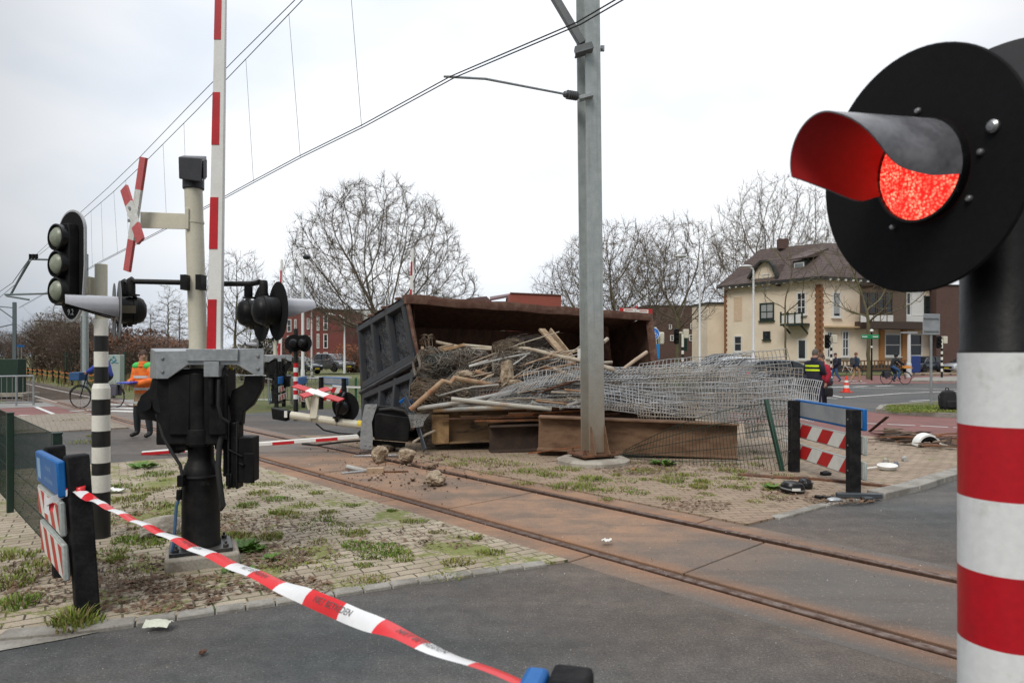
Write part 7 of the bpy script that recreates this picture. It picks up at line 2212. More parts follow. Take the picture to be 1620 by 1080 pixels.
block('brick_flats', 'long brown brick flats seen through the bare trees', 'building', (20, 96), (1, .05), 1020, 484, 1150, 10, brick_brown,
  [(1058, 513, 1063, 521), (1092, 511, 1098, 521), (1120, 490, 1126, 498), (1060, 530, 1066, 539), (1090, 529, 1096, 539), (1134, 511, 1139, 521)])
block('brick_flats', 'brown brick flats behind the mast and tree at the container end', 'building', (8, 99), (1, 0), 900, 500, 1019, 10, brick_brown)
block('red_flats', 'red brick flats with tall white windows behind the grey car', 'building', (-25, 96), (1, -.08), 497.5, 491, 546, 12, brick_red,
  [(501.5, 500, 505.5, 523), (512, 499.5, 519, 522.5), (501.5, 528, 505.5, 551), (512, 528, 519, 551), (501.5, 557.5, 506, 577), (512, 557, 519, 577)])
block('red_flats', 'receding left wing of the red brick flats beside the right lamps', 'building', (-25.5, 95.4), (.75, -.62), 440, 490, 497, 5, brick_red,
  [(455, 505, 461.5, 525), (466.5, 505, 469.5, 525), (486.5, 503, 490, 521), (455, 531, 461.5, 550), (466.5, 531, 469.5, 550), (487, 531, 490.5, 549)])
block('white_flats', 'white rendered flats beside the red brick block, behind the big tree', 'building', (-20, 104), (1, 0), 546.5, 490, 592, 10, white_wall,
  [(551, 498, 553, 512), (560, 527, 563, 541), (567, 520, 570, 545), (552, 545, 556, 553), (566, 551, 571, 562)], M('frame_dark', (.1, .11, .11), .5))
rh = thing('red_house', 'bright red brick house with slanting parapet seen above the container rim', 'building', V((3, 70, 0)))
f = Facade((0, 70), (1, .12))
mb = MB(); q = [f.pt(a, b) for a, b in ((803, 592), (807, 463.5), (888, 467), (888, 592))]; qb = [p + V((-.5, 7, 0)) for p in q]
mb.add(q + qb, [(0, 1, 2, 3), (7, 6, 5, 4), (0, 4, 5, 1), (1, 5, 6, 2), (2, 6, 7, 3)]); mb.build('wall', brick_bright, rh, smooth=False, fix=True)
mb = MB(); mb.bar(q[1] + V((0, 0, .03)), q[2] + V((0, 0, .03)), .25, .08); mb.build('coping', M('coping', (.2, .13, .12), .7), rh, smooth=False)
mb = MB(); c = f.pt(877, 464, -1.5); mb.cyl(c + V((0, 0, -.6)), c + V((0, 0, .32)), .09, n=10); mb.cyl(c + V((0, 0, .3)), c + V((0, 0, .38)), .13, n=10); mb.build('flue', M('flue', (.05, .055, .06), .6), rh)
block('white_house', 'white walled house with purple tiled roof behind the container rim', 'building', (-3, 76), (1, 0), 775, 478, 806, 8, white_wall, [(781, 481, 784, 486), (788, 481, 793, 486)], roofm=M('purple_tiles', (.13, .07, .075), .7))
hr_ = thing('tiled_roof_house', 'low dark tiled roof house right of the big tree crown', 'building', V((-5, 78, 0)))
f = Facade((-6, 80), (1, 0)); mb = MB(); f.rect(mb, 730, 478, 778, 592, -8, 0); mb.build('wall', brick_brown, hr_, smooth=False)
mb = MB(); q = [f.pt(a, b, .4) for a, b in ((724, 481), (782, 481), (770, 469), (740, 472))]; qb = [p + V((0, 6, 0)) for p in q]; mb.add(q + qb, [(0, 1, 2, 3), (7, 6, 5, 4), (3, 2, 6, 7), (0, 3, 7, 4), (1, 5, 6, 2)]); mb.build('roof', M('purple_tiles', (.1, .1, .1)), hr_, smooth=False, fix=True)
mb = MB()
q = [P(775, 476, 74), P(806, 470, 74), P(806, 467, 78), P(775, 472, 78)]; mb.add([p for p in q] + [p + V((0, 0, .2)) for p in q], [(0, 1, 2, 3), (4, 5, 6, 7), (0, 1, 5, 4), (1, 2, 6, 5), (2, 3, 7, 6), (3, 0, 4, 7)])
mb.build('ridge', M('purple_tiles', (.1, .1, .1)), [o for o in COL.objects if o.name.startswith('white_house')][-1], smooth=False, fix=True)
st_ = thing('tram_stop', 'far tram stop wall with a red and white band at the left edge', 'tram stop', V((-80, 118, 0)))
f = Facade((-84, 118), (1, 0)); mb = MB(); f.rect(mb, 12, 552, 70, 557, -1, 0); mb.build('white_band', white_wall, st_, smooth=False)
mb = MB(); f.rect(mb, 14, 553, 34, 556, .0, .1); f.rect(mb, 40, 555, 68, 557, 0, .1); mb.build_each('red_band', sign_red, st_, smooth=False)
block('tower_block', 'hazy pale tower block far behind the bushes', 'building', (-170, 230), (1, 0), 54, 508, 70, 20, M('pale_block', (.5, .5, .5), .9), [(57, 512, 60, 516), (63, 512, 66, 516), (57, 522, 60, 526), (63, 522, 66, 526)], M('frame_dark', (.1, .1, .1)))
t = thing('platform_sign', 'small blue platform name board on two posts by the far tracks', 'sign', P(31, 560, 62) * 1.0)
mb = MB(); mb.box(P(31, 547, 62), (.95, .08, .2)); mb.build('board', blue_sign, t)
for px in (28.5, 34):
 mb = MB(); mb.tube([P(px, 548, 62), P(px + 1, 578, 62)], .04, 6); mb.build('post', galv, t)
pole_white = M('pole_white', (.62, .64, .64), .45, var=.04)
def lamp_post(label, px, py_top, y, arm=None, r=(.09, .06), globe=None):
 b = P(px, 560, y); b.z = 0
 t = thing('lamp_post', label, 'lamp post', b)
 top = P(px, py_top, y)
 mb = MB(); mb.lathe([(r[0] * 1.3, 0), (r[0] * 1.3, 1.0), (r[0], 1.05), (r[1], top.z)], b, (0, 0, 1), 12, cap1=True); mb.build('pole', pole_white, t)
 if arm:
  pts = [top + V((0, 0, -.05))] + [P(a, c, y) for a, c in arm]
  mb = MB(); mb.tube(pts, r[1] * .8, 8); mb.build('arm', pole_white, t)
  e = pts[-1]; d = (pts[-1] - pts[-2]).normalized()
  mb = MB(); mb.ball(e + d * .25, (.42, .16, .10), 12, 8); mb.build('lamp_head', pole_white, t)
 if globe:
  mb = MB(); g = P(*globe, y); mb.lathe([(0, .13), (.11, .11), (.17, .03), (.16, -.02)], g, (0, 0, 1), 16); mb.lathe([(.16, -.02), (.13, -.08), (0, -.11)], g, (0, 0, 1), 16)
  mb.build('lamp_head', M('globe_dark', (.02, .03, .035), .15), t)
 return t
lamp_post('white lamp post with a curved arm to the left, right of the bare trees', 1107, 418, 52, [(1104, 412), (1092, 408), (1082, 406)])
lamp_post('white lamp post before the villa left wall with short arm', 1192, 428, 50, [(1191, 425), (1186, 423)], (.1, .07))
lamp_post('white lamp post with curved arm beside the white flats', 545, 510, 60, [(544, 503), (538, 499), (524, 497.5)])
lamp_post('tall white lamp post with dark round head left of the big tree', 479, 418, 30, None, (.07, .055), (485, 407))
lamp_post('thin white post beside the red flats near the grey car', 493, 481, 45, None, (.06, .05))
t = lamp_post('short white lamp post with a flat head before the villa', 1438, 528, 50, None, (.13, .11))
mb = MB(); mb.box(P(1438, 526, 50), (1.1, .3, .12)); mb.build('lamp_head', sign_grey, t)
lp = lamp_post('distant lamp arm beside the mast above the bare tree', 952, 388, 70, [(956, 386), (966, 386)], (.08, .05))
mb = MB(); mb.bar(P(493, 596.5, 44), P(556, 596.5, 44), .12, .12); mb.bar(P(494, 590, 44), P(494, 597, 44), .12, .12, (0, 1, 0))
tag(mb.build('white_beam', pole_white), 'white horizontal height bar before the grey car', 'barrier bar')
def signal_post(label, px, y, py_top, head_px, head_py, flip=1, bands=True):
 b = P(px, 560, y); b.z = 0
 t = thing('traffic_light', label, 'traffic light', b)
 mb = MB(); z1 = P(px, py_top, y).z
 if bands:
  k, z = 0, 0
  lst = [(0, .5, 1)]
  z = .5
  while z < 2.0: lst.append((z, z + .2, k % 2)); z += .2; k += 1
  lst.append((z, z1, 0))
  banded_post(mb, b, lst, .07, 14)
 mb.build('banded_post', [cream_band, black_band], t)
 h = P(head_px, head_py, y)
 mb = MB(); mb.box(h, (.28, .22, .85)); hh = mb.build('signal_head', black_matt, t, bevel=.08, segs=3)
 for k in (-1, 0, 1):
  mb = MB(); mb.lathe([(.11, .0), (.12, .10), (.09, .02), (0, .03)], h + V((-.0, -.11, .27 * k)), V((-.3 * flip, -1, 0)).normalized(), 14); mb.build('lens', black_gloss, hh)
 mb = MB(); mb.bar(h + V((0, .1, .2)), V((b.x, b.y, h.z + .2)), .08, .1); mb.box(V((b.x + .18 * flip, b.y, h.z + .15)), (.28, .3, .5)); mb.build_each('bracket', cream, t, bevel=.03)
 return t
signal_post('traffic light on a banded post left of the pedestrians', 1315, 42, 545, 1308.5, 540)
signal_post('traffic light on a banded post beside the blue car', 1490, 47, 538, 1485, 541)
signal_post('traffic light on a banded post behind the wire panels', 1080, 38, 528, 1070, 532)
mb = MB(); pz = P(1082, 540, 38.5); mb.box(pz, (.35, .1, 1.1)); tag(mb.build('green_box', M('green_box', (.012, .05, .025), .6), bevel=.02), 'dark green box behind the traffic light post at the trees', 'box')
yS = 33
b = P(1037, 560, yS); b.z = 0
t = thing('cycle_sign', 'blue round cycle path sign over a blue arrow sign on a banded post', 'sign', b)
mb = MB(); lst = [(0, .4, 1)] + [(.4 + .2 * k, .6 + .2 * k, k % 2) for k in range(6)] + [(1.6, 3.0, 0)]; banded_post(mb, b, lst, .06, 14); mb.build('banded_post', [cream_band, black_band], t)
c = P(1033, 528, yS - .12); nS = V((-.12, -1, 0)).normalized()
mb = MB(); disc(mb, c, nS, .315, .02, 36); rs = mb.build('round_sign', sign_white, t)
mb = MB(); disc(mb, c + nS * .004, nS, .29, .004, 36); mb.build('blue_face', M('sign_blue_bright', (.01, .16, .62), .4), rs)
xS, yyS, _ = frame(nS)
def sym(pts, r, mat, par, closed=False, o=None):
 mb = MB(); mb.tube([(o or c) + xS * a + yyS * b_ + nS * .008 for a, b_ in pts], r, 6); return mb
mbx = MB()
for cx in (-.13, .13):
 mbx.tube([c + xS * (cx + .085 * cos(k * pi / 10)) + yyS * (-.06 + .085 * sin(k * pi / 10)) + nS * .008 for k in range(21)], .011, 5)
for seg in ([(-.13, -.06), (-.06, .07), (.08, .07), (.0, -.06), (-.13, -.06)], [(.0, -.06), (-.07, .10), (-.11, .11), (-.03, .11)], [(.13, -.06), (.07, .12), (.13, .13)]):
 mbx.tube([c + xS * a + yyS * b_ + nS * .008 for a, b_ in seg], .011, 5)
mbx.build('cycle_symbol', lettering_white, rs)
c2 = P(1036.5, 556, yS - .12)
mb = MB(); mb.box(c2, (.44, .02, .72), xS, nS, (0, 0, 1)); s2 = mb.build('arrow_sign', M('sign_blue_mid', (.01, .20, .52), .4), t, bevel=.03)
mb = MB(); mb.prism([(-.02, -.24), (.02, -.24), (.02, .12), (.07, .12), (0, .26), (-.07, .12), (-.02, .12)], c2 + nS * .012, xS, V((0, 0, 1)), .003); mb.build('white_arrow', lettering_white, s2, fix=True)
mb = MB(); mb.box(P(1046, 535, yS + .2), (.26, .3, .6)); mb.build('signal_back', cream, t, bevel=.06)
b = P(1006, 560, 30); b.z = 0
t = thing('direction_sign', 'white and red cycle route direction sign above the container end', 'sign', b)
mb = MB(); mb.lathe([(.05, 0), (.05, P(1006, 487, 30).z)], b, (0, 0, 1), 12, cap1=True); mb.build('post', pole_white, t)
mb = MB(); q = P(1006, 486, 30); mb.lathe([(.052, 0), (.052, .1), (0, .16)], q - V((0, 0, .05)), (0, 0, 1), 12); mb.build('red_cap', sign_red, t)
def dir_board(x0, x1, py, hh, tip, lines):
 a, b_ = P(x0, py, 29.9), P(x1, py, 29.9); w = (b_ - a).length
 mb = MB(); mb.box((a + b_) / 2, (w, .03, hh)); s = mb.build('board', sign_white, t, bevel=.02)
 for q, wd in ((a if tip < 0 else b_, .17),):
  mb = MB(); mb.box(q + V((.09 * -tip, -.02, 0)), (.17, .006, hh * .96)); mb.build('red_end', sign_red, s)
 mb = MB(); mb.box((a + b_) / 2 + V((0, -.018, hh * .46)), (w, .006, hh * .07)); mb.box((a + b_) / 2 + V((0, -.018, -hh * .46)), (w, .006, hh * .07)); mb.build_each('red_edge', sign_red, s)
 for k, wl in enumerate(lines):
  mb = MB(); mb.box((a + b_) / 2 + V((-.06 * tip - (w * .5 - .25 - wl / 2) * 0, -.018, hh * (.16 - .36 * k))), (wl, .004, .035)); mb.build('faded_line', M('faded_red', (.5, .12, .12), .6), s)
dir_board(980, 1005, 492, .27, -1, (.34, .26)); dir_board(1007, 1032, 493.5, .27, 1, (.34, .30)); dir_board(1014, 1034.5, 514, .24, 1, (.2,))
b = P(1379, 560, 44); b.z = 0
t = thing('street_sign', 'green direction board on a thin black post before the thick street tree', 'sign', b)
mb = MB(); mb.lathe([(.05, 0), (.05, P(1379, 524, 44).z)], b, (0, 0, 1), 10, cap1=True); mb.build('post', black_paint, t)
mb = MB(); mb.box(P(1376.5, 532.5, 43.9), (1.15, .05, .27)); gb = mb.build('board', M('sign_green', (.01, .25, .09), .45), t, bevel=.02)
for px in (1368, 1385):
 mb = MB(); mb.box(P(px, 532.5, 43.86), (.34, .004, .06)); mb.build('lettering', lettering_white, gb)
mb = MB(); mb.ball(P(1379, 523, 44), (.12, .12, .1), 10, 6); mb.cyl(P(1379, 547, 44), P(1379, 550, 44), .07, n=8); mb.build_each('white_collar', white_paint, t)
b = P(1473, 560, 21.5); b.z = .12
t = thing('road_sign', 'grey back of a rectangular road sign on the grass islet post', 'sign', b)
mb = MB(); mb.lathe([(.038, 0), (.038, 1.1), (.036, 2.55)], b, (0, 0, 1), 12, cap1=True); mb.build('post', galv, t)
mb = MB()
xg = V((.96, .28, 0)).normalized()
mb.box(P(1473.5, 513, 21.45), (.68, .02, .66), xg, V((-xg.y, xg.x, 0))); pn = mb.build('panel', sign_grey, t, bevel=.01)
for dz in (-.2, .2):
 mb = MB(); mb.box(P(1473.5, 513, 21.43) + V((0, -.02, dz)), (.6, .02, .035), xg, V((-xg.y, xg.x, 0))); mb.build('rail', galv, pn)
b = G(1339, 620.5)
t = thing('traffic_cone', 'red and white striped traffic cone standing on the far asphalt', 'traffic cone', b)
mb = MB(); mb.mat(1).box(b + V((0, 0, .02)), (.42, .42, .04))
zc = [0.04, .2, .32, .44, .54, .64, .74]
for k in range(6):
 r0_, r1_ = .16 - .125 * (zc[k] / .74), .16 - .125 * (zc[k + 1] / .74)
 mb.mat(0 if k in (1, 3) else 1).lathe([(r0_, zc[k]), (r1_, zc[k + 1])], b, (0, 0, 1), 20, cap1=(k == 5))
mb.build('cone', [white_paint, M('cone_red', (.75, .055, .025), .5)], t)
def railing(label, a, b, h, n_, gap=.14):
 a, b = V(a), V(b); d = b - a
 t = thing('guard_railing', label, 'railing', a)
 for k in range(n_ + 1):
  q = a + d * (k / n_); mb = MB(); mb.cyl(q, q + V((0, 0, h)), .03, n=8); mb.build('post', galv, t)
 mb = MB(); mb.tube([a + V((0, 0, h)), b + V((0, 0, h))], .026, 8); mb.build('top_rail', galv, t)
 mb = MB(); mb.tube([a + V((0, 0, .12)), b + V((0, 0, .12))], .018, 6); mb.build('bottom_rail', galv, t)
 m_ = int(d.length / gap); mb = MB()
 for k in range(1, m_):
  q = a + d * (k / m_); mb.tube([q + V((0, 0, .12)), q + V((0, 0, h))], .009, 4)
 mb.build('bars', galv, t)
 return t
railing('grey tubular railing at the left edge beside the cycle path', G(-60, 645), G(53, 641), .98, 4)
railing('grey tubular railing between the two barrier machines', G(355, 637), G(461, 638), .95, 3)
railing('short grey railing left behind the fallen lamp', P(420, 560, 22.2) * V((1, 1, 0)) if False else G(462, 640), G(505, 641), .9, 1)
pf = thing('post_fence', 'row of short black posts with orange tape along the far tracks', 'fence', G(120, 608))
pA, pB = G(165, 614), G(20, 593)
n_ = 16
for k in range(n_ + 1):
 q = pA + (pB - pA) * (k / n_); mb = MB(); mb.cyl(q + V((0, 0, -.1)), q + V((0, 0, .72)), .055, n=8); mb.build('post', black_matt, pf)
for z in (.62, .35):
 mb = MB()
 for k in range(n_):
  p, q = pA + (pB - pA) * (k / n_), pA + (pB - pA) * ((k + 1) / n_); m_ = (p + q) / 2
  z0, z1 = z + .05 * sin(k * 2.1), z + .05 * sin(k * 2.1 + 2.1)
  mb.add([p + V((0, 0, z0)), m_ + V((0, 0, z - .08)), q + V((0, 0, z1)), q + V((0, 0, z1 + .05)), m_ + V((0, 0, z - .04)), p + V((0, 0, z0 + .05))], [(0, 1, 4, 5), (1, 2, 3, 4)])
 mb.build('orange_tape', orange_tape, pf, smooth=False)
cf = thing('chain_fence', 'dark mesh fence behind the cyclist and the utility cabinet', 'fence', G(105, 610))
fA, fB = P(104, 560, 40) * V((1, 1, 0)) if False else V((P(104, 560, 42).x, 42, 0)), V((P(352, 560, 34).x, 34, 0))
for k in range(8):
 q = fA + (fB - fA) * (k / 7); mb = MB(); mb.box(q + V((0, 0, .9)), (.07, .07, 1.9)); mb.build('post', green_post, cf)
mb = MB(); wire_panel(mb, fA, fB, fB + V((0, 0, 1.75)), fA + V((0, 0, 1.75)), 150, 9, .006, su=1, sv=1, n=3); mb.build('wire_panel', wire_green, cf, smooth=False)
cf2 = thing('green_fence', 'low green mesh fence before the big tree beside the container', 'fence', G(530, 640))
fA, fB = G(527, 641), G(600, 643)
for k in range(3):
 q = fA + (fB - fA) * (k / 2); mb = MB(); mb.box(q + V((0, 0, .45)), (.06, .06, .95)); mb.build('post', M('fence_green_bright', (.01, .10, .04), .5), cf2)
mb = MB(); wire_panel(mb, fA, fB, fB + V((0, 0, .9)), fA + V((0, 0, .9)), 36, 6, .0035, su=1, sv=1); mb.build('wire_panel', M('fence_green_bright', (.01, .1, .04)), cf2, smooth=False)
mb = MB(); mb.grid(lambda u, v: fA.lerp(fB, u) + V((0, -.1, .64 + .06 * v - .05 * sin(u * pi))), 12, 1); tag(mb.build('barrier_tape', MATS['tape_white'], smooth=False), 'white tape strung along the low green mesh fence', 'tape')
uc = thing('utility_cabinet', 'pale grey green utility cabinet with blue graffiti behind the cyclist', 'cabinet', V((P(181, 560, 34).x, 34, 0)))
c = P(181, 580, 34); mb = MB(); mb.box(V((c.x, 34, .82)), (.78, .4, 1.7)); cb_ = mb.build('body', M('cabinet', (.40, .46, .43), .6, var=.08), uc, bevel=.02)
mb = MB()
for pts in ([(173, 571), (176, 567), (179, 572), (184, 569)], [(176, 574), (181, 572), (187, 574)], [(178, 566), (180, 563), (183, 568)]): mb.tube([P(a, b_, 33.78) for a, b_ in pts], .02, 5)
mb.build_each('graffiti', M('graffiti_blue', (.03, .30, .42), .5), cb_)
t = thing('tram_speed_sign', 'small white plate with a zero behind the banded signal post', 'sign', P(165, 560, 30) * V((1, 1, 0)))
mb = MB(); mb.box(P(162, 549, 30), (.42, .03, .36)); pl_ = mb.build('plate', sign_white, t); text_on('lettering', '0', .36, P(166.5, 549, 29.97), (1, 0, 0), (0, 0, 1), lettering_black, pl_)
mb = MB(); mb.lathe([(.03, 0), (.03, 1.9)], P(160, 560, 30.1) * V((1, 1, 0)), (0, 0, 1), 8); mb.build('post', galv, t)
mb = MB(); mb.prism([(-.15, -.1), (.15, -.1), (0, .16)], P(167, 564, 29.95), (1, 0, 0), (0, 0, 1), .02); tp = mb.build('yellow_triangle', yellow, t, fix=True)
gb2 = thing('green_cabinet', 'dark green fenced cabinet at the left edge behind the railing', 'cabinet', G(8, 628))
mb = MB(); mb.box(V((P(8, 560, 28).x, 28, .75)), (1.4, .5, 1.5)); mb.build('body', M('cabinet_green', (.006, .03, .018), .6, var=.2), gb2, bevel=.02)
mb = MB(); mb.box(V((P(10, 560, 28).x, 27.9, .06)), (2.2, 1.0, .14)); mb.build('plinth', concrete, gb2)
copy_tree(bar, 'far barrier machine with raised boom beyond the cycle path, left of the big tree', V((P(437, 560, 23).x, 23, .05)), radians(0))
copy_tree(bar, 'barrier machine hidden by the container, only its raised boom tip showing', V((P(640, 560, 19.8).x, 19.8, .0)), radians(0), .98)
src = [o for o in COL.objects if o.get('category') == 'barrier board'][1]
for px, py, rz, lb in ((449, 638, .14, 'far barrier board beside the far barrier machine'), (480, 640, .12, 'far barrier board right of the small red and white post'), (508, 643, .72, 'far barrier board before the low green mesh fence')):
 copy_tree(src, lb, G(px, py), rz, .92)
b = V((P(468, 560, 17.5).x, 17.5, 0))
t = thing('flashing_signal', 'small dark flashing signal on a red and white banded post beside the fallen cross', 'signal', b)
mb = MB(); lst = [(0, .55, 2)] + [(.55 + .115 * k, .55 + .115 * (k + 1), k % 2) for k in range(8)] + [(1.47, 2.35, 2)]; banded_post(mb, b, lst, .06, 16); mb.build('banded_post', [sig_white, red_paint, black_band], t)
for dx, nn_ in ((.26, (.35, .94, 0)), (-.02, (-.2, .98, 0))):
 c = V((b.x + dx, 17.4, H + 17 / F * 17.5)); nn_ = V(nn_).normalized()
 mb = MB(); disc(mb, c, nn_, .22, .006, 32); q = mb.build('backboard', disc_black, t)
 mb = MB(); mb.lathe([(0, -.2), (.07, -.19), (.11, -.14), (.11, -.006)], c, nn_, 20); mb.build('lamp_housing', black_gloss, q)
mb = MB(); mb.tube([V((b.x - .1, 17.5, 2.17)), V((b.x + .26, 17.5, 2.17)), V((b.x + .26, 17.45, 2.05))], .025, 8); mb.build('bracket', black_paint, t)
def car(name, label, loc, rz, paint, L=4.4, Wd=1.78, h=1.48, suv=False, plate=True, tail=False):
 t = thing(name, label, 'car', (0, 0, 0))
 xs = [-.5, -.485, -.44, -.36, -.26, -.12, .02, .14, .24, .34, .42, .47, .492, .5]
 belt = [.50, .78, .90, .93, .935, .93, .925, .92, .90, .83, .78, .70, .58, .45]
 rf = [None, None, .94, .97, 1.0, 1.0, .99, .93, None, None, None, None, None, None]
 low = [.34, .28, .24, .22, .21, .20, .20, .20, .21, .22, .24, .27, .30, .36]
 wd = [.84, .92, .97, .99, 1, 1, 1, 1, 1, .99, .97, .92, .86, .80]
 hb_ = h * .66 / .93
 mb = MB(); vs = []
 for i, x in enumerate(xs):
  w = Wd / 2 * wd[i]; b_ = belt[i] * hb_; l_ = low[i] * 1.05
  sec = [(-w * .9, l_), (-w, l_ + .12), (-w * 1.0, (l_ + b_) * .5), (-w * .975, b_ - .05), (-w * .90, b_), (0, b_ + .03), (w * .90, b_), (w * .975, b_ - .05), (w, (l_ + b_) * .5), (w, l_ + .12), (w * .9, l_)]
  vs += [V((x * L, a, z)) for a, z in sec]
 k = 11
 fs = [(i * k + j, i * k + j + 1, (i + 1) * k + j + 1, (i + 1) * k + j) for i in range(len(xs) - 1) for j in range(k - 1)]
 fs += [((i) * k, (i + 1) * k, (i + 1) * k + k - 1, i * k + k - 1) for i in range(len(xs) - 1)]
 fs += [tuple(range(k)), tuple(range((len(xs) - 1) * k + k - 1, (len(xs) - 1) * k - 1, -1))]
 mb.add(vs, fs); body = mb.build('body', paint, t, fix=True, angle=40)
 rear = -.47 if suv else -.43
 st = [(rear, .66, .88), (rear + .055, .93, .80), (rear + .12, .985, .78), (-.12, 1.0, .77), (.05, .98, .765), (.115, .93, .77), (.265, .66, .86)]
 mb = MB(); vs = []
 for x, z, w in st:
  zz_ = z * h
  wb = Wd / 2 * .93; wt = Wd / 2 * w
  zb = hb_ * .925
  f_ = (zz_ - zb) / max(h - zb, .01); f_ = max(0.0, f_)
  wt2 = wb + (wt - wb) * min(1, f_)
  vs += [V((x * L, -wb, zb - .02)), V((x * L, -wt2, max(zz_, zb) - .05)), V((x * L, -wt2 + .09, max(zz_, zb))), V((x * L, wt2 - .09, max(zz_, zb))), V((x * L, wt2, max(zz_, zb) - .05)), V((x * L, wb, zb - .02))]
 n_ = len(st)
 for i in range(n_ - 1):
  for j in range(5):
   glassy = (j in (0, 4) and 0 < i < n_ - 1) or (j in (1, 2, 3) and i in (0, n_ - 2))
   mb.mat(1 if glassy else 0).add([vs[i * 6 + j], vs[i * 6 + j + 1], vs[(i + 1) * 6 + j + 1], vs[(i + 1) * 6 + j]], [(0, 1, 2, 3)])
 mb.build('cabin', [paint, glass], t, fix=True, angle=30)
 for s_ in (-1, 1):      # pillars
  for x in (-.16, .03):
   mb = MB(); mb.bar(V((x * L, s_ * (Wd / 2 * .935), hb_ * .92)), V(((x - .01) * L, s_ * (Wd / 2 * .80 + .02), h * .95)), .07, .03); mb.build('pillar', black_matt, body)
 for x in (-.31, .305):
  for s_ in (-1, 1):
   c = V((x * L, s_ * (Wd / 2 - .11), .33))
   mb = MB(); mb.lathe([(.20, -.11), (.31, -.115), (.33, -.08), (.33, .08), (.31, .115), (.20, .11)], c, (0, s_, 0), 24); w_ = mb.build('wheel', tyre, t)
   mb = MB(); mb.lathe([(0, .10), (.05, .11), (.19, .085), (.21, .11)], c, (0, s_, 0), 20); mb.build('rim', rim_m, w_)
   mb = MB(); mb.lathe([(.0, .118 - .01), (.40, .108), (.40, .02)], c + V((0, 0, .02)), (0, s_, 0), 22); mb.build('wheel_arch', black_matt, w_)
 for s_ in (-1, 1):
  mb = MB(); mb.ball(V((.465 * L, s_ * Wd * .36, .66 * h / 1.48)), (.14, .18, .07), 12, 8); mb.build('headlight', M('headlight', (.55, .58, .62), .1), t)
  mb = MB(); mb.ball(V((-.475 * L, s_ * Wd * .40, .80 * h / 1.48)), (.10, .12, .13), 12, 8); mb.build('tail_light', M('tail_light', (.40, .01, .012), .2), t)
  mb = MB(); mb.ball(V((.17 * L, s_ * (Wd / 2 + .06), .98 * h / 1.48)), (.07, .10, .06), 10, 6); mb.build('mirror', paint, t)
  for x in (-.10, .09):
   mb = MB(); mb.box(V((x * L, s_ * (Wd / 2 * 1.003), hb_ * .80)), (.16, .03, .03)); mb.build('door_handle', black_matt, t)
 mb = MB(); mb.box(V((.5 * L, 0, .52)), (.05, Wd * .6, .16)); mb.build('grille', black_gloss, t)
 if plate:
  mb = MB(); mb.box(V((.505 * L + .025, 0, .45)), (.02, .48, .11)); mb.build('number_plate', yellow, t)
 t.location = loc; t.rotation_euler = (0, 0, rz)
 return t
def gp(px, y): return V((P(px, 560, y).x, y, .0))
car_grey = M('car_grey', (.13, .135, .14), .25, .5, coat=.6, var=.04)
car_silver = M('car_silver', (.46, .49, .52), .28, .3, coat=.5, var=.03)
car_dark = M('car_dark_blue', (.03, .04, .06), .22, .4, coat=.7, var=.05)
car('parked_car', 'grey estate car with yellow plate parked before the red flats', gp(528, 62) + V((0, 0, .15)), radians(-42), car_grey, 4.6, 1.85, 1.62, True)
car('parked_car', 'dark car nose at the left of the grey estate car', gp(474, 60), radians(-30), car_dark, 4.2, 1.75, 1.5)
car('parked_car', 'silver hatchback with red rear lights seen through the wire panels', gp(1152, 38), radians(178), car_silver, 3.9, 1.7, 1.55)
car('parked_car', 'dark car with sloping bonnet behind the wire panels and the officer', gp(1236, 31), radians(8), car_dark, 4.2, 1.76, 1.46)
car('parked_car', 'dark blue car parked before the hedge on the right', gp(1460, 63), radians(-150), car_dark, 4.1, 1.76, 1.52)
car('parked_car', 'silver car at the right edge behind the banded traffic light', gp(1530, 62), radians(-170), car_silver, 4.2, 1.76, 1.46)
car('parked_car', 'dark car roof behind the wire panels at the annex', gp(1132, 55), radians(170), car_dark, 4.2, 1.76, 1.75)
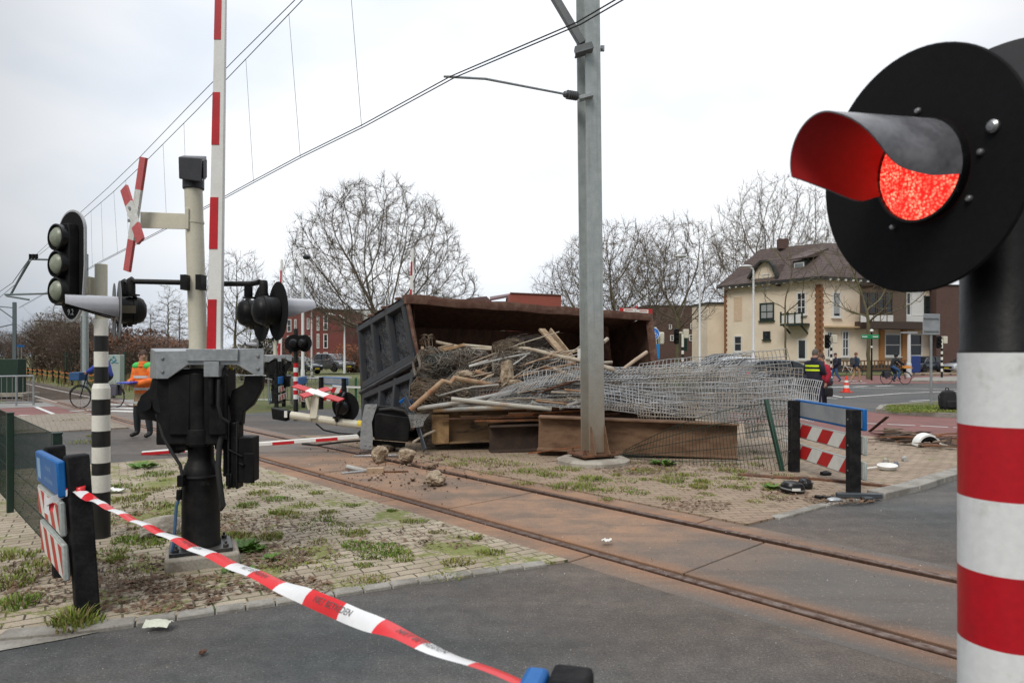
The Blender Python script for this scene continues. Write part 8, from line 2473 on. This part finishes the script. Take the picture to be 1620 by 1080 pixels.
def bicycle(parent, o, x, tint, basket=None, bag=None, crate=None):
 """wheels along x; front at +x"""
 o, x = V(o), V(x).normalized(); y = V((-x.y, x.x, 0)); z = V((0, 0, 1))
 R_w = .34; fr, re = .56, -.54
 def q(a, b, c=0): return o + x * a + z * b + y * c
 for cx in (fr, re):
  mb = MB(); mb.tube([q(cx + R_w * cos(k * pi / 16), R_w + R_w * sin(k * pi / 16)) for k in range(33)], .02, 6); w = mb.build('wheel', tyre, parent)
  mb = MB()
  for k in range(12): mb.tube([q(cx, R_w), q(cx + .33 * cos(k * pi / 6), R_w + .33 * sin(k * pi / 6))], .003, 3)
  mb.tube([q(cx, R_w, -.05), q(cx, R_w, .05)], .03, 8); mb.build('spokes', M('spoke', (.12, .12, .12), .4, .6), w)
  mb = MB(); mb.tube([q(cx + (R_w + .04) * cos(.25 + k * pi / 12), R_w + (R_w + .04) * sin(.25 + k * pi / 12)) for k in range(11)], .015, 5); mb.build('mudguard', black_paint, w)
 mb = MB()
 hd, st_, bb, rx = q(.38, .92), q(-.22, .88), q(-.04, .30), q(re, R_w)
 for a, b in ((hd, bb), (st_, bb), (bb, rx), (st_, rx), (q(.36, .78), q(-.16, .62)), (hd, q(fr, R_w)), (hd, q(.34, 1.08))): mb.tube([a, b], .017, 8)
 mb.build('frame', tint, parent)
 mb = MB(); mb.tube([q(.34, 1.08), q(.22, 1.12, .28)], .013, 6); mb.tube([q(.34, 1.08), q(.22, 1.12, -.28)], .013, 6); mb.build('handlebar', black_paint, parent)
 mb = MB(); mb.ball(q(-.26, .93), (.13, .09, .04), 10, 6); mb.build('saddle', black_matt, parent)
 mb = MB(); mb.tube([q(-.06, .30, -.09), q(.08, .22, -.1)], .012, 6); mb.tube([q(-.06, .3, .09), q(-.16, .38, .1)], .012, 6); mb.box(q(.10, .21, -.13), (.09, .09, .02), x, y); mb.build('cranks', black_paint, parent)
 mb = MB(); mb.bar(q(-.75, .74), q(-.30, .74), .12, .015); mb.tube([q(-.7, .74, .05), q(re, R_w, .05)], .007, 5); mb.build('rack', black_paint, parent)
 if basket:
  mb = MB(); mb.box(q(.62, 1.0), (.34, .42, .26), x, y); mb.build('basket', basket, parent, bevel=.02)
 if bag:
  for s_ in (-1, 1):
   mb = MB(); mb.box(q(-.55, .56, s_ * .11), (.34, .10, .34), x, y); mb.build('pannier', bag, parent, bevel=.03)
 if crate:
  mb = MB(); mb.box(q(.62, .92), (.50, .42, .05), x, y); mb.box(q(.62, .99), (.5, .03, .10), x, y); mb.build('crate', crate, parent)
def person(label, loc, face, h, cl, pose='stand', head_turn=0.0, hair=hair_brown, extras=()):
 """cl: jacket, trousers, shoes; face: heading angle of the body front in the ground plane"""
 t = thing('person', label, 'person', (0, 0, 0))
 s = h / 1.8
 J = dict(pel=(0, 0, .96), wai=(0, .0, 1.10), che=(0, .01, 1.32), nec=(0, .0, 1.50), hed=(0, -.01, 1.60), top=(0, -.01, 1.72),
    shl=(-.19, .01, 1.44), ell=(-.25, .02, 1.16), wrl=(-.25, -.08, .92), hal=(-.25, -.11, .83),
    shr=(.19, .01, 1.44), elr=(.25, .02, 1.16), wrr=(.25, -.08, .92), har=(.25, -.11, .83),
    hil=(-.10, 0, .92), knl=(-.115, -.02, .50), anl=(-.12, .02, .09), tol=(-.13, -.15, .045),
    hir=(.10, 0, .92), knr=(.115, -.02, .50), anr=(.12, .02, .09), tor=(.13, -.15, .045))
 if pose == 'hold':
  J.update(ell=(-.26, .0, 1.17), wrl=(-.10, -.24, 1.13), hal=(-.03, -.29, 1.13), elr=(.26, .0, 1.17), wrr=(.12, -.24, 1.10), har=(.05, -.29, 1.10), knl=(-.16, -.02, .50), anl=(-.19, .02, .09), tol=(-.22, -.14, .045), knr=(.15, -.02, .5), anr=(.17, .02, .09), tor=(.2, -.14, .045))
 if pose == 'walk':
  J.update(knl=(-.10, -.18, .52), anl=(-.10, -.16, .10), tol=(-.10, -.34, .06), knr=(.10, .02, .49), anr=(.10, .26, .14), tor=(.10, .12, .05),
     wrl=(-.24, .10, .95), hal=(-.24, .12, .86), wrr=(.24, -.20, .98), har=(.24, -.25, .90))
 if pose == 'look_down':
  J.update(elr=(.25, -.02, 1.16), wrr=(.14, -.26, 1.16), har=(.08, -.32, 1.18), ell=(-.25, -.02, 1.16), wrl=(-.12, -.26, 1.14), hal=(-.06, -.31, 1.16), hed=(0, -.04, 1.60), top=(0, -.06, 1.715))
 if pose == 'ride':
  J.update(pel=(0, .22, 1.00), wai=(0, .18, 1.14), che=(0, .06, 1.36), nec=(0, .0, 1.53), hed=(0, -.03, 1.62), top=(0, -.04, 1.74),
     shl=(-.19, .03, 1.46), shr=(.19, .03, 1.46), ell=(-.27, -.14, 1.24), wrl=(-.26, -.33, 1.15), hal=(-.25, -.40, 1.13), elr=(.27, -.14, 1.24), wrr=(.26, -.33, 1.15), har=(.25, -.40, 1.13),
     hil=(-.10, .20, .97), knl=(-.12, -.16, .80), anl=(-.12, -.10, .37), tol=(-.12, -.24, .30), hir=(.10, .20, .97), knr=(.12, -.10, .62), anr=(.12, .08, .22), tor=(.12, -.06, .18))
 R = dict(pel=.155, wai=.15, che=.172, nec=.06, hed=.085, top=.075, shl=.09, ell=.062, wrl=.045, hal=.03, shr=.09, elr=.062, wrr=.045, har=.03,
    hil=.105, knl=.075, anl=.055, tol=.042, hir=.105, knr=.075, anr=.055, tor=.042)
 E = [('pel', 'wai'), ('wai', 'che'), ('che', 'nec'), ('nec', 'hed'), ('hed', 'top'), ('che', 'shl'), ('shl', 'ell'), ('ell', 'wrl'), ('wrl', 'hal'), ('che', 'shr'), ('shr', 'elr'), ('elr', 'wrr'), ('wrr', 'har'),
   ('pel', 'hil'), ('hil', 'knl'), ('knl', 'anl'), ('anl', 'tol'), ('pel', 'hir'), ('hir', 'knr'), ('knr', 'anr'), ('anr', 'tor')]
 names = list(J); idx = {n_: i for i, n_ in enumerate(names)}
 verts = [V(J[n_]) for n_ in names]; rad = [R[n_] for n_ in names]; edges = [(idx[a], idx[b]) for a, b in E]
 tagb = {}
 for sd, wr, ha in ((-1, 'wrl', 'hal'), (1, 'wrr', 'har')):
  w_, p_ = V(J[wr]), V(J[ha]); d = (p_ - w_).normalized()
  sdv = d.cross(V((sd, 0, 0.2))).normalized()
  nrm_ = d.cross(sdv).normalized()
  for k in range(4):
   b0 = p_ + sdv * ((k - 1.5) * .021); L_ = (.055, .065, .062, .05)[k]
   i0 = len(verts); verts += [b0 + d * L_ * .5, b0 + d * L_ + nrm_ * .015 * sd]; rad += [.010, .008]
   edges += [(idx[ha], i0), (i0, i0 + 1)]
  i0 = len(verts); b0 = w_ * .45 + p_ * .55 + sdv * -.035; verts += [b0, b0 + d * .045 - sdv * .012]; rad += [.012, .009]; edges += [(idx[ha], i0), (i0, i0 + 1)]
 me = bpy.data.meshes.new('sk'); me.from_pydata([v * s for v in verts], edges, [])
 ob = bpy.data.objects.new('sk', me); COL.objects.link(ob)
 sk = ob.modifiers.new('skin', 'SKIN'); sk.use_smooth_shade = True; sk.branch_smoothing = .6
 bpy.context.view_layer.update()
 sv = ob.data.skin_vertices[0].data
 for i, r in enumerate(rad): sv[i].radius = (r * s * 1.06, r * s * (.82 if names[i] in ('pel', 'wai', 'che') else 1.0) if i < len(names) else r * s)
 sv[idx['pel']].use_root = True
 su = ob.modifiers.new('sub', 'SUBSURF'); su.levels = 2; su.render_levels = 2
 dg = bpy.context.evaluated_depsgraph_get(); dg.update()
 m2 = bpy.data.meshes.new_from_object(ob.evaluated_get(dg))
 bpy.data.objects.remove(ob)
 ja, tr_, sh = cl
 m2.materials.clear()
 for m in (skin, ja, tr_, sh): m2.materials.append(m)
 def seg(p, a, b):
  a, b = V(J[a]) * s, V(J[b]) * s; d = b - a; u_ = max(0, min(1, (p - a).dot(d) / d.length_squared)); return (p - (a + d * u_)).length
 bone_m = {('nec', 'hed'): 0, ('hed', 'top'): 0, ('wrl', 'hal'): 0, ('wrr', 'har'): 0, ('anl', 'tol'): 3, ('anr', 'tor'): 3, ('hil', 'knl'): 2, ('knl', 'anl'): 2, ('hir', 'knr'): 2, ('knr', 'anr'): 2}
 for f_ in m2.polygons:
  c = V(f_.center)
  b_ = min(E, key=lambda e: seg(c, *e))
  mi = bone_m.get(b_, 1)
  if b_ in (('pel', 'hil'), ('pel', 'hir')): mi = 2
  if mi == 1 and c.z < J['pel'][2] * s - .06 * s: mi = 2 if pose != 'ride' else mi
  if mi == 0 and b_ == ('nec', 'hed') and c.z < (J['nec'][2] + .035) * s: mi = 1
  f_.material_index = mi; f_.use_smooth = True
 m2.name = 'body'
 bo = bpy.data.objects.new('body', m2); COL.objects.link(bo); bo.parent = t
 hc_ = (V(J['hed']) * .35 + V(J['top']) * .65 + V((0, 0, -.015))) * s
 fa = V((sin(head_turn), -cos(head_turn), -.05)).normalized(); fx = V((cos(head_turn), sin(head_turn), 0)); fz = V((0, 0, 1))
 mb = MB()
 def hp_(a, b, c): return hc_ + (fx * a + fa * b + fz * c) * s
 bm_ = MB()
 def headf(u, v):
  th = pi * v; ph = 2 * pi * u
  x_, y_, z_ = sin(th) * cos(ph), sin(th) * sin(ph), cos(th)
  jaw = 1 - .22 * max(0, -z_) ** 1.2
  return hp_(x_ * .076 * jaw, y_ * .098 * (1 if y_ < 0 else .96) * (1 - .1 * max(0, -z_)), z_ * .118)
 bm_.grid(headf, 20, 14)
 bm_.ball(hp_(0, .098, -.012), (.013 * s, .022 * s, .02 * s), 8, 6)
 for sd in (-1, 1): bm_.ball(hp_(sd * .077, -.005, -.005), (.012 * s, .022 * s, .032 * s), 8, 6)
 bm_.build('head', skin, t, angle=180)
 for sd in (-1, 1):
  e_ = MB(); e_.ball(hp_(sd * .032, .085, .018), .011 * s, 8, 6); e_.build('eye', M('eye', (.05, .04, .035), .2), t)
 e_ = MB(); e_.box(hp_(0, .088, -.055), (.045 * s, .012 * s, .008 * s), fx, fa, fz); e_.build('mouth', M('lip', (.30, .12, .10), .5), t)
 if hair is not None:
  hm = MB()
  def hairf(u, v):
   ph = 2 * pi * u; front = max(0, sin(ph)); th = (pi * (.60 - .22 * front)) * v
   k = 1.05 + .02 * mnoise.noise(V((cos(ph) * 4, sin(ph) * 4, v * 6)))
   return hp_(sin(th) * cos(ph) * .080 * k, sin(th) * sin(ph) * .102 * k, cos(th) * .122 * k + .004)
  hm.grid(hairf, 24, 10); hm.build('hair', hair, t, angle=180)
 for e in extras: e(t, J, s, hp_)
 t.location = loc; t.rotation_euler = (0, 0, face + pi / 2)
 return t
def band(zc_, hh, mat, rx=.20, ry=.155, name='stripe', yo=.005):
 def f(t, J, s, hp_):
  mb = MB(); mb.lathe([(1.0, -hh / 2), (1.03, -hh / 2), (1.03, hh / 2), (1.0, hh / 2)], V((0, yo * s, zc_ * s)), (0, 0, 1), 28, sx=rx * s, sy=ry * s)
  mb.v = [(a, b, zc_ * s + (c - zc_ * s) * s) for a, b, c in mb.v]
  mb.build(name, mat, t)
 return f
def backpack(mat, w=.30, h=.44, d=.17):
 def f(t, J, s, hp_):
  mb = MB(); mb.box(V((0, .22, 1.26)) * s, (w * s, d * s, h * s)); mb.build('backpack', mat, t, bevel=.05 * s, segs=3)
 return f
def skirt(mat, z0, z1, r0=(.21, .17), r1=(.19, .15)):
 """loose lower part of a jacket"""
 def f(t, J, s, hp_):
  mb = MB(); n_ = 28; vs = []
  for i in range(6):
   q = i / 5; z = z0 + (z1 - z0) * q; a, b = r0[0] + (r1[0] - r0[0]) * q, r0[1] + (r1[1] - r0[1]) * q
   for j in range(n_):
    an = 2 * pi * j / n_; k = 1 + .04 * mnoise.noise(V((cos(an) * 3, sin(an) * 3, z * 6)))
    vs.append(V((a * k * cos(an), .005 + b * k * sin(an), z)) * s)
  mb.add(vs, [(i * n_ + j, i * n_ + (j + 1) % n_, (i + 1) * n_ + (j + 1) % n_, (i + 1) * n_ + j) for i in range(5) for j in range(n_)])
  mb.build('jacket', mat, t, angle=180)
 return f
def hood_up(mat):
 def f(t, J, s, hp_):
  mb = MB()
  def g(u, v):
   ph = 2 * pi * u; front = max(0, sin(ph)); th = pi * (.82 - .5 * front) * v
   return hp_(sin(th) * cos(ph) * .10, sin(th) * sin(ph) * .125 - .01, cos(th) * .145)
  mb.grid(g, 22, 10); mb.build('hood', mat, t, angle=180)
 return f
def shoulders(mat):
 def f(t, J, s, hp_):
  mb = MB()
  for sd in (-1, 1): mb.ball(V((sd * .155, .01, 1.455)) * s, (.115 * s, .112 * s, .085 * s), 14, 8)
  mb.ball(V((0, .07, 1.43)) * s, (.15 * s, .06 * s, .08 * s), 14, 8)
  mb.build_each('shoulder_patch', mat, t, angle=180)
 return f
def sleeves(mat):
 """padded jacket sleeves"""
 def f(t, J, s, hp_):
  for a in 'lr':
   mb = MB(); p, q, r = (V(J[k + a]) * s for k in ('sh', 'el', 'wr'))
   mb.tube([p, p.lerp(q, .5), q, q.lerp(r, .5), r], [.088 * s, .083 * s, .078 * s, .070 * s, .058 * s], 12); mb.build('sleeve', mat, t, angle=180)
 return f
def collar(mat):
 def f(t, J, s, hp_):
  mb = MB(); c = V(J['nec']) * s; mb.lathe([(.10 * s, -.05 * s), (.085 * s, .0), (.088 * s, .055 * s), (.075 * s, .055 * s)], c, (0, 0, 1), 20); mb.build('collar', mat, t, angle=180)
 return f
def clip_board(t, J, s, hp_):
 mb = MB(); mb.box((V(J['hal']) + V(J['har'])) / 2 * s + V((-.02, -.05, .02)) * s, (.34 * s, .25 * s, .022 * s), V((1, 0, 0)), V((0, 1, .08)).normalized(), V((0, -.08, 1)).normalized()); mb.build('clipboard', M('clip_blue', (.03, .05, .42), .5), t, bevel=.003)
wk = person('person in orange and green high visibility jacket with a blue clipboard by the black barrier machine', V((P(227, 560, 13.9).x, 13.9, 0)), radians(-112), 1.80, (hiviz_orange, M('work_trousers', (.02, .024, .028), .85, var=.2), shoe), 'hold', radians(62), hair_brown,
   [skirt(hiviz_orange, .90, 1.42, (.19, .15), (.195, .15)), skirt(M('tan_coat', (.42, .28, .16), .85, var=.1), .66, .92, (.19, .155), (.188, .15)), band(1.0, .05, reflective, .198, .157), band(1.24, .05, reflective, .20, .157), band(.72, .05, reflective, .195, .16), shoulders(hiviz_green), collar(hiviz_orange), sleeves(hiviz_orange), clip_board])
wk['label'] = 'person in orange and green safety jacket with blue clipboard by the black barrier machine'
def belt(t, J, s, hp_):
 mb = MB(); mb.lathe([(1, -.035), (1.04, -.03), (1.04, .03), (1, .035)], V((0, 0, 1.0)) * s, (0, 0, 1), 24, sx=.185 * s, sy=.15 * s)
 mb.v = [(a, b, 1.0 * s + (c - 1.0 * s) * s) for a, b, c in mb.v]; mb.build('belt', black_matt, t)
 mb = MB(); mb.box(V((.19, .02, .92)) * s, (.06 * s, .12 * s, .18 * s)); mb.build('holster', black_matt, t, bevel=.02)
person('police officer in dark uniform with a yellow band, head bowed, by the wire panels', V((P(1288, 560, 18.7).x, 18.7, 0)), radians(28), 1.86, (navy_cloth, navy_cloth, shoe), 'look_down', radians(12), hair_grey,
  [skirt(navy_cloth, .96, 1.44, (.205, .165), (.222, .175)), band(1.335, .052, hiviz_yellow, .226, .182), band(1.225, .052, hiviz_yellow, .222, .178), collar(navy_cloth), sleeves(navy_cloth), belt])
def hand_bag(t, J, s, hp_):
 mb = MB(); mb.box(V((.30, -.02, .66)) * s, (.10, .26, .26)); mb.build('bag', black_cloth, t, bevel=.05, segs=3)
person('person in a red jacket with a black bag half hidden by the officer', V((P(1300, 560, 19.6).x, 19.6, 0)), radians(-160), 1.72, (red_cloth, navy_cloth, shoe), 'stand', 0, hair_brown, [hand_bag, sleeves(red_cloth), collar(red_cloth)])
def cap(mat):
 def f(t, J, s, hp_):
  mb = MB(); mb.lathe([(.088 * s, 0), (.088 * s, .05 * s), (.06 * s, .09 * s), (0, .1 * s)], hp_(0, 0, .03), (0, 0, 1), 18); mb.box(hp_(0, .12, .045), (.12 * s, .1 * s, .012 * s)); mb.build_each('cap', mat, t)
 return f
person('person in a dark cap and rucksack walking beside the banded traffic light', V((P(1322, 560, 41.5).x, 41.5, 0)), radians(170), 1.78, (navy_cloth, denim, shoe), 'walk', 0, None, [cap(navy_cloth), backpack(navy_cloth), sleeves(navy_cloth), skirt(navy_cloth, .88, 1.42)])
person('person in navy jacket, khaki trousers and grey rucksack walking past the thick tree', V((P(1354, 560, 40.8).x, 40.8, 0)), radians(12), 1.82, (teal_cloth, khaki, shoe_white), 'walk', 0, M('hair_ginger', (.16, .06, .025), .7), [backpack(grey_cloth), sleeves(teal_cloth), skirt(teal_cloth, .90, 1.42)])
ol = V((P(154, 560, 21.6).x, 21.6, 0))
bk = thing('bicycle', 'black city bicycle with blue front basket and grey panniers crossing the tracks', 'bicycle', ol)
bicycle(bk, ol, (-1, .06, 0), black_paint, M('basket_blue', (.02, .08, .20), .6, var=.15), M('pannier_grey', (.09, .085, .11), .8))
person('person in a bright blue jacket riding the bicycle behind the banded post', ol + V((.17, 0, 0)), radians(176), 1.78, (blue_cloth, navy_cloth, shoe), 'ride', 0, hair_grey, [sleeves(blue_cloth)])
orr = V((P(1417, 560, 38.5).x, 38.5, 0))
bk = thing('bicycle', 'black bicycle with an orange front crate and dark panniers on the far cycle path', 'bicycle', orr)
bicycle(bk, orr, (1, .05, 0), black_paint, None, M('pannier_dark', (.03, .03, .04), .8), M('crate_orange', (.60, .26, .05), .7))
person('person in black hooded coat and jeans riding the bicycle with the orange crate', orr, radians(3), 1.74, (black_cloth, denim, shoe), 'ride', 0, None, [hood_up(black_cloth), sleeves(black_cloth), ])
b = V((P(1345, 560, 52).x, 52, 0))
bk = thing('bicycle', 'white framed bicycle parked by the villa between the two walkers', 'bicycle', b)
bicycle(bk, b, (-1, .2, 0), white_paint)
b = G(1500, 648, .126)
t = thing('rucksack', 'black rucksack standing on the grass islet by the signal post', 'rucksack', b)
mb = MB()
def rk(u, v):
 a = 2 * pi * u; z = v
 w = .21 * (1 - .30 * max(0, z - .5) ** 1.3 * 2) * (.80 + .2 * min(1, z * 6)); d = .15 * (1 - .35 * max(0, z - .45) * 1.5)
 e = .55
 cx = math.copysign(abs(cos(a)) ** e, cos(a)); cy = math.copysign(abs(sin(a)) ** e, sin(a))
 k = 1 if z < .93 else 1 - (z - .93) * 11
 return b + V((cx * w * k, cy * d * k, z * .56))
mb.grid(rk, 36, 18); mb.build('body', black_cloth, t, angle=180)
mb = MB(); mb.box(b + V((0, -.16, .16)), (.28, .08, .22)); mb.build('pocket', black_cloth, t, bevel=.04, segs=3)
mb = MB(); mb.tube([b + V((-.2, .05, .45)), b + V((-.27, .0, .38)), b + V((-.26, 0, .15)), b + V((-.2, 0, .05))], .018, 8); mb.build('strap', black_cloth, t)
mb = MB(); mb.tube([b + V((-.05, .05, .55)), b + V((-.04, .05, .61)), b + V((.04, .05, .61)), b + V((.05, .05, .55))], .014, 8); mb.build('handle', black_cloth, t)
mb = MB(); mb.tube([b + V((-.3, -.1, .01)), b + V((-.42, -.2, .02)), b + V((-.36, -.3, .01)), b + V((-.2, -.2, .02))], .012, 6); mb.build('loose_strap', black_cloth, t)
bn = thing('blue_bin', 'blue litter bin left of the dark blue parked car', 'bin', V((P(1446, 560, 52).x, 52, 0)))
mb = MB(); mb.box(P(1446, 576, 52), (.75, .5, 1.3)); mb.build('body', M('bin_blue', (.02, .05, .20), .5), bn, bevel=.06)
mb = MB(); mb.tube([P(1446, 583, 52), P(1446, 596, 52)], .06, 8); mb.build('post', galv, bn)
